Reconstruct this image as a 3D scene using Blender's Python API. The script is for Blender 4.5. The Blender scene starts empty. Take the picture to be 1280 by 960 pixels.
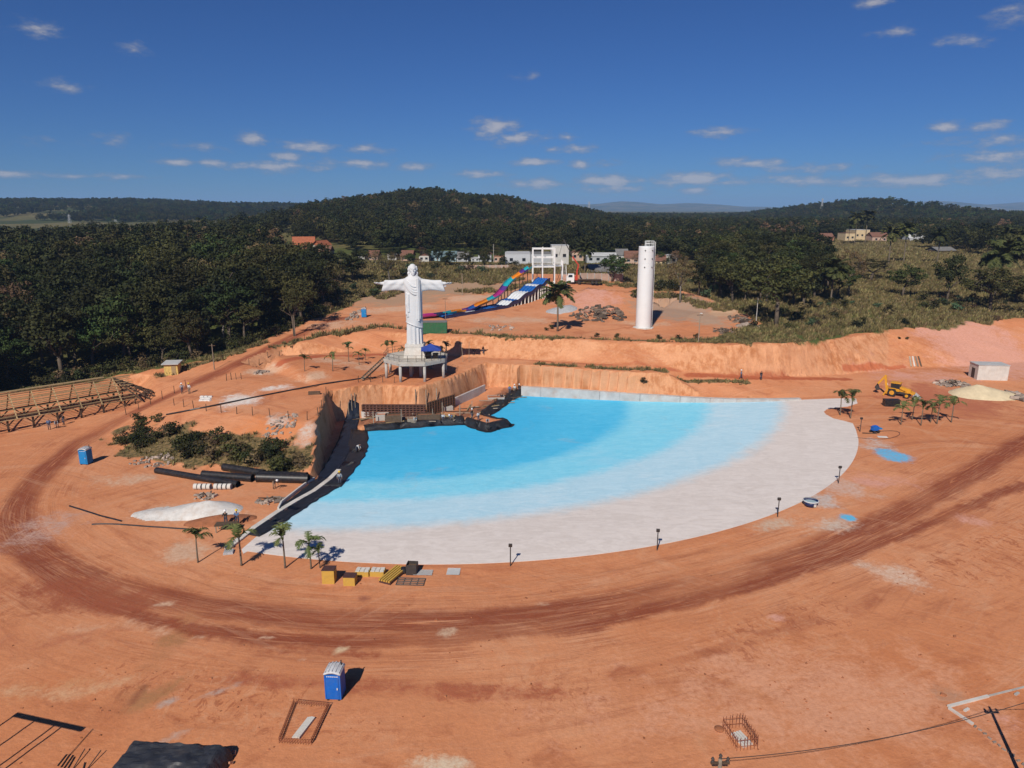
import bpy, bmesh, math, random
import numpy as np
from mathutils import Vector, Matrix, Euler, geometry
R = math.radians
rnd = random.Random(7)
scn = bpy.context.scene
COL = scn.collection

# ------------------------------------------------------------------ camera
CAM_H, PITCH, FPX = 34.0, R(13.8), 888.0
cam = bpy.data.objects.new('camera', bpy.data.cameras.new('camera'))
COL.objects.link(cam)
cam.location = (0, 0, CAM_H)
cam.rotation_euler = (R(90) - PITCH, 0, 0)
cam.data.sensor_width = 36
cam.data.lens = 36 * FPX / 1280
cam.data.clip_start = 1.0
cam.data.clip_end = 40000
scn.camera = cam

# ------------------------------------------------------------------ sun and sky
SUN_EL = R(41)
SHX, SHY = 0.326, 0.945                    # direction in which shadows fall on level ground
sl = bpy.data.lights.new('sun', 'SUN')
sl.energy = 4.9
sl.angle = R(0.53)
sl.color = (1.0, 0.94, 0.85)
sun = bpy.data.objects.new('sun', sl)
COL.objects.link(sun)
sun.rotation_euler = Vector((SHX * math.cos(SUN_EL), SHY * math.cos(SUN_EL), -math.sin(SUN_EL))).to_track_quat('-Z', 'Y').to_euler()
scn.view_settings.view_transform = 'Standard'
scn.view_settings.look = 'None'
scn.view_settings.gamma = 1
scn.view_settings.exposure = 0.0
scn.cycles.use_denoising = True
scn.cycles.use_adaptive_sampling = True
scn.cycles.adaptive_threshold = 0.02
scn.cycles.max_bounces = 5
scn.cycles.diffuse_bounces = 2
scn.cycles.glossy_bounces = 2
scn.cycles.transmission_bounces = 3
scn.cycles.transparent_max_bounces = 8
scn.cycles.volume_bounces = 1

def at(px, py, z=0.0):
    """the point of the place at height z that the photograph shows at pixel (px, py) of 1280 x 960"""
    a = (px - 640) / FPX; b = (py - 480) / FPX
    c, s = math.cos(PITCH), math.sin(PITCH)
    t = (CAM_H - z) / (s + b * c)
    return Vector((a * t, (c - b * s) * t, z))
def aty(px, py, y):
    """the same at a given distance y in front of the camera"""
    a = (px - 640) / FPX; b = (py - 480) / FPX
    c, s = math.cos(PITCH), math.sin(PITCH)
    t = y / (c - b * s)
    return Vector((a * t, y, CAM_H - t * (s + b * c)))

W = bpy.data.worlds.new('World'); scn.world = W; W.use_nodes = True
W.cycles.sampling_method = 'NONE'
wn = W.node_tree.nodes; wl = W.node_tree.links; wn.clear()
def N(nodes, typ, **kw):
    n = nodes.new(typ)
    for k, v in kw.items():
        if k.startswith('i_'): n.inputs[int(k[2:])].default_value = v
        else: setattr(n, k, v)
    return n
sky = N(wn, 'ShaderNodeTexSky', sky_type='NISHITA', sun_disc=False, sun_elevation=SUN_EL,
        sun_rotation=math.atan2(-SHX, -SHY), altitude=900, air_density=1.0, dust_density=0.0, ozone_density=4.5)
tc = N(wn, 'ShaderNodeTexCoord')
sep = N(wn, 'ShaderNodeSeparateXYZ'); wl.new(tc.outputs['Generated'], sep.inputs[0])
az = N(wn, 'ShaderNodeMath', operation='ARCTAN2'); wl.new(sep.outputs[0], az.inputs[0]); wl.new(sep.outputs[1], az.inputs[1])
el = N(wn, 'ShaderNodeMath', operation='ARCSINE'); wl.new(sep.outputs[2], el.inputs[0])
ae = N(wn, 'ShaderNodeCombineXYZ'); wl.new(az.outputs[0], ae.inputs[0]); wl.new(el.outputs[0], ae.inputs[1])
# small fair weather clouds: centre (as seen on the photograph), half width, half height, strength
CL = [(48,35,24,8,.8),(168,62,15,7,.8),(80,109,22,7,.75),(145,175,17,7,.8),(318,174,24,8,.9),(382,183,46,7,.9),(456,187,30,6,.75),
      (222,203,20,5,.85),(265,204,17,5,.85),(345,208,48,7,.85),(360,196,24,7,.8),(450,204,44,6,.75),(518,209,26,6,.7),(14,218,30,5,.7),(105,220,60,4,.55),
      (620,160,32,12,1.1),(640,172,44,9,.9),(682,173,15,6,.8),(710,171,12,5,.85),(725,186,30,5,.9),(690,187,20,5,.7),(666,203,30,5,.9),(725,204,12,6,.9),
      (600,217,36,6,.7),(672,230,46,8,.75),(762,226,44,8,1.0),(765,236,40,6,.75),(862,224,46,9,1.0),(868,238,20,5,.85),(910,229,26,5,.8),(896,165,36,6,.9),(669,94,10,6,.6),(640,95,14,4,.4),
      (940,204,44,7,.75),(1010,211,46,6,.65),(1000,226,60,8,.7),(1130,226,70,8,.9),(1188,159,24,7,.95),(1230,157,30,6,.75),(1212,49,30,7,.7),(1118,38,20,7,.7),(1270,18,22,12,.8),
      (1095,2,28,5,.7),(1240,176,50,8,.75),(1250,194,50,8,.7),(1245,218,40,10,.7),(760,206,18,5,.5),(60,176,40,5,.4),(250,184,34,6,.4)]
cr = random.Random(3)
for k in range(26):     # the same weather all round, outside the frame too
    while True:
        A = cr.uniform(-180, 180)
        if abs(A) > 40: break
    CL.append((None, (R(A), R(cr.choice([2, 3, 4, 5, 6, 8, 11, 14]) + cr.uniform(-.5, .5))), cr.uniform(15, 50), cr.uniform(5, 9), cr.uniform(.5, 1)))
wob = N(wn, 'ShaderNodeTexNoise', noise_dimensions='3D', i_2=34.0, i_3=5.0, i_4=0.62)
mp = N(wn, 'ShaderNodeVectorMath', operation='MULTIPLY'); mp.inputs[1].default_value = (1, 2.5, 1)
wl.new(ae.outputs[0], mp.inputs[0]); wl.new(mp.outputs[0], wob.inputs[0])
field = None; lit = None
for (x, y, rx, ry, st) in CL:
    if x is not None and y > 190: st *= 1.3; rx *= 1.15
    if x is None: ca, ce = y
    else:
        v = at(x, y, 34.0 - 1) if False else None
        a = (x - 640) / FPX; b = (y - 480) / FPX
        d = Vector((a, math.cos(PITCH) - b * math.sin(PITCH), -(math.sin(PITCH) + b * math.cos(PITCH)))).normalized()
        ca, ce = math.atan2(d.x, d.y), math.asin(d.z)
    s1 = N(wn, 'ShaderNodeVectorMath', operation='MULTIPLY_ADD')
    ix, iy = FPX / (rx * 1.25), FPX / (ry * 1.35)
    wl.new(ae.outputs[0], s1.inputs[0]); s1.inputs[1].default_value = (ix, iy, 0); s1.inputs[2].default_value = (-ca * ix, -ce * iy, 0)
    ln = N(wn, 'ShaderNodeVectorMath', operation='LENGTH'); wl.new(s1.outputs[0], ln.inputs[0])
    m = N(wn, 'ShaderNodeMath', operation='MULTIPLY_ADD'); wl.new(ln.outputs['Value'], m.inputs[0]); m.inputs[1].default_value = -st * 1.15; m.inputs[2].default_value = st * 1.15
    if field is None: field = m
    else:
        mx = N(wn, 'ShaderNodeMath', operation='MAXIMUM'); wl.new(field.outputs[0], mx.inputs[0]); wl.new(m.outputs[0], mx.inputs[1]); field = mx
add = N(wn, 'ShaderNodeMath', operation='MULTIPLY_ADD'); wl.new(wob.outputs[0], add.inputs[0]); add.inputs[1].default_value = 2.3; wl.new(field.outputs[0], add.inputs[2])
dens = N(wn, 'ShaderNodeMapRange', interpolation_type='SMOOTHSTEP'); wl.new(add.outputs[0], dens.inputs[0])
dens.inputs[1].default_value = 1.2; dens.inputs[2].default_value = 2.25; dens.inputs[3].default_value = 0; dens.inputs[4].default_value = 0.74
ccol = N(wn, 'ShaderNodeMapRange', interpolation_type='SMOOTHSTEP'); wl.new(add.outputs[0], ccol.inputs[0])
ccol.inputs[1].default_value = 1.45; ccol.inputs[2].default_value = 2.5
cmix = N(wn, 'ShaderNodeMix', data_type='RGBA'); wl.new(ccol.outputs[0], cmix.inputs[0])
cmix.inputs[6].default_value = (3.6, 4.2, 5.6, 1); cmix.inputs[7].default_value = (9.0, 8.5, 8.4, 1)
skyt = N(wn, 'ShaderNodeMix', data_type='RGBA', blend_type='MULTIPLY'); skyt.inputs[0].default_value = 1.0
wl.new(sky.outputs[0], skyt.inputs[6]); skyt.inputs[7].default_value = (.30, .56, 1.0, 1)
smix = N(wn, 'ShaderNodeMix', data_type='RGBA'); wl.new(dens.outputs[0], smix.inputs[0]); wl.new(skyt.outputs[2], smix.inputs[6]); wl.new(cmix.outputs[2], smix.inputs[7])
bg = N(wn, 'ShaderNodeBackground'); bg.inputs[1].default_value = 0.056
wl.new(smix.outputs[2], bg.inputs[0])
wo = N(wn, 'ShaderNodeOutputWorld'); wl.new(bg.outputs[0], wo.inputs[0])

# ------------------------------------------------------------------ helpers: materials
MAT = {}
def new_mat(name):
    m = bpy.data.materials.new(name); m.use_nodes = True
    b = m.node_tree.nodes['Principled BSDF']
    MAT[name] = m
    return m, m.node_tree.nodes, m.node_tree.links, b
def pm(name, col, rough=0.8, var=0.18, scale=1.5, bump=0.0, bscale=8.0, metal=0.0, spec=0.3, dirt=None, island=0.0):
    """plain procedural material: base colour broken up by two noises, optional dirt colour, optional per-object/per-island value shift"""
    m, n, l, b = new_mat(name)
    t = N(n, 'ShaderNodeTexCoord')
    nz = N(n, 'ShaderNodeTexNoise', i_2=scale, i_3=6.0, i_4=0.62); l.new(t.outputs['Object'], nz.inputs[0])
    mr = N(n, 'ShaderNodeMapRange'); l.new(nz.outputs[0], mr.inputs[0])
    mr.inputs[1].default_value = .25; mr.inputs[2].default_value = .75; mr.inputs[3].default_value = 1 - var; mr.inputs[4].default_value = 1 + var
    val = mr.outputs[0]
    if island:
        g = N(n, 'ShaderNodeNewGeometry'); oi = N(n, 'ShaderNodeObjectInfo')
        ad = N(n, 'ShaderNodeMath', operation='ADD'); l.new(g.outputs['Random Per Island'], ad.inputs[0]); l.new(oi.outputs['Random'], ad.inputs[1])
        fr = N(n, 'ShaderNodeMath', operation='FRACT'); l.new(ad.outputs[0], fr.inputs[0])
        m2 = N(n, 'ShaderNodeMapRange'); l.new(fr.outputs[0], m2.inputs[0]); m2.inputs[3].default_value = 1 - island; m2.inputs[4].default_value = 1 + island
        mu = N(n, 'ShaderNodeMath', operation='MULTIPLY'); l.new(val, mu.inputs[0]); l.new(m2.outputs[0], mu.inputs[1]); val = mu.outputs[0]
    vm = N(n, 'ShaderNodeVectorMath', operation='SCALE'); vm.inputs[0].default_value = col[:3]; l.new(val, vm.inputs['Scale'])
    out = vm.outputs[0]
    if dirt:
        nd = N(n, 'ShaderNodeTexNoise', i_2=scale * .7, i_3=8.0, i_4=0.7); l.new(t.outputs['Object'], nd.inputs[0])
        md = N(n, 'ShaderNodeMapRange', interpolation_type='SMOOTHSTEP'); l.new(nd.outputs[0], md.inputs[0])
        md.inputs[1].default_value = .45; md.inputs[2].default_value = .75; md.inputs[4].default_value = dirt[3]
        mx = N(n, 'ShaderNodeMix', data_type='RGBA'); l.new(md.outputs[0], mx.inputs[0]); l.new(out, mx.inputs[6]); mx.inputs[7].default_value = (*dirt[:3], 1)
        out = mx.outputs[2]
    l.new(out, b.inputs['Base Color'])
    b.inputs['Roughness'].default_value = rough; b.inputs['Metallic'].default_value = metal; b.inputs['Specular IOR Level'].default_value = spec
    if bump:
        nb = N(n, 'ShaderNodeTexNoise', i_2=bscale, i_3=6.0, i_4=0.65); l.new(t.outputs['Object'], nb.inputs[0])
        bp = N(n, 'ShaderNodeBump'); bp.inputs[0].default_value = bump; bp.inputs[1].default_value = 0.15; l.new(nb.outputs[0], bp.inputs['Height']); l.new(bp.outputs[0], b.inputs['Normal'])
    return m

# ------------------------------------------------------------------ helpers: meshes
class MB:
    def __init__(s): s.v = []; s.f = []; s.m = []; s.mi = 0
    def add(s, vs, fs):
        o = len(s.v); s.v += [tuple(v) for v in vs]; s.f += [tuple(i + o for i in f) for f in fs]; s.m += [s.mi] * len(fs); return s
    def box(s, c, d, rz=0.0, M=None, taper=1.0):
        x, y, z = d[0] / 2, d[1] / 2, d[2] / 2; t = taper
        vs = [Vector(p) for p in ((-x,-y,-z),(x,-y,-z),(x,y,-z),(-x,y,-z),(-x*t,-y*t,z),(x*t,-y*t,z),(x*t,y*t,z),(-x*t,y*t,z))]
        rm = M if M is not None else Matrix.Rotation(rz, 3, 'Z')
        return s.add([rm @ v + Vector(c) for v in vs], [(3,2,1,0),(4,5,6,7),(0,1,5,4),(1,2,6,5),(2,3,7,6),(3,0,4,7)])
    def bar(s, p, q, w, h=None):
        """rectangular bar from p to q"""
        p, q = Vector(p), Vector(q); h = h or w
        d = (q - p); L = d.length
        if L < 1e-6: return s
        rm = d.to_track_quat('Y', 'Z').to_matrix()
        return s.box((p + q) / 2, (w, L, h), M=rm)
    def tube(s, pts, rad, n=8, cap=True):
        pts = [Vector(p) for p in pts]
        if not hasattr(rad, '__len__'): rad = [rad] * len(pts)
        vs, fs = [], []
        for i, p in enumerate(pts):
            d = (pts[min(i + 1, len(pts) - 1)] - pts[max(i - 1, 0)])
            rm = d.to_track_quat('Z', 'Y').to_matrix()
            for k in range(n):
                a = 2 * math.pi * k / n
                vs.append(p + rm @ Vector((math.cos(a) * rad[i], math.sin(a) * rad[i], 0)))
        for i in range(len(pts) - 1):
            for k in range(n):
                fs.append((i*n+k, i*n+(k+1)%n, (i+1)*n+(k+1)%n, (i+1)*n+k))
        if cap: fs += [tuple(range(n - 1, -1, -1)), tuple(range((len(pts)-1)*n, len(pts)*n))]
        return s.add(vs, fs)
    def lathe(s, prof, n=24, c=(0, 0, 0), cap=True):
        vs, fs = [], []
        for (r, z) in prof:
            for k in range(n):
                a = 2 * math.pi * k / n; vs.append((c[0] + r * math.cos(a), c[1] + r * math.sin(a), c[2] + z))
        for i in range(len(prof) - 1):
            for k in range(n): fs.append((i*n+k, i*n+(k+1)%n, (i+1)*n+(k+1)%n, (i+1)*n+k))
        if cap: fs += [tuple(range(n - 1, -1, -1)), tuple(range((len(prof)-1)*n, len(prof)*n))]
        return s.add(vs, fs)
    def prism(s, poly, z0, z1):
        n = len(poly)
        vs = [(p[0], p[1], z0) for p in poly] + [(p[0], p[1], z1) for p in poly]
        return s.add(vs, [tuple(range(n - 1, -1, -1)), tuple(range(n, 2 * n))] + [(i, (i+1) % n, n + (i+1) % n, n + i) for i in range(n)])
    def sheet(s, rows, thick=0.0):
        """grid of points (rows of equal length); with thick a closed slab"""
        nr, nc = len(rows), len(rows[0]); vs = [Vector(p) for r in rows for p in r]
        fs = [(i*nc+j, i*nc+j+1, (i+1)*nc+j+1, (i+1)*nc+j) for i in range(nr - 1) for j in range(nc - 1)]
        if thick:
            o = len(vs); vs += [v - Vector((0, 0, thick)) for v in vs]
            fs += [tuple(i + o for i in f[::-1]) for f in fs]
            ring = [(0, j) for j in range(nc)] + [(i, nc-1) for i in range(1, nr)] + [(nr-1, j) for j in range(nc-2, -1, -1)] + [(i, 0) for i in range(nr-2, 0, -1)]
            ids = [i*nc+j for i, j in ring]
            fs += [(ids[(k+1) % len(ids)], ids[k], ids[k] + o, ids[(k+1) % len(ids)] + o) for k in range(len(ids))]
        return s.add(vs, fs)
    def mesh(s, name, mats, smooth=False):
        me = bpy.data.meshes.new(name); me.from_pydata(s.v, [], s.f)
        mats = mats if isinstance(mats, (list, tuple)) else [mats]
        for m in mats: me.materials.append(MAT[m] if isinstance(m, str) else m)
        if len(mats) > 1: me.polygons.foreach_set('material_index', s.m)
        if smooth: me.polygons.foreach_set('use_smooth', [True] * len(me.polygons))
        me.update()
        return me
    def build(s, name, mats, parent=None, smooth=False, loc=None, rz=0.0):
        return link(name, s.mesh(name, mats, smooth), parent, loc, rz)
def link(name, me, parent=None, loc=None, rz=0.0):
    o = bpy.data.objects.new(name, me); COL.objects.link(o)
    if parent is not None: o.parent = parent
    if loc is not None: o.location = loc
    o.rotation_euler[2] = rz
    return o
def tag(o, label=None, cat=None, group=None, kind=None):
    if label: o['label'] = label
    if cat: o['category'] = cat
    if group: o['group'] = group
    if kind: o['kind'] = kind
    return o
def thing(name, label, cat, loc=(0, 0, 0), rz=0.0, group=None):
    o = bpy.data.objects.new(name, None); COL.objects.link(o); o.empty_display_size = .3
    o.location = loc; o.rotation_euler[2] = rz
    return tag(o, label, cat, group)
def kids(o): return [c for c in COL.objects if c.parent == o]
CH = {}
def copy_tree(o, loc, rz=0.0, label=None, scale=None, parent=None):
    if o not in CH: CH[o] = kids(o)
    c = o.copy(); COL.objects.link(c); c.parent = parent
    if loc is not None: c.location = loc; c.rotation_euler[2] = rz
    if scale is not None: c.scale = scale if hasattr(scale, '__len__') else (scale,) * 3
    if label: c['label'] = label
    for k in CH[o]: copy_tree(k, None, parent=c)
    return c
# ------------------------------------------------------------------ terrain
PC, PR = Vector((-8.0, 130.35)), 66.6            # the pool's outer shore is an arc of this circle
def pool_z(x, y):
    d = np.clip((PR - np.hypot(np.asarray(x) - PC.x, np.asarray(y) - PC.y) - 4) / 44, 0, 1)
    d = d * np.clip((62 - np.asarray(x)) / 34, 0, 1)
    return 0.05 - 1.55 * d
def on_pool(px, py):
    z = 0.0
    for _ in range(12):
        p = at(px, py, z); z = float(pool_z(p.x, p.y))
    return Vector((p.x, p.y, z))
ARC = []
for k in range(61):
    a = R(-106.6 + (-24.2 + 106.6) * k / 60); ARC.append(Vector((PC.x + PR * math.cos(a), PC.y + PR * math.sin(a), .05)))
POOL = [on_pool(*p) for p in ((302,686.5),(304,692))] + ARC + [on_pool(*p) for p in (
    (1070,537.5),(1066,529),(1055,526),(1042,523),(1032.5,518),(1029.7,514.6),(1033.4,511.6),(1044,509.5),(1060,508),(1072,504),(1070,498.2),(1044,498),
    (1000,499.7),(960,501),(920,502),(887,502.4),(850,502.2),(800,501),(750,499),(700,496.5),(652,494),
    (640,499.5),(622,512.5),(604,523.5),(618,528),(641,532),(622,536.5),(609.7,540),(596,536),(580,530.5),(540,532.5),(500,536),(456,539),
    (455,564),(445,580),(420,609),(395,624),(375,637.5),(352,652.5),(320,671))]
POOL2 = [(p.x, p.y) for p in POOL]

def seg_dist(X, Y, poly, closed=True):
    """distance to a polyline, arc length of the nearest point, signed side"""
    best = np.full(X.shape, 1e9); arc = np.zeros(X.shape); side = np.zeros(X.shape)
    s = 0.0; n = len(poly)
    for i in range(n if closed else n - 1):
        ax, ay = poly[i][0], poly[i][1]; bx, by = poly[(i + 1) % n][0], poly[(i + 1) % n][1]
        dx, dy = bx - ax, by - ay; L2 = dx * dx + dy * dy + 1e-12; L = math.sqrt(L2)
        t = np.clip(((X - ax) * dx + (Y - ay) * dy) / L2, 0, 1)
        d = np.hypot(X - ax - t * dx, Y - ay - t * dy)
        m = d < best
        best = np.where(m, d, best); arc = np.where(m, s + t * L, arc)
        side = np.where(m, np.sign(dx * (Y - ay) - dy * (X - ax)), side)
        s += L
    return best, arc, side
def inside(X, Y, poly):
    r = np.zeros(X.shape, bool); n = len(poly)
    for i in range(n):
        ax, ay = poly[i][0], poly[i][1]; bx, by = poly[(i + 1) % n][0], poly[(i + 1) % n][1]
        if ay == by: continue
        c = ((ay > Y) != (by > Y)) & (X < (bx - ax) * (Y - ay) / (by - ay) + ax)
        r ^= c
    return r
def vnoise(X, Y, scale, seed=0, octv=4):
    """smooth value noise in -1..1"""
    out = np.zeros(np.shape(X)); amp = 1.0; tot = 0
    for o in range(octv):
        g = np.random.RandomState(seed * 17 + o).uniform(-1, 1, (256, 256))
        u = np.asarray(X) / scale * 2 ** o + 91.3; v = np.asarray(Y) / scale * 2 ** o + 37.7
        i = np.floor(u).astype(int); j = np.floor(v).astype(int); fu = u - i; fv = v - j
        fu = fu * fu * (3 - 2 * fu); fv = fv * fv * (3 - 2 * fv); i %= 256; j %= 256; i2 = (i + 1) % 256; j2 = (j + 1) % 256
        out += amp * ((g[i, j] * (1 - fu) + g[i2, j] * fu) * (1 - fv) + (g[i, j2] * (1 - fu) + g[i2, j2] * fu) * fv)
        tot += amp; amp *= .5
    return out / tot
def sm(a, b, x):
    t = np.clip((np.asarray(x, float) - a) / (b - a), 0, 1); return t * t * (3 - 2 * t)
HORZ = 262.0
def far(x, y):
    x = np.asarray(x, float); y = np.asarray(y, float)
    z = 14.0 * sm(70, 260, y) * 1.0
    z = z + sm(250, 1600, y) * 3.0
    z = z + vnoise(x, y, 260, 3) * 3.0 * sm(240, 600, y) + vnoise(x, y, 1400, 5) * 14 * sm(900, 3000, y)
    def hill(px, top, D, wpx, dp, tree=9.0, p=1.0):
        X0 = (px - 640) / FPX * D * 1.02; h = CAM_H + (HORZ - top) / FPX * D - tree; wx = wpx / FPX * D
        return (h, X0, D, wx, dp)
    for (px, top, D, wpx, dp, tr) in ((540,237,760,95,260,9),(475,248,820,60,240,9),(620,246,800,62,240,9),(690,256,900,60,240,9),
                                      (1062,247,1150,62,260,9),(1120,263,1250,60,260,9),(1000,258,1200,40,220,9),
                                      (70,251,1500,150,330,8),(190,250,1500,150,330,8),(330,255,1450,160,330,8),(-120,250,1500,150,330,8),(-400,250,1600,250,400,8)):
        h, X0, D_, wx, dp = hill(px, top, D, wpx, dp, tr)
        g = np.exp(-((x - X0) / wx) ** 2 - ((y - D_) / dp) ** 2)
        z = z + np.maximum(h - z, 0) * g + vnoise(x, y, 120, 9) * 2.5 * g
    for (px, top, D, wpx, dp) in ((770,252,9000,55,1200),(850,253.5,9500,60,1200),(720,256,9200,40,1200),(920,259,9800,70,1200),(1145,250.5,9000,14,700),(1160,254,9200,50,1200),(1250,256,9500,45,1200),(1330,250,9500,80,1200),
                                  (5,246,3800,22,600),(60,251,5000,60,900),(-120,246,6000,120,900),(1700,252,9000,200,1500),(-700,250,9000,300,1500),(420,258,9500,300,1200)):
        X0 = (px - 640) / FPX * D * 1.02; h = CAM_H + (HORZ - top) / FPX * D; wx = wpx / FPX * D
        g = np.exp(-((x - X0) / wx) ** 2 - ((y - D) / dp) ** 2)
        z = z + np.maximum(h - z, 0) * g + vnoise(x, y, 900, 11) * 14 * g
    return z
# break lines of the building site: pixel, pixel, height
BL = [
 [(-60,990,0),(300,990,0),(640,990,0),(1000,990,0),(1400,990,0)],
 [(-260,720,0),(0,660,0),(60,600,0),(110,575,0),(170,572,0)],
 # bank with shrubs: toe, then the edge of the plateau
 [(130,545,.2),(150,560,0),(180,576,0),(220,584,0),(300,590,0),(350,594,0),(388,600,-.1)],
 [(160,523,.9),(190,510,2.2),(215,505,3.0),(250,512,3.6),(320,519,4.0),(397,529,4.0)],
 # cliff down to the lined channel (toes follow below)
 [(388,600,-.1),(393,583,.9),(396,560,2.2),(397,529,4.0),(405,508,4.2),(412,488,4.4)],
 # cut in front of the statue and behind the pool
 [(412,488,4.4),(480,480,4.4),(524,483.5,4.4),(560,474.5,4.4),(585,463,4.4),(605,455,4.4),(640,456.5,4.4),(680,458.5,4.4),(724,461,4.3),(783,465,4.2),(835,467,3.9)],
 [(607.5,487,.2),(640,483.3,.3),(700,487,.3),(762,490,.3),(820,492.8,.3),(880,494.8,.3),(940,496.3,.3),(1000,497.2,.15),(1045,496.5,.05),(1075,495.5,0)],
 [(835,467,3.9),(850,473,2.4),(900,476,2.1),(960,480,1.4),(1010,484,.6),(1060,488,.1)],
 # toe and edge of the upper bank
 [(330,462,4.4),(380,443,4.7),(440,440,4.7),(520,442,4.6),(580,446,4.5),(640,448,4.5),(720,452.5,4.4),(800,459,4.2),(850,463.5,3.3),(900,468,2.7),(960,471,1.9),(1010,470.5,1.2),(1060,467,.7),(1110,462,.5),(1160,459.5,.4),(1220,457,.4),(1290,452,.4),(1400,446,.4)],
 [(345,446,6.2),(380,427,7.2),(420,417,7.8),(470,414,8.0),(520,416,8.1),(560,420,8.1),(620,421.5,8.1),(700,424,8.1),(790,427.5,8.0),(860,430,8.0),(930,431.5,7.9),(980,430,7.7),(1040,425,7.1),(1110,414,6.9),(1180,405,6.9),(1240,401,6.9),(1300,400,6.9),(1420,400,7.0)],
 # road and yard on the left
 [(-200,600,0),(0,565,0),(100,540,.2),(150,522,.6),(200,497,1.8),(250,475,3.6),(300,452,5.2),(350,430,6.7),(400,408,8.0),(450,392,8.7),(520,370,9.8)],
 [(230,498,3.4),(300,470,4.4),(330,462,4.4)],
 [(-200,560,0),(0,545,0),(90,524,.2),(140,508,.6),(165,500,.8)],
 [(165,500,.8),(176,492,1.0),(170,484,1.0),(120,488,.8),(40,500,.6),(-60,512,.6)],
 [(196,478,2.9),(192,468,3.2),(165,469,3.2),(100,478,3.0),(0,490,2.8),(-80,502,2.6)],
 [(214,470,3.1),(280,445,5.2),(340,422,7.0),(380,402,8.3),(420,385,9.3)],
 # upper level: slide yard, silo yard, rise to the truck
 [(470,402,8.5),(545,402,8.7),(640,395,8.8),(700,395,8.8),(760,400,8.6),(806,410,8.3),(860,414,8.2)],
 [(540,388,9.2),(600,382,9.4),(650,374,9.9),(700,370,10.5),(780,378,9.7),(830,385,9.5),(890,392,9.2)],
 [(560,366,10.3),(620,356,11.6),(655,352,12.8),(690,356,13.3),(740,360,13.2),(790,366,12.6),(850,372,11.6)],
 [(1000,414,8.0),(1100,398,8.0),(1200,388,8.2),(1300,383,8.4)],
 [(900,402,8.9),(940,392,9.4),(1000,385,9.8)],
]
tin_v, tin_e = [], []
for ln in BL:
    o = len(tin_v)
    tin_v += [at(*p) for p in ln]; tin_e += [(o + i, o + i + 1) for i in range(len(ln) - 1)]
def toe(tops, offs):
    o = len(tin_v)
    for p, (dx, dy, z) in zip(tops, offs):
        q = at(*p); tin_v.append(Vector((q.x + dx, q.y + dy, z)))
    tin_e.extend((o + i, o + i + 1) for i in range(len(tops) - 1))
toe([(388,600,-.1),(393,583,.9),(396,560,2.2),(397,529,4.0),(405,508,4.2),(412,488,4.4)], [(.35,-.3,-.3),(.4,0,-.7),(.4,0,-.9),(.4,0,-1.0),(.4,0,-1.0),(.7,-.5,-.9)])
toe([(480,480,4.4),(524,483.5,4.4),(560,474.5,4.4),(585,463,4.4),(603,455.5,4.4)], [(0,-1.2,-.5),(.1,-1.2,-.5),(.9,-.9,-.4),(1.1,-.5,-.2),(1.2,-.9,.1)])
# pit floor, pool bottom and outside anchors
for p in ((470,528,-.6),(540,525,-.6),(590,515,-.5),(620,503,-.2),(645,491,.1),(450,532,-.8),(437,562,-1.1),(409,603,-.6),(380,618,-.2),(340,645,0),(290,680,0),(250,660,0),(60,760,0),(640,760,0),(1100,700,0),(1280,600,0),(1150,540,0),(1100,500,0),(1200,490,.1),(1280,490,.1)):
    tin_v.append(at(*p))
for a in range(0, 360, 6):
    x, y = 8 + 205 * math.cos(R(a)), 122 + 160 * math.sin(R(a))
    tin_v.append(Vector((x, y, float(far(x, y)))))
for (x, y) in ((-60, 20), (0, 10), (60, 20), (120, 60), (-120, 60), (140, 100), (-140, 100)): tin_v.append(Vector((x, y, 0)))
cv, ce, cf, *_ = geometry.delaunay_2d_cdt([Vector((v.x, v.y)) for v in tin_v], tin_e, [], 0, 1e-4, True)
orig = _[0]
cz = [float(np.mean([tin_v[i].z for i in ol])) if ol else 0.0 for ol in orig]
def lin(a, b, st): return list(np.arange(a, b, st))
def grow(a, st, end, f):
    out = []; x = a
    while x < end: x += st; st *= f; out.append(x)
    return out
xs = [-v for v in grow(104, .8, 11000, 1.13)][::-1] + lin(-104, 134, .55) + grow(134, .8, 11000, 1.13)
ys = [-v for v in grow(-22, 2, 400, 1.3)][::-1] + lin(22, 176, .5) + lin(176, 240, .9) + grow(240, 1.1, 16000, 1.055)
xs, ys = np.array(xs), np.array(ys)
GX, GY = np.meshgrid(xs, ys)                     # rows along y
FAR = far(GX, GY)
GZ = np.full(GX.shape, np.nan)
for f in cf:
    for k in range(1, len(f) - 1):
        ia, ib, ic = f[0], f[k], f[k + 1]
        a, b, c = cv[ia], cv[ib], cv[ic]
        x0, x1 = min(a.x, b.x, c.x), max(a.x, b.x, c.x); y0, y1 = min(a.y, b.y, c.y), max(a.y, b.y, c.y)
        i0, i1 = np.searchsorted(xs, x0 - 1e-6), np.searchsorted(xs, x1 + 1e-6); j0, j1 = np.searchsorted(ys, y0 - 1e-6), np.searchsorted(ys, y1 + 1e-6)
        if i0 >= i1 or j0 >= j1: continue
        X, Y = GX[j0:j1, i0:i1], GY[j0:j1, i0:i1]
        det = (b.y - c.y) * (a.x - c.x) + (c.x - b.x) * (a.y - c.y)
        if abs(det) < 1e-9: continue
        w0 = ((b.y - c.y) * (X - c.x) + (c.x - b.x) * (Y - c.y)) / det
        w1 = ((c.y - a.y) * (X - c.x) + (a.x - c.x) * (Y - c.y)) / det
        w2 = 1 - w0 - w1
        m = (w0 >= -1e-6) & (w1 >= -1e-6) & (w2 >= -1e-6)
        z = w0 * cz[ia] + w1 * cz[ib] + w2 * cz[ic]
        sub = GZ[j0:j1, i0:i1]; sub[m] = z[m]
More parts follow.
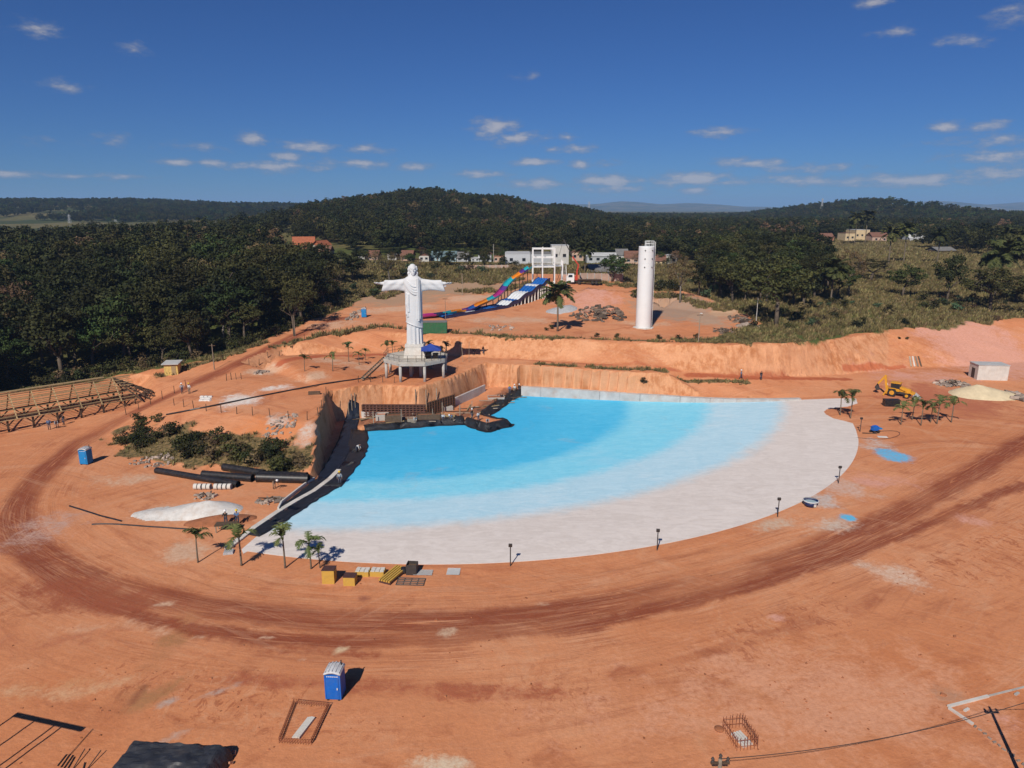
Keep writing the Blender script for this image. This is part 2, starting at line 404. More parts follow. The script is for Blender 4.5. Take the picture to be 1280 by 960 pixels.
ell = np.hypot((GX - 8) / 205, (GY - 122) / 160)
wf = sm(.80, .98, ell)
GZ = np.where(np.isnan(GZ), FAR, GZ * (1 - wf) + FAR * wf)
# unevenness: more on banks and rough ground, little on the driven plaza
gy_, gx_ = np.gradient(GZ, ys, xs)
slope = np.hypot(gx_, gy_)
rough = .05 + .35 * sm(.15, .8, slope) * sm(.0, 2.0, GZ) + .12 * sm(1.5, 6, GZ)
NZ = vnoise(GX, GY, 5.5, 21, 5) * rough + vnoise(GX, GY, 26, 22, 3) * .10 * sm(.2, 2, np.abs(GZ))
near = 1 - sm(.9, 1.0, ell)
GZ += vnoise(GX, GY, 1.5, 24, 3) * .55 * sm(.6, 1.6, slope) * sm(.5, 1.5, GZ) * near      # gullies washed into the cut faces
GZ = GZ + NZ * (near * .9 + .1)
GZ += vnoise(GX, GY, 1.6, 23, 2) * .035 * near
# wheel ruts and the shaped shore; the ground stays under the pool's slab
PD, PA, _s = seg_dist(GX, GY, POOL2)
PIN = inside(GX, GY, POOL2)
sd = np.where(PIN, -PD, PD)
PZ = pool_z(GX, GY)
deep = (sd < .5) & (GZ - PZ > .45)
GZ = np.where((sd < -.75) | deep, PZ - .45, GZ)
band = (sd >= -.75) & (sd < 2.5)
edge_z = np.where(np.abs(GZ - PZ) < .45, PZ - .03, GZ)
GZ = np.where(band, edge_z * (1 - sm(.3, 2.5, sd)) + GZ * sm(.3, 2.5, sd), GZ)
def ground_z(x, y):
    i = int(np.clip(np.searchsorted(xs, x) - 1, 0, len(xs) - 2)); j = int(np.clip(np.searchsorted(ys, y) - 1, 0, len(ys) - 2))
    u = (x - xs[i]) / (xs[i+1] - xs[i]); v = (y - ys[j]) / (ys[j+1] - ys[j])
    return float((GZ[j, i] * (1-u) + GZ[j, i+1] * u) * (1-v) + (GZ[j+1, i] * (1-u) + GZ[j+1, i+1] * u) * v)
def ground_zs(X, Y):
    i = np.clip(np.searchsorted(xs, X) - 1, 0, len(xs) - 2); j = np.clip(np.searchsorted(ys, Y) - 1, 0, len(ys) - 2)
    u = (X - xs[i]) / (xs[i+1] - xs[i]); v = (Y - ys[j]) / (ys[j+1] - ys[j])
    return (GZ[j, i] * (1-u) + GZ[j, i+1] * u) * (1-v) + (GZ[j+1, i] * (1-u) + GZ[j+1, i+1] * u) * v
def on(px, py, z0=0.0, dz=0.0):
    """the ground point that the photograph shows at this pixel (a march along the line of sight)"""
    p = at(px, py, 24.0); q = at(px, py, -3.0) if py > 300 else aty(px, py, 1500)
    T = np.linspace(0, 1, 260); X = p.x + (q.x - p.x) * T; Y = p.y + (q.y - p.y) * T; Z = p.z + (q.z - p.z) * T
    hit = np.nonzero(ground_zs(X, Y) >= Z)[0]
    k = int(hit[0]) if len(hit) else 259
    a, b = p.lerp(q, float(T[max(k - 1, 0)])), p.lerp(q, float(T[k]))
    for _ in range(9):
        m = (a + b) / 2
        if ground_z(m.x, m.y) >= m.z: b = m
        else: a = m
    return Vector((b.x, b.y, ground_z(b.x, b.y) + dz))
def gnd(x, y, dz=0.0): return Vector((x, y, ground_z(x, y) + dz))

# what covers the ground: r grass, g dry scrub / leaf litter, plus painted patches of other earth and of shade in the pit
def blob(px, py, rx, ry, ang=0.0, z=None):
    c = on(px, py) if z is None else at(px, py, z)
    s = math.hypot(c.x, c.y, c.z - CAM_H) / FPX
    foresh = max(.12, (CAM_H - c.z) / math.hypot(c.x, c.y, c.z - CAM_H))
    wx, wy = rx * s, ry * s / foresh
    ca, sa = math.cos(ang), math.sin(ang)
    u = ((GX - c.x) * ca + (GY - c.y) * sa) / wx; v = (-(GX - c.x) * sa + (GY - c.y) * ca) / wy
    return np.clip(1.25 - np.hypot(u, v) * .75, 0, 1) * (np.hypot(u, v) < 1.67)
GRASS = np.zeros(GX.shape); SCRUB = np.zeros(GX.shape)
PATCH = np.zeros(GX.shape + (4,))
def paint(col, a):
    a = np.asarray(a)[..., None]
    PATCH[..., :3] = np.where(a > PATCH[..., 3:4], np.array(col), PATCH[..., :3]); PATCH[..., 3] = np.maximum(PATCH[..., 3], a[..., 0])
Creddark, Cpale, Cpink, Cwhite, Cgrey, Cblue, Csand, Cbright = (.30,.085,.042), (.56,.36,.24), (.60,.30,.22), (.66,.60,.54), (.34,.31,.28), (.10,.42,.66), (.62,.54,.38), (.56,.20,.075)
for a in ((100,745,130,16,Creddark,.75,-.3),(225,560,30,5,Cpale,.7,0),(160,600,40,8,Cpale,.6,0),(240,640,70,14,Cpale,.6,.1),(60,660,40,20,(.46,.29,.23),.6,0),(235,690,34,12,Cpale,.75,.3),
          (300,500,30,8,Cwhite,.75,.2),(345,484,20,4,Cwhite,.6,.1),(395,470,26,5,Cpale,.7,.1),(330,540,60,12,Cbright,.7,0),(345,530,26,10,(.50,.42,.36),.7,.2),(380,545,16,12,(.50,.44,.38),.6,0),(250,560,60,8,Cpale,.5,0),
          (330,465,24,4,Cpale,.8,0),(420,452,50,4,Cpale,.6,0),(460,460,40,5,Cpale,.6,0),
          (1180,498,60,18,(.40,.13,.07),.8,0),(1220,430,70,18,Cpink,.85,.1),(1150,470,80,8,Cpink,.6,0),
          (1113,568,17,8,Cblue,.95,0),(1100,560,26,11,(.5,.44,.40),.6,0),(1060,647,8,4,(.06,.46,.72),1.0,0),(1040,655,40,10,(.52,.42,.34),.6,.2),(1045,605,40,18,(.55,.37,.29),.65,.4),(1090,600,60,10,Cpink,.6,0),(975,655,40,8,(.50,.36,.26),.6,.3),(1025,625,24,10,(.50,.42,.37),.7,.3),
          (555,956,40,10,(.60,.47,.33),.8,0),(270,865,34,4,(.42,.31,.26),.7,.6),(205,755,14,3,Cpale,.8,.1),(255,795,12,3,Cpale,.7,.1),(425,812,11,4,(.58,.42,.26),.8,.3),(375,826,8,3,Cpale,.7,.2),(335,797,11,2.5,Cpale,.7,0),
          (210,878,16,4,(.42,.32,.27),.75,.7),(212,925,24,6,(.44,.31,.25),.6,.7),(680,754,12,3,Cpale,.8,0),(560,790,14,7,(.50,.33,.22),.7,0),(968,772,10,4,Cpink,.8,0),(1120,720,40,12,(.60,.42,.31),.7,-.6),(1220,652,18,6,Cpink,.7,0),
          (455,748,10,5,(.28,.10,.06),.7,.5),(720,690,60,5,Cpink,.6,.1),(1180,870,40,22,(.44,.23,.14),.55,.3),(1270,905,30,14,Cpink,.5,0),(900,820,60,20,(.50,.26,.15),.4,-.5),(1020,870,260,70,(.60,.285,.165),.62,0),(760,890,160,40,(.60,.285,.165),.5,0),
          (190,870,40,10,(.36,.17,.075),.75,.8),(215,800,24,10,(.34,.16,.07),.6,.8),(60,860,80,12,(.52,.27,.13),.5,.1),(60,800,120,14,(.42,.15,.075),.45,0),(500,860,220,6,(.42,.15,.08),.45,0),(330,850,90,10,(.42,.15,.08),.5,0),
          (700,383,32,4,Cgrey,.0,0),(740,372,40,9,Cpink,.7,0),(700,370,30,7,Cpink,.6,0),(640,400,90,5,Cpale,.6,0),(845,386,55,10,(.33,.235,.17),.95,0),(880,396,30,8,(.38,.27,.19),.9,0),(805,404,40,4,Cpale,.6,0),(600,412,60,4,(.42,.24,.14),.6,0),
          (500,386,60,4,Cpale,.75,.3),(590,372,50,4,Cpale,.75,.5),(425,406,50,4,Cpale,.6,.4),(560,358,90,9,(.33,.23,.15),.95,0),(490,372,80,9,(.36,.24,.155),.85,0),(640,366,50,7,(.38,.24,.15),.7,0),(900,392,24,9,(.46,.31,.20),.8,-.8)):
    px, py, rx, ry, col, al, an = a
    if al > 0: paint(col, blob(px, py, rx, ry, an) * al)
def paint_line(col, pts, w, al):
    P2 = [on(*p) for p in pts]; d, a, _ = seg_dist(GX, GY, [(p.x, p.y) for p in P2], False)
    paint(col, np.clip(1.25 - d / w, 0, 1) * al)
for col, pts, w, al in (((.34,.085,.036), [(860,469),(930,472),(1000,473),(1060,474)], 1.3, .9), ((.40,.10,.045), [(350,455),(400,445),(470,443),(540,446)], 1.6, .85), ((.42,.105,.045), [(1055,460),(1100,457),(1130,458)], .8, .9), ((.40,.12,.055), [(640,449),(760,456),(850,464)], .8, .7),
                        ((.28,.075,.036), [(0,748),(100,760),(200,775),(330,812),(470,818)], 1.2, .55), ((.40,.17,.078), [(120,905),(170,860),(205,815),(232,770)], 2.0, .5), ((.27,.10,.05), [(150,890),(185,855),(195,848)], .35, .95),
                        ((.56,.31,.17), [(0,862),(90,868),(160,850)], 1.2, .6), ((.34,.10,.05), [(290,850),(400,852),(540,862),(700,868)], 1.6, .6), ((.36,.12,.058), [(770,845),(870,820),(960,795),(1060,765),(1150,720)], 1.6, .5),((.20,.085,.05), [(455,528),(520,524),(570,522),(600,512),(640,494)], 2.6, .8), ((.56,.31,.19), [(60,790),(160,775),(210,790)], 1.5, .5)):  # the strip along the pit floor is painted dark to imitate its shade
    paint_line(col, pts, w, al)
# driven tracks: centre lines with width
TR = [([(430,398),(350,432),(250,478),(190,505),(110,545),(45,600),(20,650),(60,695),(140,730),(250,755),(400,771),(560,775),(700,762),(850,732),(980,700),(1080,662),(1180,608),(1280,550),(1420,470)], 8.0),
      ([(-60,640),(20,690),(100,745),(200,780),(330,800),(470,803),(640,795),(800,770),(950,730),(1100,680),(1280,605)], 6.0)]
TU = np.zeros(GX.shape); TV = np.full(GX.shape, 50.0); TM = np.zeros(GX.shape)
for pts, w in TR:
    P2 = [on(*p) for p in pts]
    # smooth the centre line
    for _ in range(3):
        Q = [P2[0]]
        for i in range(len(P2) - 1): Q += [P2[i].lerp(P2[i+1], .25), P2[i].lerp(P2[i+1], .75)]
        P2 = Q + [P2[-1]]
    d, a, s = seg_dist(GX, GY, [(p.x, p.y) for p in P2], False)
    if pts is TR[0][0]: TU, TV = a, d * s
    else: TV2, TU2 = d * s, a
    TM = np.maximum(TM, 1 - sm(w * .5, w * 1.6, d))
GZ += -.05 * np.exp(-((np.abs(TV) - 1.0) / .45) ** 2) * near - .05 * np.exp(-((np.abs(TV - 4.2) - 1.0) / .45) ** 2) * near
# vegetation cover
site = [on(*p) for p in ((-300,640),(-200,560),(0,492),(60,485),(150,471),(192,464),(230,458),(300,438),(360,416),(410,396),(455,375),(500,352),(640,350),(660,342),(780,350),(800,362),(880,372),(925,390),(950,404),(900,418),(850,427),(980,431),(1110,414),(1240,401),(1300,400),(1500,400))] + [Vector((190, 60, 0)), Vector((150, -300, 0)), Vector((-200, -300, 0)), Vector((-200, 40, 0))]
SITE2 = [(p.x, p.y) for p in site]
sdist, _a, _b = seg_dist(GX, GY, SITE2)
sdist = np.where(inside(GX, GY, SITE2), -sdist, sdist)
GRASS = sm(-1.5, 2.5, sdist + vnoise(GX, GY, 6, 31) * 3)
def cover(px, py, rx, ry, al=1.0):
    global SCRUB
    SCRUB = np.maximum(SCRUB, blob(px, py, rx, ry) * al)
def strip(pts, w, al=1.0):
    """a ragged band of growth along a line"""
    global SCRUB
    P2 = [on(*p) for p in pts]
    d, a, _ = seg_dist(GX, GY, [(p.x, p.y) for p in P2], False)
    d = d + vnoise(GX, GY, 3.0, 41, 3) * w * 1.1
    SCRUB = np.maximum(SCRUB, np.clip(1.3 - d / w, 0, 1) * al)
for pts, w in (([(140,550),(190,545),(240,553),(310,560),(370,578)], 3.4), ([(165,560),(230,572),(300,578),(360,585)], 2.4), ([(672,454.5),(720,457.5),(780,462),(832,464)], .9), ([(848,473),(900,476),(935,478)], .6),
               ([(470,408),(560,415),(640,421),(760,424.5),(840,427)], 1.0), ([(850,426),(930,428),(1000,426)], 2.0), ([(730,352),(790,358)], 3.0), ([(590,364),(660,356)], 3.0), ([(520,352),(580,352),(640,351)], 4.0), ([(480,372),(500,362)], 2.5), ([(800,368),(860,374),(900,384)], 3.0), ([(350,442),(400,420),(470,410)], 1.2), ([(200,470),(260,452),(330,428)], 2.0)):
    strip(pts, w)
SCRUB = SCRUB * (1 - sm(.7, 1.2, slope))

me = bpy.data.meshes.new('ground')
ny, nx = GX.shape
co = np.stack([GX, GY, GZ], -1).reshape(-1, 3)
me.vertices.add(len(co)); me.vertices.foreach_set('co', co.ravel())
idx = np.arange(ny * nx).reshape(ny, nx)
q = np.stack([idx[:-1, :-1], idx[:-1, 1:], idx[1:, 1:], idx[1:, :-1]], -1).reshape(-1, 4)
me.loops.add(q.size); me.loops.foreach_set('vertex_index', q.ravel())
me.polygons.add(len(q)); me.polygons.foreach_set('loop_start', np.arange(0, q.size, 4)); me.polygons.foreach_set('loop_total', np.full(len(q), 4))
fz = GZ[:-1, :-1]; dzx = np.abs(GZ[:-1, 1:] - fz) / (GX[:-1, 1:] - GX[:-1, :-1]); dzy = np.abs(GZ[1:, :-1] - fz) / (GY[1:, :-1] - GY[:-1, :-1])
me.polygons.foreach_set('use_smooth', (np.hypot(dzx, dzy) < .95).ravel())
me.update(calc_edges=True)
def attr(name, typ, arr):
    a = me.attributes.new(name, typ, 'POINT')
    a.data.foreach_set({'FLOAT': 'value', 'FLOAT_VECTOR': 'vector', 'FLOAT_COLOR': 'color'}[typ], np.ascontiguousarray(arr, dtype=np.float32).ravel())
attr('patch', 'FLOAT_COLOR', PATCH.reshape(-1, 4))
attr('cover', 'FLOAT_VECTOR', np.stack([GRASS, SCRUB, sm(480, 700, GY)], -1))
attr('track', 'FLOAT_VECTOR', np.stack([TU, TV, TM], -1))
attr('track2', 'FLOAT_VECTOR', np.stack([TU2, TV2, TM], -1))
ground = link('ground', me); tag(ground, 'bare orange earth of the building site with banks, tracks and fields beyond', 'ground', kind='structure')

# ------------------------------------------------------------------ ground material
m, n, l, b = new_mat('earth'); me.materials.append(m)
geo = N(n, 'ShaderNodeNewGeometry')
pos = geo.outputs['Position']
def noise(scale, det=6.0, ro=.6, vec=None, dist=0.0):
    t = N(n, 'ShaderNodeTexNoise', i_2=scale, i_3=det, i_4=ro); t.inputs['Distortion'].default_value = dist
    l.new(vec or pos, t.inputs[0]); return t.outputs[0]
def mrange(x, a, b_, c=0.0, d=1.0, smooth=True):
    t = N(n, 'ShaderNodeMapRange', interpolation_type='SMOOTHSTEP' if smooth else 'LINEAR'); l.new(x, t.inputs[0])
    for i, v in ((1, a), (2, b_), (3, c), (4, d)): t.inputs[i].default_value = v
    return t.outputs[0]
def mth(op, x, y=None, z=None):
    t = N(n, 'ShaderNodeMath', operation=op)
    for i, v in enumerate((x, y, z)):
        if v is None: continue
        if isinstance(v, (int, float)): t.inputs[i].default_value = v
        else: l.new(v, t.inputs[i])
    return t.outputs[0]
def mixc(f, c1, c2, bt='MIX'):
    t = N(n, 'ShaderNodeMix', data_type='RGBA', blend_type=bt)
    if isinstance(f, (int, float)): t.inputs[0].default_value = f
    else: l.new(f, t.inputs[0])
    for i, v in ((6, c1), (7, c2)):
        if isinstance(v, tuple): t.inputs[i].default_value = (*v[:3], 1)
        else: l.new(v, t.inputs[i])
    return t.outputs[2]
def vscale(v, sc):
    t = N(n, 'ShaderNodeVectorMath', operation='MULTIPLY'); l.new(v, t.inputs[0]); t.inputs[1].default_value = sc; return t.outputs[0]
def atr(name):
    return N(n, 'ShaderNodeAttribute', attribute_name=name)
n1 = noise(.035, 6, .6); n2 = noise(.3, 7, .62, None, .5); n3 = noise(2.2, 5, .7); n4 = noise(9, 3, .6)
n5 = noise(.11, 6, .68, None, 1.2)
SOIL_A, SOIL_B, SOIL_C = (.565,.226,.102), (.495,.180,.077), (.605,.272,.138)
soil = mixc(mrange(n1, .35, .65), SOIL_B, SOIL_C)
soil = mixc(mrange(n2, .3, .7), soil, SOIL_A)
soil = mixc(mrange(n2, .54, .72, 0, .5), soil, (.35,.112,.052))
soil = mixc(mrange(n5, .54, .70, 0, .6), soil, (.37,.122,.056))
soil = mixc(mrange(n5, .44, .30, 0, .55), soil, (.60,.30,.165))
tA, tB = atr('track'), atr('track2')
sw = noise(1.0, 6, .72, vscale(tB.outputs['Vector'], (.05, .38, 0)), 1.0)       # earth smeared by the grader all over the plaza
soil = mixc(mrange(sw, .52, .70, 0, .50), soil, (.33,.105,.050))
soil = mixc(mrange(sw, .46, .30, 0, .50), soil, (.62,.32,.185))
svb = N(n, 'ShaderNodeSeparateXYZ'); l.new(tB.outputs['Vector'], svb.inputs[0])       # tooth marks of a digger along the outer side
rk = noise(1.0, 4, .75, vscale(tB.outputs['Vector'], (.9, .55, 0)), 1.5)
rkm = mth('MULTIPLY', mth('MULTIPLY', mrange(svb.outputs[1], -13.5, -8, 0, 1), mrange(svb.outputs[1], -2.5, -5, 0, 1)), mrange(noise(.07, 3, .5), .44, .56))
soil = mixc(mth('MULTIPLY', mth('MULTIPLY', mrange(rk, .555, .60), rkm), .6), soil, (.29,.080,.036))
soil = mixc(mth('MULTIPLY', mth('MULTIPLY', mrange(rk, .44, .40), rkm), .35), soil, (.62,.33,.19))
for T, cst, wd in ((tA, 0.4, 2.9), (tB, 0.0, 1.5)):
    sv = N(n, 'ShaderNodeSeparateXYZ'); l.new(T.outputs['Vector'], sv.inputs[0])
    streak = noise(1.0, 5, .7, vscale(T.outputs['Vector'], (.09, 1.9, 0)), .9)
    streak2 = noise(1.0, 5, .75, vscale(T.outputs['Vector'], (.12, 2.1, 0)), .8)
    prof = mrange(mth('ABSOLUTE', mth('ADD', mth('ADD', sv.outputs[1], cst), mth('MULTIPLY_ADD', n5, 3.4, -1.7))), wd * .28, wd * .95, 1, 0)
    wide = mrange(mth('ABSOLUTE', sv.outputs[1]), 5, 13, 1, 0)
    brk = mrange(noise(.05, 3, .5, vscale(T.outputs['Vector'], (.7, 1.5, 0))), .27, .52)
    f1 = mth('MULTIPLY', mth('MULTIPLY', prof, brk), mrange(streak, .30, .46))
    soil = mixc(mth('MULTIPLY', f1, .92), soil, (.225,.054,.026))
    f2 = mth('MULTIPLY', wide, mrange(streak2, .5, .75))
    soil = mixc(mth('MULTIPLY', f2, .26), soil, (.60,.33,.19))
    f3 = mth('MULTIPLY', wide, mrange(streak2, .48, .28))
    soil = mixc(mth('MULTIPLY', f3, .26), soil, (.30,.095,.045))
for T, w_ in ((tA, 9.0), (tB, 7.0)):       # crisp recent tread lines
    sv = N(n, 'ShaderNodeSeparateXYZ'); l.new(T.outputs['Vector'], sv.inputs[0])
    tl = noise(1.0, 3, .6, vscale(T.outputs['Vector'], (.035, 1.7, 0)), 1.4)
    gate = mth('MULTIPLY', mrange(mth('ABSOLUTE', sv.outputs[1]), w_ * .5, w_, 1, 0), mrange(n5, .42, .56))
    tread = mth('MULTIPLY', mrange(tl, .535, .555), mrange(tl, .60, .575))
    soil = mixc(mth('MULTIPLY', mth('MULTIPLY', tread, gate), .30), soil, (.26,.075,.036))
    tread2 = mth('MULTIPLY', mrange(tl, .425, .445), mrange(tl, .49, .465))
    soil = mixc(mth('MULTIPLY', mth('MULTIPLY', tread2, gate), .24), soil, (.62,.33,.19))
# old crossing tyre marks over the whole plaza
for ang, sc in ((.5, 1.0), (2.3, .8)):
    rt = N(n, 'ShaderNodeVectorRotate', rotation_type='Z_AXIS'); l.new(pos, rt.inputs[0]); rt.inputs['Angle'].default_value = ang
    wv = noise(1.0, 4, .7, vscale(rt.outputs[0], (.03 * sc, 1.1 * sc, 0)), .4)
    gate = mrange(noise(.045 * sc, 2, .5, rt.outputs[0]), .5, .62)
    soil = mixc(mth('MULTIPLY', mth('MULTIPLY', mrange(wv, .56, .66), gate), .35), soil, (.33,.115,.055))
    soil = mixc(mth('MULTIPLY', mth('MULTIPLY', mrange(wv, .44, .36), gate), .28), soil, (.58,.31,.185))
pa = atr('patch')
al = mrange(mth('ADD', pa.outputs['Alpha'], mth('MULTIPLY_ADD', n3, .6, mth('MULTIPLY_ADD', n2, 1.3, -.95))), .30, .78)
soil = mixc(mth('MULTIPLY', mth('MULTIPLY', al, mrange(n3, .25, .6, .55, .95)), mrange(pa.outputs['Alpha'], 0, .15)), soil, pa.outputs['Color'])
# freshly cut banks: paler orange, streaked down the slope by rain
nz_ = N(n, 'ShaderNodeSeparateXYZ'); l.new(geo.outputs['True Normal'], nz_.inputs[0])
steep = mrange(nz_.outputs[2], .93, .70)
st1 = noise(1.0, 6, .7, vscale(pos, (.9, .9, .07))); st2 = noise(1.0, 3, .5, vscale(pos, (.11, .11, .35)))
bank = mixc(mrange(st1, .38, .62), (.42,.165,.068), (.60,.295,.150))
bank = mixc(mrange(st2, .42, .66, 0, .8), bank, (.62,.31,.165))
bank = mixc(mth('MULTIPLY', mrange(st1, .60, .72), .5), bank, (.26,.085,.04))
bank = mixc(mth('MULTIPLY', al, mth('MULTIPLY', mrange(pa.outputs['Alpha'], 0, .15), .75)), bank, pa.outputs['Color'])
soil = mixc(mth('MULTIPLY', steep, .92), soil, bank)
cvr = atr('cover'); cs = N(n, 'ShaderNodeSeparateXYZ'); l.new(cvr.outputs['Vector'], cs.inputs[0])
grass = mixc(mrange(n2, .35, .65), (.090,.086,.030), (.165,.130,.055))
grass = mixc(mrange(noise(.02, 4, .6), .45, .62), grass, (.075,.092,.026))
grass = mixc(mrange(n3, .55, .8, 0, .5), grass, (.05,.06,.022))
farg = mixc(mrange(noise(.006, 5, .6), .44, .56), (.040,.055,.020), (.15,.125,.055))
grass = mixc(mth('MULTIPLY', cs.outputs[2], .8), grass, farg)
gfac = mrange(mth('ADD', cs.outputs[0], mth('MULTIPLY_ADD', n3, .6, -.3)), .35, .65)
col = mixc(gfac, soil, grass)
scol = mixc(mrange(n3, .4, .6), (.075,.062,.026), (.20,.135,.062))
sfac = mrange(mth('ADD', cs.outputs[1], mth('MULTIPLY_ADD', n3, .9, -.5)), .35, .7)
col = mixc(mth('MULTIPLY', sfac, mrange(cs.outputs[1], 0, .2)), col, scol)
grain = mrange(n4, .2, .8, .93, 1.07, False)
gr2 = mrange(n3, .25, .75, .90, 1.10, False)
vs_ = N(n, 'ShaderNodeVectorMath', operation='SCALE'); l.new(col, vs_.inputs[0]); l.new(mth('MULTIPLY', grain, gr2), vs_.inputs['Scale'])
l.new(vs_.outputs[0], b.inputs['Base Color']); b.inputs['Roughness'].default_value = .95; b.inputs['Specular IOR Level'].default_value = .12
bp1 = N(n, 'ShaderNodeBump'); bp1.inputs[0].default_value = .34; bp1.inputs[1].default_value = .2
l.new(mth('MULTIPLY_ADD', n4, .10, mth('MULTIPLY_ADD', mth('MULTIPLY', st1, steep), 1.6, n3)), bp1.inputs['Height']); l.new(bp1.outputs[0], b.inputs['Normal'])
# ------------------------------------------------------------------ the pool
m, n, l, b = new_mat('pool_paint')
geo = N(n, 'ShaderNodeNewGeometry'); pos = geo.outputs['Position']
def ring(cx, cy, r, soft):
    s = N(n, 'ShaderNodeVectorMath', operation='SUBTRACT'); l.new(pos, s.inputs[0]); s.inputs[1].default_value = (cx, cy, 0)
    f = vscale(s.outputs[0], (1, 1, 0)); ln = N(n, 'ShaderNodeVectorMath', operation='LENGTH'); l.new(f, ln.inputs[0])
    w = mth('ADD', ln.outputs['Value'], mth('MULTIPLY_ADD', noise(.30, 6, .7, None, 1.0), 3.4, -1.7))
    return mrange(w, r - soft, r + soft, 1, 0)
r1, r2, r3, r0 = ring(-23.2, 148.0, 76.1, 1.9), ring(-22.7, 140.8, 60.7, 1.8), ring(-22, 130.8, 43.6, 1.9), ring(-22, 126, 30, 7)
brush = noise(.5, 7, .72, vscale(pos, (.6, 1.5, 1)), 1.6); big = noise(.06, 4, .6, None, .6); fine = noise(2.6, 5, .7, None, 1.0)
beige = mixc(mrange(brush, .35, .65), (.605,.535,.485), (.69,.62,.57))
c1 = mixc(mrange(brush, .36, .64), (.39,.61,.715), (.48,.675,.765))
c2 = mixc(mrange(brush, .36, .64), (.185,.585,.76), (.255,.645,.80))
c3 = mixc(mrange(brush, .36, .64), (.055,.455,.72), (.095,.515,.77))
c0 = mixc(mrange(brush, .36, .64), (.036,.405,.69), (.056,.455,.74))
wash = mrange(mth('ADD', big, mth('MULTIPLY_ADD', brush, .5, -.25)), .52, .66, 0, .30)
c1 = mixc(wash, c1, (.60,.69,.745)); c2 = mixc(wash, c2, (.33,.60,.76))
col = mixc(r1, beige, c1); col = mixc(r2, col, c2); col = mixc(r3, col, c3); col = mixc(r0, col, c0)
vor = N(n, 'ShaderNodeTexVoronoi', i_2=.02); l.new(pos, vor.inputs[0])
stain = mrange(noise(.11, 6, .7, None, .8), .56, .74, 0, .24)
col = mixc(stain, col, (.50,.45,.41))
vs_ = N(n, 'ShaderNodeVectorMath', operation='SCALE'); l.new(col, vs_.inputs[0]); l.new(mrange(fine, .3, .7, .95, 1.05, False), vs_.inputs['Scale'])
l.new(vs_.outputs[0], b.inputs['Base Color']); b.inputs['Roughness'].default_value = .7; b.inputs['Specular IOR Level'].default_value = .25
pm('concrete', (.40,.375,.34), .9, .22, .9, .3, 6, dirt=(.30,.20,.14,.5))
pm('concrete_pale', (.56,.53,.48), .9, .18, .7, .2, 6, dirt=(.40,.26,.18,.55))
pm('concrete_wall', (.44,.42,.40), .9, .25, .5, .25, 5, dirt=(.40,.20,.11,.6))
pm('liner', (.016,.017,.020), .5, .5, 1.2, .5, 2.5, spec=.3, dirt=(.07,.04,.028,.25))
pm('liner_blue', (.010,.014,.026), .6, .5, .8, .5, 2.0, spec=.25)
# slab: a grid clipped to the outline by a CDT
pts = [Vector(p) for p in POOL2]
bpts = list(pts)
for i in range(-40, 66, 3):
    for j in range(60, 136, 3):
        X, Y = np.array([float(i)]), np.array([float(j)])
        if inside(X, Y, POOL2)[0] and seg_dist(X, Y, POOL2)[0][0] > 1.2: bpts.append(Vector((i, j)))
nb = len(pts)
v2, e2, f2, *_r = geometry.delaunay_2d_cdt(bpts, [(i, (i + 1) % nb) for i in range(nb)], [], 1, 1e-5, False)
f2 = [f for f in f2 if inside(np.array([sum(v2[i].x for i in f) / len(f)]), np.array([sum(v2[i].y for i in f) / len(f)]), POOL2)[0]]
mb = MB()
zz = [float(pool_z(v.x, v.y)) for v in v2]
mb.add([(v.x, v.y, z) for v, z in zip(v2, zz)], f2)
o = len(mb.v)
nv = len(v2)
mb.add([(p.x, p.y, float(pool_z(p.x, p.y))) for p in pts] + [(p.x, p.y, float(pool_z(p.x, p.y)) - .5) for p in pts], [((i + 1) % nb, i, nb + i, nb + (i + 1) % nb) for i in range(nb)])
pool = thing('wave_pool', 'dry fan shaped pool painted beige at the shore and blue towards the deep end', 'pool')
fl = mb.build('pool_floor', 'pool_paint', pool)
# the long wall behind the deep end, in cast lengths
WL = [(652,494,483.6),(700,496.5,486.6),(750,499,489),(800,501,491.4),(850,502.2,493.4),(887,502.4,494.8),(920,502,495.6),(960,501,496.4),(1000,499.7,497.2)]
wl_ = []
for i in range(len(WL) - 1):
    for k in range(2):
        t0, t1 = k / 2, (k + 1) / 2
        wl_.append(tuple(tuple(WL[i][j] + (WL[i+1][j] - WL[i][j]) * t for j in range(2)) for t in (t0, t1)))
for i, (a, c) in enumerate(wl_):
    A, B = on_pool(*tuple(a)), on_pool(*tuple(c))
    nrm = Vector((-(B - A).y, (B - A).x, 0)).normalized()
    if nrm.y < 0: nrm = -nrm
    top = .34 + .015 * math.sin(i * 2.1)
    mb = MB(); A2, B2 = A + (B - A) * .004 - nrm * .55, B - (B - A) * .004 - nrm * .55
    mb.add([(A2.x, A2.y, A.z - .3), (B2.x, B2.y, B.z - .3), (B2.x + nrm.x * 1.0, B2.y + nrm.y * 1.0, B.z - .3), (A2.x + nrm.x * 1.0, A2.y + nrm.y * 1.0, A.z - .3),
            (A2.x, A2.y, top), (B2.x, B2.y, top), (B2.x + nrm.x * 1.0, B2.y + nrm.y * 1.0, top), (A2.x + nrm.x * 1.0, A2.y + nrm.y * 1.0, top)],
           [(3,2,1,0),(4,5,6,7),(0,1,5,4),(1,2,6,5),(2,3,7,6),(3,0,4,7)])
    mb.build('wall_panel', 'concrete_wall', pool)
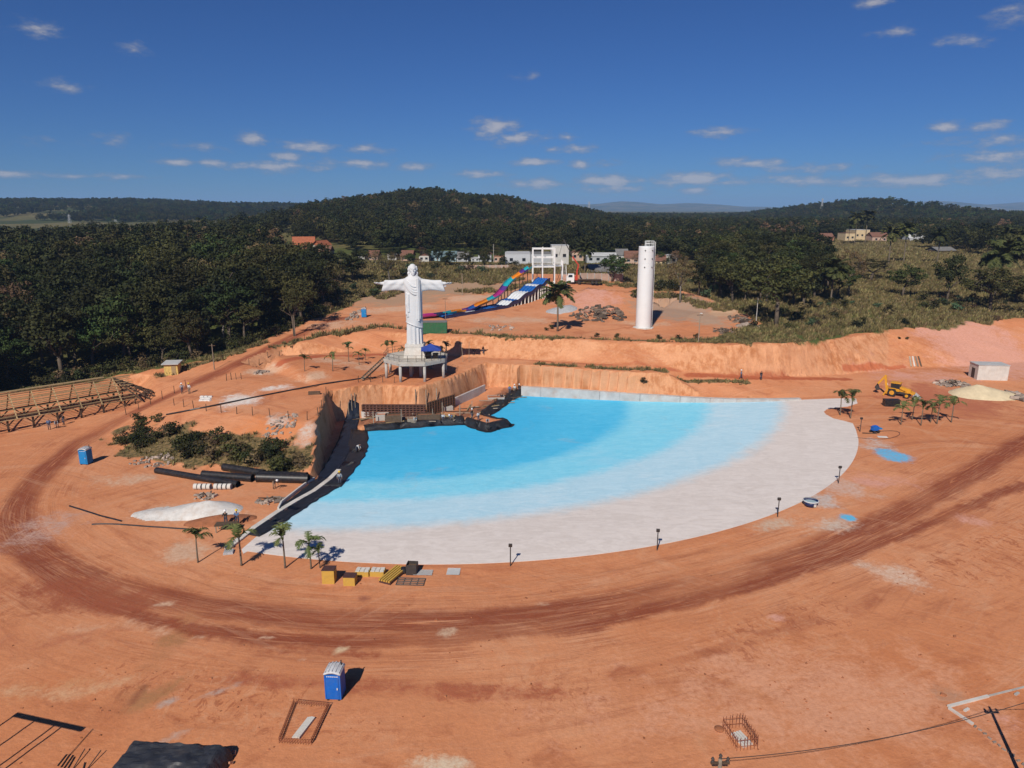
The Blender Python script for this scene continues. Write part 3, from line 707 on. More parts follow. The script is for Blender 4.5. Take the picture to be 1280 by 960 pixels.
# ------------------------------------------------------------------ vegetation
def leaf_mat(name, c1, c2, hue=0.0):
    m, n_, l_, b_ = new_mat(name)
    g = N(n_, 'ShaderNodeNewGeometry'); oi = N(n_, 'ShaderNodeObjectInfo')
    mx = N(n_, 'ShaderNodeMix', data_type='RGBA'); l_.new(g.outputs['Random Per Island'], mx.inputs[0]); mx.inputs[6].default_value = (*c1, 1); mx.inputs[7].default_value = (*c2, 1)
    hs = N(n_, 'ShaderNodeHueSaturation'); l_.new(mx.outputs[2], hs.inputs['Color'])
    mr = N(n_, 'ShaderNodeMapRange'); l_.new(oi.outputs['Random'], mr.inputs[0]); mr.inputs[3].default_value = .55; mr.inputs[4].default_value = 1.65; l_.new(mr.outputs[0], hs.inputs['Value'])
    wn_ = N(n_, 'ShaderNodeTexWhiteNoise', noise_dimensions='1D'); l_.new(oi.outputs['Random'], wn_.inputs['W'])
    mh = N(n_, 'ShaderNodeMapRange'); l_.new(wn_.outputs[0], mh.inputs[0]); mh.inputs[3].default_value = .468; mh.inputs[4].default_value = .52; l_.new(mh.outputs[0], hs.inputs['Hue'])
    l_.new(hs.outputs[0], b_.inputs['Base Color']); b_.inputs['Roughness'].default_value = .75; b_.inputs['Specular IOR Level'].default_value = .15
    return m
leaf_mat('leaf_dark', (.012,.016,.006), (.034,.040,.012))
leaf_mat('leaf_olive', (.024,.026,.008), (.056,.054,.017))
leaf_mat('leaf_green', (.018,.032,.009), (.046,.064,.017))
leaf_mat('leaf_dry', (.075,.055,.026), (.135,.095,.045))
leaf_mat('leaf_palm', (.026,.034,.010), (.070,.074,.024))
leaf_mat('leaf_young', (.045,.065,.018), (.105,.115,.040))
leaf_mat('straw', (.095,.082,.030), (.19,.15,.065))
leaf_mat('leaf_bluish', (.030,.052,.026), (.065,.095,.046))
pm('bark', (.105,.080,.058), .95, .4, 2.0, .4, 10)
pm('bark_grey', (.17,.145,.12), .95, .35, 2.0, .4, 10)
pm('palm_trunk', (.16,.125,.09), .95, .35, 3.0, .5, 12)

def leaves(mb, c, rad, nleaf, size, rg, flat=.75):
    for _ in range(nleaf):
        d = Vector((rg.gauss(0, 1), rg.gauss(0, 1), rg.gauss(0, 1) * .9 + .15)).normalized()
        r_ = rad * (rg.random() ** .45)
        p = c + Vector((d.x * r_, d.y * r_, d.z * r_ * flat))
        nn = (d * .8 + Vector((rg.gauss(0, .5), rg.gauss(0, .5), rg.gauss(.35, .5)))).normalized()
        t = nn.orthogonal().normalized(); t = Matrix.Rotation(rg.uniform(0, 6.28), 3, nn) @ t; u = nn.cross(t)
        a, b2 = size * rg.uniform(.6, 1.3), size * rg.uniform(.4, .9)
        mb.add([p - t * a * .5, p + u * b2 * .5, p + t * a * .5, p - u * b2 * .5], [(0, 1, 2, 3)])
def tree_meshes(seed, h, spread, leafmat, nclump, nleaf, size, trunk_h=.38, bare=False, flat=.7):
    """trunk mesh with limbs and a crown of leaf clumps"""
    rg = random.Random(seed); tr = MB(); cr_ = MB()
    lean = Vector((rg.uniform(-.5, .5), rg.uniform(-.5, .5), 0)) * h * .08
    th = h * trunk_h; r0 = h * .022 + .06
    top = Vector((0, 0, th)) + lean
    tr.tube([(0, 0, -.4), (lean.x * .3, lean.y * .3, th * .5), top], [r0 * 1.25, r0, r0 * .8], 7)
    tips = []
    for k in range(rg.randint(4, 6)):
        a = rg.uniform(0, 6.28); e = rg.uniform(.35, 1.1)
        L = h * rg.uniform(.28, .5)
        q = top + Vector((math.cos(a) * math.cos(e) * spread * .9, math.sin(a) * math.cos(e) * spread * .9, math.sin(e))) * L * (.8 if spread < 1 else .9)
        mid = top.lerp(q, .5) + Vector((rg.uniform(-.3, .3), rg.uniform(-.3, .3), rg.uniform(-.1, .4)))
        tr.tube([top, mid, q], [r0 * .6, r0 * .38, r0 * .12], 5); tips.append((mid, q))
        for j in range(3 if bare else 2):
            w = mid.lerp(q, rg.random()); s2 = w + Vector((rg.uniform(-1, 1), rg.uniform(-1, 1), rg.uniform(.2, 1))) * h * .13
            tr.tube([w, w.lerp(s2, .5) + Vector((0, 0, .15)), s2], [r0 * .28, r0 * .18, r0 * .06], 4); tips.append((w, s2))
            if bare:
                for i2 in range(3):
                    w2 = w.lerp(s2, rg.uniform(.4, 1)); s3 = w2 + Vector((rg.uniform(-1, 1), rg.uniform(-1, 1), rg.uniform(0, 1))) * h * .08
                    tr.tube([w2, s3], [r0 * .12, r0 * .04], 3)
    cz_ = th + (h - th) * .52; ax = h * .36 * spread; az_ = (h - th) * .52
    for k in range(nclump):
        while True:
            d = Vector((rg.uniform(-1, 1), rg.uniform(-1, 1), rg.uniform(-.85, 1)))
            if .25 < d.length < 1: break
        bumpy = 1 + .22 * math.sin(3 * math.atan2(d.y, d.x) + seed)
        c = Vector((d.x * ax * bumpy, d.y * ax * bumpy, cz_ + d.z * az_ * (1 - .25 * (d.x * d.x + d.y * d.y)))) + lean
        leaves(cr_, c, h * rg.uniform(.07, .13) * (.8 + .3 * spread), nleaf, size, rg, flat)
    return tr.mesh('trunk', 'bark_grey' if bare else 'bark', True), cr_.mesh('crown', leafmat)
PROTO = []
specs = [(1, 10, 1.05, 'leaf_dark', 46, 58, .50, .30, .7), (2, 10, 1.25, 'leaf_olive', 50, 56, .48, .36, .55), (3, 10, .95, 'leaf_dark', 44, 60, .50, .28, .8), (4, 10, 1.15, 'leaf_green', 46, 56, .50, .32, .6),
         (5, 10, 1.35, 'leaf_olive', 50, 54, .46, .42, .45), (6, 10, 1.0, 'leaf_dark', 48, 56, .46, .34, .7), (7, 10, 1.1, 'leaf_olive', 30, 44, .42, .40, .6), (8, 10, 1.2, 'leaf_dry', 40, 40, .36, .36, .6)]
for s_ in specs: PROTO.append(tree_meshes(*s_[:8], bare=(s_[0] == 8), flat=s_[8]))
LOWP = [tree_meshes(20 + i, 10, sp, mt, 26, 22, 1.0, .22, flat=.75)[1] for i, (sp, mt) in enumerate(((1.2, 'leaf_dark'), (1.3, 'leaf_olive'), (1.15, 'leaf_dark'), (1.25, 'leaf_green'), (1.2, 'leaf_olive')))]
LOWT = [tree_meshes(40 + i, 10, sp, mt, 34, 36, .70, .25, flat=.7) for i, (sp, mt) in enumerate(((1.2, 'leaf_dark'), (1.3, 'leaf_olive'), (1.15, 'leaf_dark'), (1.2, 'leaf_dry')))]
def shrub_mesh(seed, mt, nc=9, nl=34, size=.22):
    rg = random.Random(seed); mb = MB(); mb.mi = 0
    for k in range(6):
        a = rg.uniform(0, 6.28); mb.tube([(0, 0, -.15), (math.cos(a) * .25, math.sin(a) * .25, .5), (math.cos(a) * .5, math.sin(a) * .5, .9)], [.03, .022, .01], 4)
    mb.mi = 1
    for k in range(nc):
        a = rg.uniform(0, 6.28); r_ = rg.uniform(0, .8)
        leaves(mb, Vector((math.cos(a) * r_, math.sin(a) * r_, rg.uniform(.25, .95))), rg.uniform(.3, .5), nl, size, rg, .8)
    return mb.mesh('shrub', ['bark', mt])
SHRUB = [shrub_mesh(60, 'leaf_olive'), shrub_mesh(61, 'leaf_dark'), shrub_mesh(62, 'leaf_dry', 8, 26), shrub_mesh(63, 'leaf_olive', 10, 30), shrub_mesh(64, 'leaf_bluish')]
def tuft_mesh(seed):
    rg = random.Random(seed); mb = MB()
    for k in range(16):
        a = rg.uniform(0, 6.28); r_ = rg.uniform(0, .35); h = rg.uniform(.35, .9); o = Vector((math.cos(a) * r_, math.sin(a) * r_, -.05)); d = Vector((math.cos(a), math.sin(a), 0)) * h * .4
        s_ = Vector((-math.sin(a), math.cos(a), 0)) * .07
        mb.add([o - s_, o + s_, o + d * .5 + Vector((0, 0, h * .7)) + s_ * .6, o + d + Vector((0, 0, h))], [(0, 1, 2, 3)])
    return mb.mesh('grass_tuft', 'straw')
TUFT = [tuft_mesh(70), tuft_mesh(71)]

def scatter(name, meshes, pts, label, cat):
    """one object of uncountable growth: copies of a few meshes on points (x, y, z, scale, turn, which)"""
    cl = bpy.data.collections.new(name + '_kinds')
    for i, mm in enumerate(meshes):
        o = bpy.data.objects.new('%s_kind_%02d' % (name, i), mm); cl.objects.link(o)
    me_ = bpy.data.meshes.new(name); P_ = np.array(pts, dtype=np.float32)
    me_.vertices.add(len(P_)); me_.vertices.foreach_set('co', np.ascontiguousarray(P_[:, :3]).ravel())
    for nm, i, ty in (('sc', 3, 'FLOAT'), ('rz', 4, 'FLOAT')):
        a = me_.attributes.new(nm, ty, 'POINT'); a.data.foreach_set('value', np.ascontiguousarray(P_[:, i]))
    a = me_.attributes.new('wh', 'INT', 'POINT'); a.data.foreach_set('value', P_[:, 5].astype(np.int32))
    o = link(name, me_)
    ng = bpy.data.node_groups.new(name, 'GeometryNodeTree')
    ng.interface.new_socket('Geometry', in_out='INPUT', socket_type='NodeSocketGeometry'); ng.interface.new_socket('Geometry', in_out='OUTPUT', socket_type='NodeSocketGeometry')
    nn, ll = ng.nodes, ng.links
    gi, go = nn.new('NodeGroupInput'), nn.new('NodeGroupOutput')
    ip = nn.new('GeometryNodeInstanceOnPoints'); ci = nn.new('GeometryNodeCollectionInfo'); ci.inputs[0].default_value = cl; ci.inputs[1].default_value = True; ci.inputs[2].default_value = True
    def na(nm, ty):
        x = nn.new('GeometryNodeInputNamedAttribute'); x.data_type = ty; x.inputs[0].default_value = nm; return x.outputs[0]
    cx = nn.new('ShaderNodeCombineXYZ'); ll.new(na('rz', 'FLOAT'), cx.inputs[2])
    ll.new(gi.outputs[0], ip.inputs['Points']); ll.new(ci.outputs[0], ip.inputs['Instance']); ip.inputs['Pick Instance'].default_value = True
    ll.new(na('wh', 'INT'), ip.inputs['Instance Index'])
    ll.new(cx.outputs[0], ip.inputs['Rotation']); ll.new(na('sc', 'FLOAT'), ip.inputs['Scale'])
    ll.new(ip.outputs[0], go.inputs[0])
    md = o.modifiers.new('scatter', 'NODES'); md.node_group = ng
    return tag(o, label, cat, kind='stuff')

def palm_meshes(seed, h, nf, fl, droop, lm='leaf_palm', r=.16, leaflets=16, lw=.10, up=.5, lo=None):
    rg = random.Random(seed); tr = MB(); fr = MB()
    bend = Vector((rg.uniform(-.4, .4), rg.uniform(-.4, .4), 0)) * h * .08
    pts = [Vector((bend.x * (k / 6) ** 2, bend.y * (k / 6) ** 2, h * k / 6 - (.3 if k == 0 else 0))) for k in range(7)]
    tr.tube(pts, [r * (1.25 if k == 0 else 1.0 - .3 * k / 6) for k in range(7)], 8)
    top = pts[-1]
    for k in range(nf):
        a = 2 * math.pi * k / nf + rg.uniform(-.25, .25); e0 = rg.uniform(up * .35 if lo is None else lo, up * 1.9); L = fl * rg.uniform(.8, 1.1)
        d2 = Vector((math.cos(a), math.sin(a), 0)); sd_ = Vector((-math.sin(a), math.cos(a), 0))
        ps = []
        p = top.copy(); e = e0; seg = 7
        for i in range(seg + 1):
            ps.append(p.copy()); p = p + (d2 * math.cos(e) + Vector((0, 0, math.sin(e)))) * L / seg; e -= droop / seg * (0.6 + .8 * i / seg)
        fr.tube(ps, [r * .22 * (1 - i / (seg + 1)) + .012 for i in range(seg + 1)], 4)
        for i in range(leaflets):
            t = (.20 + .80 * (i + 1) / (leaflets + 1)) * seg; j = min(int(t), seg - 1); f = t - j
            c = ps[j].lerp(ps[j + 1], f); dr = (ps[j + 1] - ps[j]).normalized()
            ll_ = L * .27 * math.sin(math.pi * (.12 + .84 * (i + 1) / (leaflets + 1))) + .08
            for sg in (-1, 1):
                tip = c + (sd_ * sg * .75 + dr * .55 + Vector((0, 0, rg.uniform(-.55, .05)))) * ll_
                w = dr * lw * (.7 + L * .25)
                fr.add([c - w * .5, c + w * .5, c.lerp(tip, .6) + w * .35, tip], [(0, 1, 2, 3)])
    return tr.mesh('trunk', 'palm_trunk', True), fr.mesh('crown', lm)
def palm(meshes, label, loc, rz, group, s=1.0, name='palm_tree', cat='palm tree'):
    t = thing(name, label, cat, loc, rz, group); t.scale = (s, s, s)
    link('trunk', meshes[0], t); link('crown', meshes[1], t)
    return t
def tree(proto, loc, rz, s, label, group, name='forest_tree', cat='tree', sz=None):
    t = thing(name, label, cat, loc, rz, group); t.scale = (s, s, sz or s)
    link('trunk', proto[0], t); link('crown', proto[1], t)
    return t
def poly_on(pp): return [(p.x, p.y) for p in (on(*q) for q in pp)]
FIELD = poly_on(((1040,306),(1090,304),(1200,318),(1290,330),(1290,365),(1200,372),(1150,372),(1100,368),(1060,345),(1010,322),(990,312)))
FIELD2 = poly_on(((395,352),(410,336),(470,333),(482,342),(470,356),(420,358)))
FORE = poly_on(((-330,575),(-60,508),(0,487),(60,482),(150,465),(176,462),(232,450),(300,436),(360,414),(400,396),(425,378),(420,350),(392,330),(372,322),(300,318),(100,318),(-330,318)))
RIGHT = poly_on(((862,371),(905,377),(935,390),(1000,378),(1040,372),(1045,350),(1010,330),(975,318),(960,305),(800,305),(775,322),(800,338),(825,350)))
VILL = poly_on(((415,333),(430,312),(520,309),(640,312),(720,308),(860,312),(860,345),(800,352),(690,352),(640,342),(560,345),(480,345)))
fr_ = random.Random(11)
HS = [(p.x, p.y, w_) for p, w_ in ((on(px, py), w_) for px, py, w_ in ((508,326,7),(490,325,6),(530,327,6),(544,326,6),(562,327,7),(578,327,6),(594,327,5),(606,327,7),(623,328,6),(466,325,6),(452,324,5),(790,330,8),(778,326,7),(838,330,7),(826,332,6),(722,326,7),(647,333,10),(676,333,8),(700,334,8),(752,329,12),(1077,302,10),(1062,303,8),(1030,303,14),(1005,304,10),(1100,303,12),(1150,302,14),(1183,317,8)))]
HS += [(aty(px, py, y_).x, y_, w_) for px, py, y_, w_ in ((378,305,330,9),(397,305,328,7),(402,322,300,7),(752,273,760,9))]
def clear_houses(P_):
    k = np.ones(len(P_), bool)
    for hx, hy, w_ in HS: k &= ~((np.abs(P_[:, 0] - hx * P_[:, 1] / hy) < w_ + 4) & (P_[:, 1] > hy - 75) & (P_[:, 1] < hy + 16))
    return P_[k]
cand = []
def jgrid(poly, st, rg, mar=0.0):
    A = np.array(poly); x0, y0 = A.min(0); x1, y1 = A.max(0)
    out = []
    y = y0
    while y < y1:
        x = x0
        while x < x1:
            out.append((x + rg.uniform(-.42, .42) * st, y + rg.uniform(-.42, .42) * st)); x += st
        y += st
    O = np.array(out); k = inside(O[:, 0], O[:, 1], poly)
    if mar: k &= seg_dist(O[:, 0], O[:, 1], poly)[0] > mar
    return O[k]
def infield(x, y, *polys):
    r_ = np.zeros(len(x), bool)
    for p in polys: r_ |= inside(x, y, p)
    return r_
# left forest: the nearest trees one by one, the wood behind them as one mass
LF = clear_houses(jgrid(FORE, 6.3, fr_))
LF = LF[np.abs(LF[:, 0] / (LF[:, 1] + 1)) < .86]
LF = LF[np.argsort(LF[:, 1] + np.abs(LF[:, 0]) * .15)]
ind, mass = LF[:190], LF[190:]
words = {0: 'dense dark tree with rounded crown', 1: 'broad flat topped olive tree', 2: 'upright dark green tree', 3: 'wide mid green tree', 4: 'spreading olive umbrella tree', 5: 'bushy uneven dark tree', 6: 'thin open olive tree', 7: 'half bare brown tree'}
def where(x, y, edge):
    px = 640 + FPX * x / (y * .97 + 5.5)
    a = ' at the wood edge' if edge < 5 else (' in the front rows' if edge < 14 else ' deep in the wood')
    return a + (' behind the timber roof frame' if px < 150 else ' behind the yellow hut' if px < 262 else ' along the dirt road' if px < 345 else ' near the far blue toilet')
for k, (x, y) in enumerate(ind):
    pi = fr_.choices(range(8), (5, 4, 5, 3, 3, 5, 3, 1.2))[0]
    edge = seg_dist(np.array([x]), np.array([y]), FORE)[0][0]
    s_ = fr_.uniform(.95, 1.55) * (.72 if edge < 4 else 1.0)
    tree(PROTO[pi], gnd(x, y), fr_.uniform(0, 6.28), s_, words[pi] + where(x, y, edge), 'trees of the wood left of the road')
mp_ = []
for (x, y) in mass: mp_.append((x, y, ground_z(x, y) - .3, fr_.uniform(.85, 1.35), fr_.uniform(0, 6.28), fr_.choices(range(4), (4, 4, 4, 1))[0]))
# wood on the right behind the silo and the yard
RF = clear_houses(jgrid(RIGHT, 5.6, fr_, 1.5))
RF = RF[np.argsort(RF[:, 1])]
ok = RF[:, 1] < 330
for k, (x, y) in enumerate(RF[:85]):
    pi = fr_.choices(range(8), (4, 4, 3, 4, 3, 4, 3, 1.5))[0]
    tree(PROTO[pi], gnd(x, y), fr_.uniform(0, 6.28), fr_.uniform(.75, 1.25), words[pi] + (' right behind the white silo' if x / y < .27 else ' in the thicket near the dirt track' if y < 215 else ' deep in the thicket beyond the silo'), 'trees of the thicket behind the silo')
for (x, y) in RF[85:]: mp_.append((x, y, ground_z(x, y) - .3, fr_.uniform(.7, 1.15), fr_.uniform(0, 6.28), fr_.choices(range(4), (4, 4, 4, 1))[0]))
# belt of trees behind the village and the field, up to 600 m
BELT = [(-600, 262), (650, 262), (1000, 640), (-1000, 640)]
BT = clear_houses(jgrid(BELT, 7.6, fr_))
BT = BT[~infield(BT[:, 0], BT[:, 1], FIELD, FIELD2, FORE, RIGHT, SITE2)]
lowv = (BT[:, 1] < 300) & (BT[:, 0] / BT[:, 1] > -.27) & (BT[:, 0] / BT[:, 1] < .27)
BT = BT[~lowv]
gap = (BT[:, 0] / BT[:, 1] < -.30) & (BT[:, 1] > 400 + 60 * vnoise(BT[:, 0], BT[:, 1], 120, 77)) & (vnoise(BT[:, 0], BT[:, 1], 70, 78) < .40)
BT = BT[~gap]
keep = (vnoise(BT[:, 0], BT[:, 1], 90, 51) > -.34) | (np.abs(BT[:, 0] / BT[:, 1]) < .3)
keep &= ~((BT[:, 0] / BT[:, 1] < -.60) & (BT[:, 1] > 360))
for (x, y) in BT[keep]: mp_.append((x, y, ground_z(x, y) - .3, fr_.uniform(.75, 1.3), fr_.uniform(0, 6.28), fr_.choices(range(4), (5, 4, 5, .7))[0]))
scatter('woodland', [q for p in LOWT for q in (p[1],)], mp_, 'mass of dark green woodland behind the site and the village', 'woodland')
# hills
hp = []
for (y0, y1, st, s0, s1) in ((640, 1000, 8.5, .75, 1.2), (1000, 1750, 12, .85, 1.3)):
    HB = jgrid([(-y0 * .8, y0), (y0 * .8, y0), (y1 * .8, y1), (-y1 * .8, y1)], st, fr_)
    kk = (vnoise(HB[:, 0], HB[:, 1], 160, 53) > -.33) & ~((HB[:, 0] / HB[:, 1] < -.32) & (HB[:, 1] < 960) & ((vnoise(HB[:, 0], HB[:, 1], 90, 79) < .15) | (HB[:, 0] / HB[:, 1] < -.6)))
    for (x, y) in HB[kk]: hp.append((x, y, ground_z(x, y) - 1.0, fr_.uniform(s0, s1), fr_.uniform(0, 6.28), fr_.randrange(5)))
scatter('hill_forest', LOWP, hp, 'dark forest covering the hills on the horizon', 'forest')
print('VEG', len(LF), len(RF), len(mp_), len(hp))

for k in range(18):
    px, py = fr_.uniform(880, 1050), fr_.uniform(345, 392)
    if py > 372 and px < 925: continue
    pi = fr_.choice([0, 1, 3, 4, 5, 6]); tree(PROTO[pi], on(px, py), fr_.uniform(0, 6.28), fr_.uniform(.7, 1.15), words[pi] + ' on the slope beside the large forked tree', 'trees on the slope by the forked tree')
ug = []
UG = jgrid(FORE, 1.7, fr_)
ue = seg_dist(UG[:, 0], UG[:, 1], FORE)[0]
for (x, y) in UG[(ue < 9) & (UG[:, 1] < 215)]: ug.append((x, y, ground_z(x, y) - .1, fr_.uniform(.8, 2.2), fr_.uniform(0, 6.28), fr_.choice([0, 1, 1, 2, 3])))
scatter('undergrowth', SHRUB, ug, 'dark tangled undergrowth along the edge of the wood', 'undergrowth')
for k in range(34):
    px, py = (fr_.uniform(425, 645), fr_.uniform(325, 338)) if k < 24 else (fr_.uniform(720, 860), fr_.uniform(326, 340))
    pi = fr_.choice([0, 1, 3, 5, 6, 7]); tree(PROTO[pi], on(px, py), fr_.uniform(0, 6.28), fr_.uniform(.28, .62), words[pi] + (' standing among the village houses' if k < 24 else ' among the sheds behind the silo'), 'trees among the village houses')
# single trees by the field on the right, and the big palms
def pxh(px, base, top):
    g = on(px, base); t_ = aty(px, top, g.y); return g, t_.z - g.z
for (px, base, top, wid, pi, lb) in ((970,408,318,96,1,'large olive tree with forked trunk overhanging the dirt track by the yard'),(1128,372,330,48,3,'small mid green tree with flat crown at the edge of the field'),
        (1183,378,316,44,0,'upright dark tree with two tiers of foliage by the field'),(1237,389,334,84,4,'wide dark umbrella shaped tree on the slope above the bank'),(1060,372,310,40,7,'half bare brown tree leaning over scrub near a palm'),
        (1270,380,345,50,5,'bushy dark tree beside the wide umbrella shaped tree'),(1088,352,322,50,6,'thin olive tree standing in the scrub below the field'),(368,420,355,36,6,'thin olive tree at the roadside edge of the wood'),
        (765,352,318,46,3,'round mid green tree behind the brick wall by the truck'),(440,352,312,44,2,'upright dark green tree on the meadow behind the statue'),(487,352,316,36,7,'half bare reddish brown tree behind the statue head'),(850,378,320,40,7,'half bare brown tree with spreading limbs behind the yard')):
    g, h = pxh(px, base, top); pr = PROTO[pi]
    wm = wid / FPX * math.hypot(g.y, CAM_H - g.z)
    bbx = max(v.co.x for v in pr[1].vertices) - min(v.co.x for v in pr[1].vertices); hz_ = max(v.co.z for v in pr[1].vertices)
    tree(pr, g, fr_.uniform(0, 6.28), wm / bbx, lb, None, 'tree', 'tree', h / hz_)
PB = [palm_meshes(80 + i, 10, 44, 5.4, 1.5, 'leaf_palm', .26, 20, .24, .72, -.25) for i in range(2)]
PT = [palm_meshes(84 + i, 10, 34, 3.6, 1.6, 'leaf_palm', .18, 16, .26, .70, -.25) for i in range(2)]
for (px, base, cy, pr, lb) in ((697,414,367,PB[0],'palm tree with dark feathery crown standing alone in the slide yard'),(1038,380,337,PB[1],'palm with drooping crown in scrub beside the half bare tree'),(1243,372,318,PB[0],'palm with bright centre rising behind the wide umbrella shaped tree'),
        (1110,334,292,PT[0],'tall slender palm standing at the edge of the field'),(1129,330,287,PT[1],'tall slender palm standing at the edge of the field'),(1171,331,293,PT[0],'tall slender palm beside the low shed in the field'),
        (1060,306,281,PT[1],'tall slender palm in front of the yellow house'),(1068,306,272,PT[0],'tall slender palm in front of the yellow house'),(1081,306,270,PT[1],'tall slender palm in front of the yellow house'),
        (731,342,312,PB[1],'palm with hanging dry fronds between the white building and the round tree'),(1255,330,292,PT[0],'tall palm at the wood edge beyond the shed'),(1268,330,294,PT[1],'tall palm at the wood edge beyond the shed'),(1228,312,284,PT[0],'tall palm at the wood edge beyond the shed')):
    g, h = pxh(px, base, cy)
    palm(pr, lb, g, fr_.uniform(0, 6.28), 'tall palms by the field' if pr in PT else None, h / 10)
# shrubs that can be told apart on the bank and along the edges
def shrub(px, py, s, k, lb, grp, dz=0.0):
    g = on(px, py); t = tag(link('shrub', SHRUB[k], None, g + Vector((0, 0, dz)), fr_.uniform(0, 6.28)), lb, 'shrub', grp); t.scale = (s * fr_.uniform(.9, 1.25), s * fr_.uniform(.9, 1.25), s * fr_.uniform(.8, 1.1)); return t
for (cx, cy, rx, ry, n_) in ((165,552,30,14,13),(200,545,24,12,7),(185,530,12,8,4),(265,562,44,13,20),(320,570,36,11,14),(360,582,28,7,7),(230,553,24,10,4)):
    for _ in range(n_):
        a = fr_.uniform(0, 6.28); q = fr_.random() ** .5
        shrub(cx + rx * q * math.cos(a), cy + ry * q * math.sin(a), fr_.uniform(.8, 1.7), (kk_ := fr_.choice([0, 1, 3, 2, 2, 0])), ['olive leafy shrub', 'dark green leafy shrub', 'dry brown shrub', 'dense olive shrub'][kk_] + ' on the earth bank ' + ('near the bright blue toilet' if cx < 230 else 'above the black pipes'), 'shrubs on the bank')
for _ in range(60):
    px = fr_.uniform(395, 650); py = fr_.uniform(336, 372) + max(0, (450 - px)) * .22
    if py > 352 and 500 < px < 660: continue
    shrub(px, py, fr_.uniform(1.0, 2.6), (kk_ := fr_.choice([0, 1, 2, 3, 4])), ['olive', 'dark green', 'dry brown', 'dense olive', 'bluish green'][kk_] + ' rounded shrub on the rough meadow behind the statue', 'shrubs on the rough meadow')
for _ in range(70):
    px = fr_.uniform(930, 1280); py = fr_.uniform(375, 412) - max(0, px - 1130) * .10
    shrub(px, py, fr_.uniform(.8, 2.2), (kk_ := fr_.choice([0, 1, 2, 3, 4, 2])), ['olive', 'dark green', 'dry brown', 'dense olive', 'bluish green'][kk_] + ' scrubby bush on the slope between field and bank', 'bushes on the slope')
for _ in range(26):
    px = fr_.uniform(790, 930); py = fr_.uniform(348, 372)
    shrub(px, py + max(0, px - 860) * .12, fr_.uniform(1.2, 2.8), fr_.choice([0, 4, 4, 3, 1]), 'leafy bush at the foot of the thicket behind the yard', 'bushes below the thicket')
for (px, py, s_) in ((806,512-33,.9),(1133,424,.55),(690,411,.9),(683,413,.7),(745,421,.7),(770,422,.8),(825,424,.8),(850,425,.9),(870,424,.9)):
    shrub(px, py, s_, 0, 'small dark bush on the edge of the cut bank', 'small bushes on the banks')
# dry grass on the meadows and along the edges of the banks
gp = []
GP = [(fr_.uniform(-95, 170), fr_.uniform(125, 262)) for _ in range(60000)] + [(fr_.uniform(90, 330), fr_.uniform(220, 470)) for _ in range(30000)]
gx = np.array([p[0] for p in GP]); gy = np.array([p[1] for p in GP])
ji = np.clip(np.searchsorted(ys, gy), 0, len(ys) - 1); ii = np.clip(np.searchsorted(xs, gx), 0, len(xs) - 1)
gv = np.maximum(GRASS[ji, ii] * .75, SCRUB[ji, ii] * 1.1)
inf = infield(gx, gy, FORE)
for k in np.nonzero((gv > .45) & ~inf & (np.abs(gx / gy) < .8))[0]:
    gp.append((gx[k], gy[k], ground_z(gx[k], gy[k]) - .03, fr_.uniform(.7, 1.5) * (1.0 if gy[k] > 150 else .7) * (1.5 if gy[k] > 240 else 1), fr_.uniform(0, 6.28), fr_.randrange(2)))
sx = []
for _ in range(9000):
    x, y = fr_.uniform(-75, 60), fr_.uniform(85, 150); j, i = min(np.searchsorted(ys, y), len(ys) - 1), min(np.searchsorted(xs, x), len(xs) - 1)
    if SCRUB[j, i] > .5: gp.append((x, y, ground_z(x, y) - .03, fr_.uniform(.4, .9), fr_.uniform(0, 6.28), fr_.randrange(2)))
scatter('dry_grass', TUFT, gp, 'dry straw coloured grass on the banks and meadows', 'grass')
print('GRASS', len(gp))
# ------------------------------------------------------------------ materials of built things
pm('white_paint', (.68,.68,.67), .6, .05, .5, dirt=(.55,.50,.44,.12))
pm('statue_white', (.56,.565,.57), .75, .07, .6, .15, 3, dirt=(.50,.48,.45,.28))
pm('steel_white', (.68,.68,.66), .5, .1, 2)
pm('steel_dark', (.05,.042,.038), .6, .3, 3)
pm('rust', (.16,.062,.030), .9, .35, 6)
pm('rebar_red', (.235,.075,.036), .9, .3, 6)
pm('black_plastic', (.014,.014,.016), .45, .4, 3, spec=.4, dirt=(.12,.075,.05,.4))
pm('tarp', (.030,.032,.038), .5, .4, .8, spec=.4, dirt=(.10,.075,.06,.35))
pm('blue_tarp', (.022,.050,.26), .7, .2, 2)
pm('toilet_blue', (.008,.115,.46), .5, .14, 2, dirt=(.20,.16,.14,.22))
pm('toilet_cyan', (.010,.20,.48), .5, .14, 2, dirt=(.20,.16,.14,.22))
pm('toilet_roof', (.52,.52,.53), .6, .14, 3, dirt=(.22,.16,.13,.5))
pm('timber', (.36,.255,.13), .9, .25, 3, .2, 12, island=.25)
pm('timber_grey', (.27,.215,.16), .95, .3, 3, .2, 12, island=.3)
pm('timber_dark', (.085,.055,.035), .95, .35, 3, island=.3)
pm('ply_yellow', (.50,.30,.055), .75, .12, 2, dirt=(.28,.15,.07,.35))
pm('ply_top', (.075,.035,.030), .6, .2, 2)
pm('hut_yellow', (.56,.39,.12), .85, .25, 2.5, dirt=(.35,.22,.10,.5))
pm('machine_yellow', (.62,.29,.022), .45, .12, 2, dirt=(.30,.14,.07,.35))
pm('rubber', (.020,.019,.018), .85, .3, 6, dirt=(.20,.10,.06,.4))
pm('glass_dark', (.018,.022,.026), .15, .2, 2, spec=.5)
pm('brick_clay', (.40,.19,.115), .9, .25, 2, .2, 8, island=.15)
pm('wall_pink', (.46,.31,.235), .9, .2, .8, dirt=(.30,.21,.16,.5))
pm('wall_white', (.50,.48,.44), .85, .15, .6, dirt=(.40,.33,.26,.45))
pm('wall_cream', (.55,.42,.25), .85, .15, .6, dirt=(.36,.27,.18,.4))
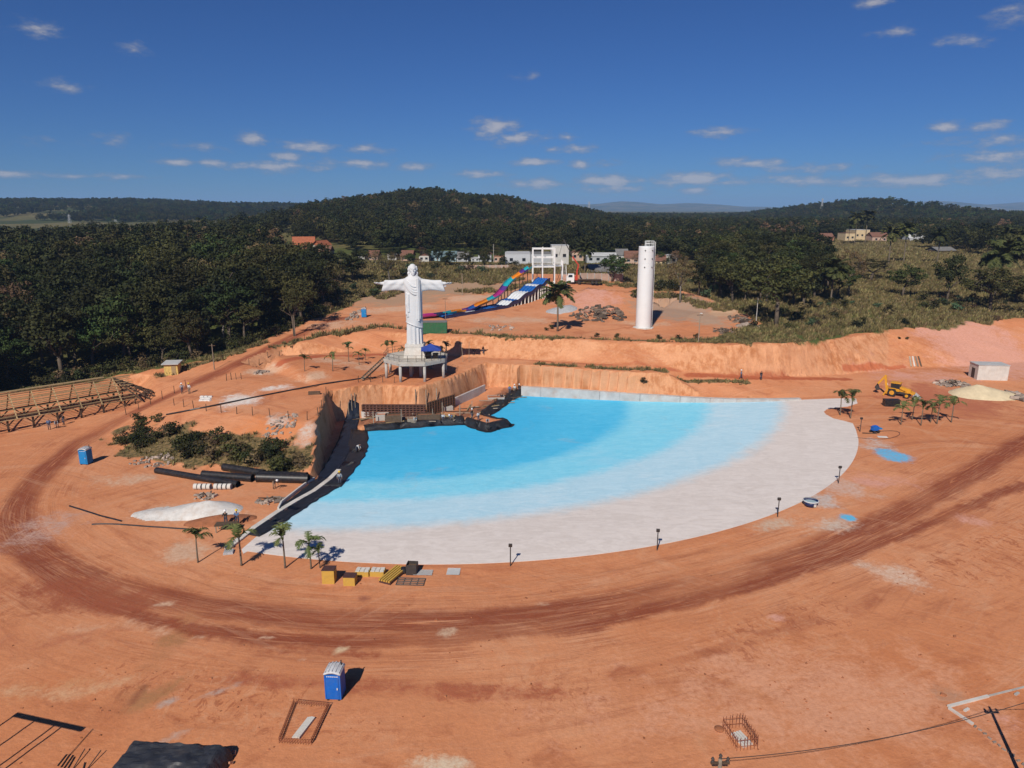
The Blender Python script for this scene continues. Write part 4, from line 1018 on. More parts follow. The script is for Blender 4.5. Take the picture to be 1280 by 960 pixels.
pm('wall_grey', (.36,.37,.38), .8, .12, .6)
pm('wall_light', (.46,.47,.48), .8, .1, .6)
pm('wall_blue', (.30,.40,.43), .85, .15, .6)
pm('roof_clay', (.17,.082,.055), .9, .3, 1.2, .3, 6)
pm('roof_red', (.33,.105,.05), .9, .3, 1.2, .3, 6)
pm('roof_grey', (.16,.155,.15), .9, .25, 1.0)
pm('roof_light', (.42,.42,.41), .7, .2, 1.0)
pm('roof_teal', (.11,.16,.17), .75, .2, 1.0)
pm('container_green', (.030,.125,.055), .65, .2, 1.5, dirt=(.16,.10,.06,.45))
pm('crane_red', (.42,.045,.022), .5, .15, 2)
pm('gravel_grey', (.36,.355,.36), .95, .3, 3, .6, 9)
pm('sand_white', (.60,.57,.53), .95, .18, 1.2, .5, 7, dirt=(.42,.28,.19,.5))
pm('sand_yellow', (.60,.49,.315), .95, .15, 1.0, .5, 7)
pm('rubble', (.30,.235,.19), .95, .3, 2, .3, 8, island=.45)
pm('concrete_deck', (.44,.40,.34), .9, .2, .8, .2, 6, dirt=(.34,.24,.17,.5))
pm('rubble_dark', (.13,.095,.07), .95, .35, 2, .3, 8, island=.5)
pm('clod', (.36,.135,.062), .95, .3, 2, .4, 8, island=.3)
pm('sack_white', (.58,.56,.53), .85, .15, 3)
for nm_, c_ in (('slide_purple', (.085,.028,.20)), ('slide_orange', (.66,.215,.012)), ('slide_teal', (.012,.335,.385)), ('slide_magenta', (.33,.022,.165)), ('slide_blue', (.010,.105,.36)), ('slide_navy', (.008,.022,.085)), ('slide_white', (.64,.66,.67))):
    pm(nm_, c_, .35, .12, 1.5, spec=.5, dirt=(.30,.18,.11,.18))

def evalmesh(mb, name, mat, mods, smooth=True):
    """mesh with modifiers applied"""
    o = link(name, mb.mesh(name, mat, smooth))
    for typ, kw in mods:
        md = o.modifiers.new(typ, typ)
        for k, v in kw.items(): setattr(md, k, v)
    dg = bpy.context.evaluated_depsgraph_get(); ev = o.evaluated_get(dg)
    m2 = bpy.data.meshes.new_from_object(ev); m2.name = name
    old = o.data; bpy.data.objects.remove(o); bpy.data.meshes.remove(old)
    m2.polygons.foreach_set('use_smooth', [smooth] * len(m2.polygons))
    return m2

# ------------------------------------------------------------------ raised round platform with the robed statue
DECK = 8.0
SC = at(520, 445, DECK)
plat = thing('viewing_platform', 'raised octagonal concrete platform on round columns carrying the white statue', 'platform', (SC.x, SC.y, 4.2))
OC = [(6.0 * math.cos(R(22.5 + 45 * k)), 6.0 * math.sin(R(22.5 + 45 * k))) for k in range(8)]
mb = MB(); mb.prism(OC, 3.5, 3.8); mb.build('deck', 'concrete_deck', plat)
mb = MB()
for k in range(8):
    a, c = Vector((*OC[k], 3.3)) * .97, Vector((*OC[(k + 1) % 8], 3.3)) * .97
    a.z = c.z = 3.3; mb.bar(a, c, .35, .4)
mb.build('ring_beam', 'concrete', plat)
for k in range(8):
    x, y = OC[k][0] * .93, OC[k][1] * .93
    gz = ground_z(SC.x + x, SC.y + y) - 4.2
    mb = MB(); mb.lathe([(.26, gz - .5), (.26, 3.2)], 14, (x, y, 0)); mb.build('column', 'concrete', plat, True)
for sx in (-.9, .9):
    for sy in (-.8, .8):
        mb = MB(); mb.box((sx, sy, 1.35), (.5, .5, 4.1)); mb.build('core_column', 'concrete', plat)
for k in range(8):
    a, c = Vector((*OC[k], 0)) * .98, Vector((*OC[(k + 1) % 8], 0)) * .98
    for j in range(3):
        p = a.lerp(c, j / 3); mb = MB(); mb.tube([(p.x, p.y, 3.78), (p.x, p.y, 4.95)], .035, 6); mb.build('rail_post', 'steel_dark', plat)
    mb = MB()
    for hz_ in (4.35, 4.93): mb.tube([(a.x, a.y, hz_), (c.x, c.y, hz_)], .028, 5)
    mb.build('rail', 'steel_dark', plat)
stt = thing('robed_statue', 'tall white statue of a robed bearded figure with outstretched arms on the platform', 'statue', (SC.x - .1, SC.y + .2, DECK))
mb = MB(); mb.add([(x * 1.95, y * 1.75, -.02) for x, y in ((-1,-1),(1,-1),(1,1),(-1,1))] + [(x * 1.62, y * 1.45, 1.9) for x, y in ((-1,-1),(1,-1),(1,1),(-1,1))] + [(x * 1.70, y * 1.52, 1.9) for x, y in ((-1,-1),(1,-1),(1,1),(-1,1))] + [(x * 1.66, y * 1.5, 2.35) for x, y in ((-1,-1),(1,-1),(1,1),(-1,1))],
    [(3,2,1,0)] + [(a, (a + 1) % 4, 4 + (a + 1) % 4, 4 + a) for a in range(4)] + [(4 + a, 4 + (a + 1) % 4, 8 + (a + 1) % 4, 8 + a) for a in range(4)] + [(8 + a, 8 + (a + 1) % 4, 12 + (a + 1) % 4, 12 + a) for a in range(4)] + [(12,13,14,15)])
mb.build('pedestal', 'concrete_pale', stt)
fg = MB(); NS = 96
def rings(mb, rows):
    """loft closed rings (each a list of NS points), capped"""
    vs = [p for r_ in rows for p in r_]; n_ = len(rows[0]); fs = []
    for i in range(len(rows) - 1):
        for k in range(n_): fs.append((i*n_+k, i*n_+(k+1)%n_, (i+1)*n_+(k+1)%n_, (i+1)*n_+k))
    fs += [tuple(range(n_ - 1, -1, -1)), tuple(range((len(rows)-1)*n_, len(rows)*n_))]
    mb.add(vs, fs)
def robe(z, a, bb, amp, nf, ph, sharp=1.0, cx=0.0, dzf=None):
    out = []
    for k in range(NS):
        th = 2 * math.pi * k / NS
        f = math.cos(nf * th + ph + .5 * math.sin(2 * th)); f = math.copysign(abs(f) ** sharp, f)
        s_ = 1 + amp * f
        out.append(Vector((cx + a * s_ * math.cos(th), bb * s_ * math.sin(th), z + (dzf(th) if dzf else 0))))
    return out
# under-robe with deep vertical folds
rings(fg, [robe(z, 1.36 + .10 * (1 - z / 4) , 1.12 + .12 * (1 - z / 4), .055 + .045 * (1 - z / 5), 13, .6, .7) for z in (0, .15, 1, 2, 3, 4, 5)])
# over-robe with slanted hem
hem = lambda th: .55 * -math.cos(th)
rings(fg, [robe(3.45, 1.50, 1.26, .02, 5, .3, 1, 0, hem), robe(3.55, 1.55, 1.30, .025, 5, .3, 1, 0, hem)] +
      [robe(z, a, b_, am, 6, ph, 1.0) for z, a, b_, am, ph in ((5.2,1.54,1.28,.03,.5),(6.6,1.54,1.25,.03,.8),(8.0,1.56,1.22,.028,1.1),(9.2,1.62,1.20,.02,1.3),(10.2,1.72,1.22,.015,1.4),(11.0,1.82,1.18,.01,1.4),(11.6,1.72,1.02,0,0),(12.0,1.25,.80,0,0),(12.3,.72,.62,0,0),(12.6,.55,.55,0,0))])
# sleeves: wide, hanging
def sleeve(sg):
    rows = []
    for i in range(13):
        t = i / 12; x = sg * (1.0 + 4.55 * t)
        top = 11.85 - .35 * t - .15 * math.sin(math.pi * t); bot = 9.25 + .12 * t + .35 * math.sin(math.pi * t)
        if i == 12: bot += .12
        dep = .80 - .25 * t; rg = []
        for k in range(48):
            th = 2 * math.pi * k / 48; c, s_ = math.cos(th), math.sin(th)
            z = (top + bot) / 2 + (top - bot) / 2 * s_
            w = dep * (.62 + .38 * max(0, s_)) * (1 + .13 * math.sin(7 * (z * .55 + t * 2.1)) )
            rg.append(Vector((x + sg * .35 * (-s_) * t * (t > .5) - sg * .30 * max(0, -s_) * (1 - t) , -.12 * t + c * w, z)))
        rows.append(rg if sg > 0 else rg[::-1])
    rings(fg, rows)
    # bare wrist, palm, fingers and thumb, palm turned forward and up
    fg.tube([(sg * 5.1, -.12, 10.95), (sg * 5.75, -.16, 10.9), (sg * 6.05, -.18, 10.9)], [.34, .27, .25], 12)
    M = Matrix.Rotation(-.35, 3, 'X')
    fg.box((sg * 6.3, -.2, 10.88), (.66, .62, .22), M=M)
    for j, (dy, L) in enumerate(((-.25, .52), (-.09, .66), (.08, .70), (.24, .64))):
        p0 = Vector((sg * 6.55, -.2, 10.88)) + M @ Vector((0, dy, 0)); p1 = p0 + Vector((sg * L * .55, 0, .05)); p2 = p1 + Vector((sg * L * .42, -.03, .12))
        fg.tube([p0, p1, p2], [.088, .080, .058], 8)
    p0 = Vector((sg * 6.15, -.45, 10.95)); fg.tube([p0, p0 + Vector((sg * .28, -.22, .10)), p0 + Vector((sg * .52, -.26, .20))], [.11, .09, .06], 8)
sleeve(1); sleeve(-1)
# stole falling from the left shoulder, cloth gathered at the right hip, folds across the chest
for x, wd, z0, z1 in ((.98, .30, 4.3, 11.9), (1.22, .22, 4.7, 11.7), (.74, .16, 4.6, 11.8)):
    for j in range(12):
        za, zb = z0 + (z1 - z0) * j / 12, z0 + (z1 - z0) * (j + 1) / 12
        ya = -1.22 * math.sqrt(max(.12, 1 - (x / 1.75) ** 2)) - .10
        fg.tube([(x, ya, za - .06), (x, ya, zb + .06)], wd * .62, 8)
for k, (w0, zz0, zz1) in enumerate(((.20, 11.5, 9.55), (.18, 11.2, 9.15), (.16, 11.75, 10.0), (.14, 11.9, 10.5))):
    ps = []
    for j in range(13):
        t = j / 12; x = -1.55 + 2.35 * t; z = zz0 + (zz1 - zz0) * math.sin(t * 1.75) - .1
        ps.append((x, -1.20 * math.sqrt(max(.10, 1 - (x / 1.95) ** 2)) - .08, z))
    fg.tube(ps, w0, 8)
for x, za, zb in ((-1.30, 5.4, 9.3), (-1.02, 5.0, 9.2), (-.80, 5.9, 9.1)):
    y = -1.25 * math.sqrt(max(.1, 1 - (x / 1.7) ** 2)) - .04
    fg.tube([(x, y, za), (x - .04, y - .06, (za + zb) / 2), (x + .02, y, zb)], [.20, .15, .10], 8)
for j in range(8):      # rolled edge of the slanted hem
    t0, t1 = j / 8, (j + 1) / 8
    pts = []
    for t in (t0, t1):
        th = R(180) + t * R(180); pts.append((1.56 * math.cos(th), 1.31 * math.sin(th), 3.5 + hem(th)))
    fg.tube(pts, .09, 6)
# head turned a little to its left: skull, face, brow, nose, beard, long hair
HR = Matrix.Rotation(R(14), 3, 'Z'); HC = Vector((0, -.12, 13.35))
def hd(x, y, z): return HC + HR @ Vector((x, y, z))
def ball(mb, c, rx, ry, rz_, n_=20):
    vs, fs = [], []
    for i in range(1, n_ // 2):
        ph = math.pi * i / (n_ // 2)
        for k in range(n_):
            th = 2 * math.pi * k / n_; vs.append(hd(c[0] + rx * math.sin(ph) * math.cos(th), c[1] + ry * math.sin(ph) * math.sin(th), c[2] + rz_ * math.cos(ph)))
    m_ = n_ // 2 - 1
    for i in range(m_ - 1):
        for k in range(n_): fs.append((i*n_+k, (i+1)*n_+k, (i+1)*n_+(k+1)%n_, i*n_+(k+1)%n_))
    fs += [tuple(range(n_)), tuple(range((m_-1)*n_+n_-1, (m_-1)*n_-1, -1))]
    mb.add(vs, fs)
fg.tube([(0, .05, 12.0), (0, -.02, 12.9)], [.52, .44], 16)
ball(fg, (0, 0, .08), .60, .68, .86); ball(fg, (0, .10, .22), .70, .74, .80)
ball(fg, (0, -.46, -.55), .40, .34, .44); ball(fg, (0, -.58, -.80), .24, .20, .30)
fg.tube([hd(0, -.66, .20), hd(0, -.88, -.18)], [.07, .13], 8)
for s_ in (-1, 1):
    fg.tube([hd(s_ * .10, -.70, .22), hd(s_ * .42, -.56, .20)], [.085, .07], 8)
    ball(fg, (s_ * .33, -.50, -.22), .19, .18, .22, 12)
    fg.tube([hd(s_ * .04, -.74, -.36), hd(s_ * .26, -.66, -.46)], [.07, .04], 6)
    fg.tube([hd(s_ * .55, -.10, .55), hd(s_ * .72, .0, 0), hd(s_ * .74, .08, -.6), hd(s_ * .70, .0, -1.15)], [.26, .26, .30, .22], 10)
fg.tube([hd(0, .50, .5), hd(0, .66, -.2), hd(0, .60, -1.0)], [.45, .55, .50], 12)
fmesh = evalmesh(fg, 'figure', 'statue_white', [('REMESH', dict(mode='VOXEL', voxel_size=.062)), ('SMOOTH', dict(factor=.5, iterations=2))])
fo = link('figure', fmesh, stt, (0, 0, 2.3)); fo.scale = (.97, .95, 1)
# blue tent on the deck
gz_ = at(539, 449, DECK)
gt = thing('canopy_tent', 'blue peaked canopy tent standing on the platform beside the pedestal', 'tent', (gz_.x, gz_.y, DECK - .2), .12)
mb = MB(); c4 = [(-1.75,-1.45), (1.75,-1.45), (1.75,1.45), (-1.75,1.45)]
mb.add([(x, y, 2.15) for x, y in c4] + [(x * .45, y * .45, 2.62) for x, y in c4] + [(0, 0, 3.05)] + [(x, y, 1.93) for x, y in c4] , [(i, (i+1) % 4, 4 + (i+1) % 4, 4 + i) for i in range(4)] + [(4 + i, 4 + (i+1) % 4, 8) for i in range(4)] + [(9 + i, 9 + (i+1) % 4, (i+1) % 4, i) for i in range(4)])
mb.build('canopy', 'blue_tarp', gt)
for x, y in c4:
    mb = MB(); mb.tube([(x * .96, y * .96, 0), (x * .96, y * .96, 2.2)], .04, 6); mb.build('leg', 'steel_dark', gt)
for (dx, dy, w_, h_) in ((-.6, 1.0, 1.0, 1.0), (.7, .9, .9, .85)):
    mb = MB(); mb.box((0, 0, h_ / 2), (w_, .8, h_)); mb.box((0, 0, h_ + .03), (w_ + .08, .88, .06)); tag(mb.build('material_crate', 'timber_dark', None, loc=(gz_.x + dx, gz_.y + dy, DECK), rz=.2), 'dark wooden crate in the shade of the blue canopy tent', 'crate', 'crates under the tent')
# steep stair from the ground to the deck
A_, B_ = on(452, 475), at(482, 447, DECK - .1)
stp = thing('timber_stair', 'steep wooden stair leaning from the ground up to the round platform', 'stair', A_)
D_ = B_ - A_; side_ = Vector((-D_.y, D_.x, 0)).normalized() * .55
for sg in (-1, 1):
    mb = MB(); mb.bar(side_ * sg - D_.normalized() * .2, D_ + side_ * sg, .1, .26); mb.build('stringer', 'timber_dark', stp)
for k in range(14):
    p = D_ * ((k + .7) / 14.5); mb = MB(); mb.bar(p - side_, p + side_, .24, .06); mb.build('tread', 'timber_grey', stp)

# ------------------------------------------------------------------ white silo
sg_ = on(804, 409.5)
st_ = thing('water_silo', 'tall white cylindrical water tower with ladder cage on the upper yard', 'water tower', sg_)
g2 = aty(809, 308, sg_.y); SH = g2.z - sg_.z; SR = 1.72
mb = MB(); mb.lathe([(SR, -.42), (SR, -.40), (SR, SH * .5), (SR, SH - .14), (SR, SH - .12), (SR * .985, SH), (SR * .97, SH + .01), (.02, SH + .12)], 40); mb.build('tank', 'white_paint', st_, True)
for z in range(1, int(SH / 2.4) + 1):
    mb = MB(); mb.lathe([(SR + .004, z * 2.4 - .03), (SR + .018, z * 2.4), (SR + .004, z * 2.4 + .03)], 40, cap=False); mb.build('weld_ring', 'white_paint', st_)
mb = MB(); mb.lathe([(SR + .7, -.35), (SR + .7, .12), (.1, .12)], 8); mb.build('footing', 'concrete_pale', st_)
for k, a in enumerate((-1.9, -.95)):
    for z in (SH - .8, SH - 2.6, SH - 4.4):
        mb = MB(); p = Vector((math.cos(a) * SR, math.sin(a) * SR, z)); q = Vector((math.cos(a), math.sin(a), 0)); mb.tube([p - q * .05, p + q * .14], .13, 10); mb.build('port', 'steel_dark', st_)
mb = MB()
for k in range(18):
    a0, a1 = 2 * math.pi * k / 18, 2 * math.pi * (k + 1) / 18
    if k > 12: continue
    for z in (SH + .6, SH + 1.15): mb.tube([(1.0 * math.cos(a0) + .6, .9 * math.sin(a0), z), (1.0 * math.cos(a1) + .6, .9 * math.sin(a1), z)], .045, 5)
    mb.tube([(1.0 * math.cos(a0) + .6, .9 * math.sin(a0), SH - .05), (1.0 * math.cos(a0) + .6, .9 * math.sin(a0), SH + 1.15)], .04, 5)
mb.build('guard_rail', 'steel_white', st_)
mb = MB()
for s_ in (-.22, .22): mb.tube([(SR + .16, s_, .3), (SR + .16, s_, SH + 1.0)], .03, 5)
for z in range(int(SH / .4)): mb.tube([(SR + .16, -.22, .5 + z * .4), (SR + .16, .22, .5 + z * .4)], .02, 4)
mb.build('ladder', 'steel_white', st_)

# ------------------------------------------------------------------ slides and their tower
def catmull(P_, n_):
    P_ = [Vector(p) for p in P_]; out = []
    for i in range(len(P_) - 1):
        p0, p1, p2, p3 = P_[max(i-1, 0)], P_[i], P_[i+1], P_[min(i+2, len(P_)-1)]
        for k in range(n_):
            t = k / n_; out.append(.5 * ((2 * p1) + (p2 - p0) * t + (2*p0 - 5*p1 + 4*p2 - p3) * t * t + (3*p1 - p0 - 3*p2 + p3) * t ** 3))
    return out + [P_[-1]]
def path(pts):
    out = []
    for (px, py, y) in pts: out.append(aty(px, py, y))
    return catmull(out, 6)
def strip_part(mb, C, prof, i0, i1):
    """sweep an open cross section (side, up) along C[i0..i1] as a thin slab"""
    rows, rows2 = [], []
    for i in range(i0, i1 + 1):
        d = (C[min(i + 1, len(C)-1)] - C[max(i - 1, 0)]); d.normalize(); s_ = d.cross(Vector((0, 0, 1))).normalized(); u = s_.cross(d).normalized()
        rows.append([C[i] + s_ * a + u * h for a, h in prof]); rows2.append([C[i] + s_ * a + u * (h - .07) for a, h in prof])
    mb.sheet(rows); mb.sheet([r_[::-1] for r_ in rows2])
    n_ = len(prof)
    for a in (0, n_ - 1): mb.sheet([[rows[k][a], rows2[k][a]] for k in range(len(rows))])
cs_ = thing('body_slide', 'wavy water slide in bands of purple, orange, teal and magenta', 'water slide')
CP = path([(663,335,199),(655,340,197.5),(648,345.5,196),(640,350.5,194.5),(633.6,356.5,192),(627.6,364.5,189),(621.6,370.5,186.5),(610,377,183),(598,382.5,179.5),(587,388,176),(572.5,391.5,173.5),(556.6,396,170),(538,398.7,168),(524,401.5,167)])
CP = [Vector((p.x, p.y, max(p.z, ground_z(p.x, p.y) + .45))) for p in CP]
UP = [(-.95, .62), (-.88, .25), (-.62, .03), (0, 0), (.62, .03), (.88, .25), (.95, .62)]
colr = ['slide_teal','slide_purple','slide_orange','slide_orange','slide_teal','slide_teal','slide_purple','slide_magenta','slide_magenta','slide_teal','slide_orange','slide_orange','slide_blue','slide_purple','slide_orange','slide_teal','slide_navy','slide_magenta','slide_magenta']
seg = (len(CP) - 1) / len(colr)
for k, cm in enumerate(colr):
    i0, i1 = int(round(k * seg)), int(round((k + 1) * seg)); mb = MB(); strip_part(mb, CP, UP, i0, i1); o = mb.build('slide_section', cm, cs_)
for k in range(3, len(CP), 4):
    p = CP[k]; gz0 = ground_z(p.x, p.y)
    if p.z - gz0 > .9:
        mb = MB(); mb.tube([(p.x, p.y, gz0 - .3), (p.x, p.y, p.z - .05)], .11, 8); mb.build('support_post', 'steel_dark', cs_)
ms_ = thing('lane_slide', 'long multi lane racing slide in blue and white on concrete posts', 'water slide')
LP_ = path([(681,348.3,199),(674,353,197.5),(668,356.5,196),(660,361,193.5),(652,366.5,191),(643,372,188.5),(635,377,186.5),(625.6,382,184),(612,388,181),(596,391.8,178),(583,394.5,175),(566,398.5,171.5),(548,402,168.5)])
LP_ = [Vector((p.x, p.y, max(p.z + .25 * math.sin(i * .55), ground_z(p.x, p.y) + .4))) for i, p in enumerate(LP_)]
nl_ = len(LP_) - 1
for ln_ in range(4):
    off = (ln_ - 1.5) * 1.02
    prof = [(off - .5, .22), (off - .42, .05), (off, 0), (off + .42, .05), (off + .5, .22)]
    sq = ['slide_blue', 'slide_blue', 'slide_white', 'slide_blue', 'slide_white', 'slide_white', 'slide_blue', 'slide_white', 'slide_navy', 'slide_blue', 'slide_navy', 'slide_white', 'slide_navy', 'slide_blue']
    s2 = nl_ / len(sq)
    for k, cm in enumerate(sq):
        mb = MB(); strip_part(mb, LP_, prof, int(round(k * s2)), int(round((k + 1) * s2))); mb.build('lane_section', cm, ms_)
for off in (-2.12, 2.12):
    mb = MB(); strip_part(mb, LP_, [(off - .06, .3), (off + .06, .3)], 0, nl_)
    rows = []
    for i in range(nl_ + 1):
        d = (LP_[min(i + 1, nl_)] - LP_[max(i - 1, 0)]).normalized(); s_ = d.cross(Vector((0, 0, 1))).normalized(); c = LP_[i] + s_ * off
        rows.append([c + Vector((0, 0, .3)), c + Vector((0, 0, -.75))])
    mb.sheet(rows, 0); mb.build('side_board', 'slide_navy', ms_)
for k in range(2, nl_, 3):
    d = (LP_[k + 1] - LP_[k - 1]).normalized(); s_ = d.cross(Vector((0, 0, 1))).normalized()
    for off in (-1.9, 1.9):
        c = LP_[k] + s_ * off; gz0 = ground_z(c.x, c.y)
        if c.z - gz0 > .8:
            mb = MB(); mb.box((c.x, c.y, (gz0 - .3 + c.z - .4) / 2), (.32, .32, c.z - .4 - gz0 + .3)); mb.build('support_post', 'concrete_pale', ms_)
# steel start tower
tg = on(677, 353); tg.y = 203; tg.z = ground_z(tg.x, 203)
tw = thing('slide_tower', 'open white steel start tower with decks and stairs above the slides', 'tower', tg)
TH_ = aty(677, 310, 203).z - tg.z
xa, xb, xc = -3.1, 3.0, 5.2
for (x, y, z0, z1) in ((xa, -2, -.4, TH_), (xa, 2.6, -.4, TH_), (-.4, -2.02, -.4, TH_ + .4), (-.4, 2.6, -.4, TH_), (xb, -2, -.4, TH_), (xb, 2.6, -.4, TH_), (xc, -2, -.4, TH_ * .68), (xc, 2.6, -.4, TH_ * .68)):
    mb = MB(); mb.box((x, y, (z0 + z1) / 2), (.30, .30, z1 - z0)); mb.build('column', 'steel_white', tw)
DK = aty(677, 333, 203).z - tg.z
for z in (DK, TH_ - .15, DK + (TH_ - DK) * .5):
    mb = MB()
    for y in (-2, 2.6): mb.bar((xa, y + .003, z), (xb, y + .003, z), .2, .26)
    for x in (xa, -.4, xb): mb.bar((x, -2, z - .02), (x, 2.6, z - .02), .2, .24)
    mb.build('beam', 'steel_white', tw)
mb = MB(); mb.box((1.0, .3, DK + .18), (8.6, 4.4, .1)); mb.build('deck', 'wall_light', tw)
mb = MB()
for k in range(22): mb.tube([(xa + .15 + k * .38, -1.9, DK + .2), (xa + .15 + k * .38, -1.9, DK + 1.3)], .03, 4)
for z in (DK + .75, DK + 1.3): mb.tube([(xa, -1.9, z), (xc, -1.9, z)], .04, 5)
mb.build('guard_rail', 'steel_white', tw)
for (x0, x1, y) in ((xa, -.4, 2.62), (xb, xc, -2.04)):
    for s_ in (0, 1):
        mb = MB(); mb.bar((x0 if s_ else x1, y, .2), (x1 if s_ else x0, y, DK), .09); mb.build('brace', 'steel_dark', tw)
for k in range(16):
    t = k / 15; mb = MB(); mb.box((4.6 + .9 * t * 0 + 1.0, -4.8 + 5.0 * t, .2 + (DK - .1) * t), (1.3, .34, .07)); mb.build('stair_tread', 'wall_light', tw)
for x in (4.9, 6.3):
    mb = MB(); mb.bar((x, -4.9, .1), (x, .3, DK + .1), .1, .3); mb.build('stair_stringer', 'wall_light', tw)
    mb = MB(); mb.tube([(x, -4.9, 1.1), (x, .3, DK + 1.1)], .035, 5); mb.build('handrail', 'steel_white', tw)

# ------------------------------------------------------------------ lorry with loader crane
lg = on(713, 354.5)
lo = thing('crane_lorry', 'white cab lorry with red folded loader crane and long dark flatbed', 'lorry', lg, R(-4))
def wheel(par, x, y, r=.5, w=.3, mat='rubber'):
    mb = MB(); mb.tube([(x, y - w / 2, r), (x, y + w / 2, r)], r, 16); tyre = mb.build('wheel', mat, par)
    mb = MB(); mb.tube([(x, y - w / 2 - .015, r), (x, y + w / 2 + .015, r)], r * .55, 12); mb.build('rim', 'steel_dark' if par.name.startswith('crane') else 'machine_yellow', tyre)
    return tyre
mb = MB(); mb.add([(-1.1,-1.2,.6),(1.1,-1.2,.6),(1.1,1.2,.6),(-1.1,1.2,.6),(-1.1,-1.2,1.9),(1.1,-1.2,1.9),(1.1,1.2,1.9),(-1.1,1.2,1.9),(-.75,-1.12,2.95),(1.05,-1.12,2.95),(1.05,1.12,2.95),(-.75,1.12,2.95)],
    [(3,2,1,0),(0,1,5,4),(1,2,6,5),(2,3,7,6),(3,0,4,7),(4,5,9,8),(5,6,10,9),(6,7,11,10),(7,4,8,11),(8,9,10,11)]); cab = mb.build('cab', 'white_paint', lo)
mb = MB(); mb.add([(-1.03,-1.0,2.02),(-1.03,1.0,2.02),(-.80,.95,2.80),(-.80,-.95,2.80)], [(0,3,2,1)]); mb.build('windscreen', 'glass_dark', cab)
mb = MB(); mb.add([(-.7,-1.20,2.0),(.6,-1.20,2.0),(.6,-1.14,2.75),(-.55,-1.14,2.75)], [(0,1,2,3)]); mb.build('side_window', 'glass_dark', cab)
mb = MB(); mb.box((4.6, 0, .85), (9.6, .9, .35)); mb.build('chassis', 'steel_dark', lo)
mb = MB(); mb.box((5.9, 0, 1.22), (6.8, 2.4, .18)); mb.build('flatbed', 'timber_dark', lo)
for x in (.2, 2.6, 6.6, 7.8):
    for s_ in (-1, 1): wheel(lo, x, s_ * 1.02)
cr1 = MB(); cr1.box((1.75, 0, 1.7), (.8, 1.6, 1.2)); cr1.box((1.9, 0, 3.0), (.5, .5, 1.8)); crn = cr1.build('crane_base', 'crane_red', lo)
pts_ = [Vector((1.9, 0, 3.7)), Vector((2.35, 0, 5.6)), Vector((.5, 0, 8.1)), Vector((-2.3, 0, 13.2)), Vector((-3.6, 0, 8.4))]
for i, (w_, mt) in enumerate(((.45, 'crane_red'), (.40, 'crane_red'), (.26, 'steel_dark'), (.10, 'steel_dark'))):
    mb = MB(); mb.bar(pts_[i], pts_[i + 1], w_, w_); mb.build('boom', mt, lo)

# ------------------------------------------------------------------ houses
def house(name, label, px, py, wpx, hpx, depth, wall, roof, kind='gable', nwin=2, rz=0.0, over=.3, group=None, cat='house', rise=.28, y=None):
    """px, py: foot of the front wall's middle; wpx, hpx: size on the photograph"""
    g = on(px, py) if y is None else aty(px, py, y)
    if y is not None: g.z = max(ground_z(g.x, g.y), g.z - 6)
    s_ = math.hypot(g.y, CAM_H - g.z) / FPX; w, h = wpx * s_, hpx * s_
    t = thing(name, label, cat, g, rz, group)
    mb = MB(); mb.box((0, depth / 2, h / 2 - 1.5), (w, depth, h + 3.0)); wl2 = mb.build('wall', wall, t)
    if kind == 'gable':
        rh = depth * rise; mb = MB(); W_, o_ = w / 2 + over, over
        mb.add([(-W_, -o_, h - .1), (W_, -o_, h - .1), (W_, depth / 2, h + rh), (-W_, depth / 2, h + rh), (W_, depth + o_, h - .1), (-W_, depth + o_, h - .1)], [(0,1,2,3),(3,2,4,5)])
        mb.add([(-W_, -o_, h - .22), (W_, -o_, h - .22), (W_, depth / 2, h + rh - .12), (-W_, depth / 2, h + rh - .12), (W_, depth + o_, h - .22), (-W_, depth + o_, h - .22)], [(3,2,1,0),(5,4,2,3)])
        mb.add([(-W_, -o_, h - .1), (-W_, -o_, h - .22), (W_, -o_, h - .22), (W_, -o_, h - .1)], [(0,1,2,3)])
        mb.add([(-w / 2, 0, h), (-w / 2, depth, h), (-w / 2, depth / 2, h + rh - .15), (w / 2, 0, h), (w / 2, depth, h), (w / 2, depth / 2, h + rh - .15)], [(0,2,1),(3,4,5)])
        mb.build('roof', roof, t)
    elif kind == 'front':   # gable turned to the front
        rh = w * rise; mb = MB(); W_ = w / 2 + over
        mb.add([(-W_, -over, h - .15), (0, -over, h + rh), (0, depth + over, h + rh), (-W_, depth + over, h - .15), (W_, -over, h - .15), (W_, depth + over, h - .15)], [(0,1,2,3),(1,4,5,2)])
        mb.add([(-w / 2, -.002, h), (w / 2, -.002, h), (0, -.002, h + rh - .15)], [(0,1,2)])
        mb.build('roof', roof, t)
    else:
        mb = MB(); mb.box((0, depth / 2, h + .06), (w + over, depth + over, .14)); mb.build('roof', roof, t)
    for k in range(nwin):
        x = -w / 2 + w * (k + .5) / nwin
        mb = MB(); mb.box((x, -.02, h * .55), (min(1.2, w / nwin * .5), .06, min(1.1, h * .35))); wi = mb.build('window', 'glass_dark', t)
        mb = MB(); mb.box((x, -.04, h * .55 - min(1.1, h * .35) / 2 - .05), (min(1.2, w / nwin * .5) + .2, .12, .1)); mb.build('sill', 'wall_light', wi)
    return t
house('warehouse', 'light grey metal warehouse with two windows left of the slide tower', 647, 333, 31, 15, 16, 'wall_light', 'roof_light', 'flat', 2, 0, .1, cat='warehouse')
house('warehouse', 'dark grey metal shed adjoining the light grey warehouse', 676, 333, 25, 15, 14, 'wall_grey', 'roof_grey', 'flat', 0, 0, .1, cat='warehouse')
house('tower_building', 'white three storey block standing behind the slide tower', 700, 334, 21, 26, 8, 'wall_white', 'roof_light', 'flat', 2, 0, .1, cat='building')
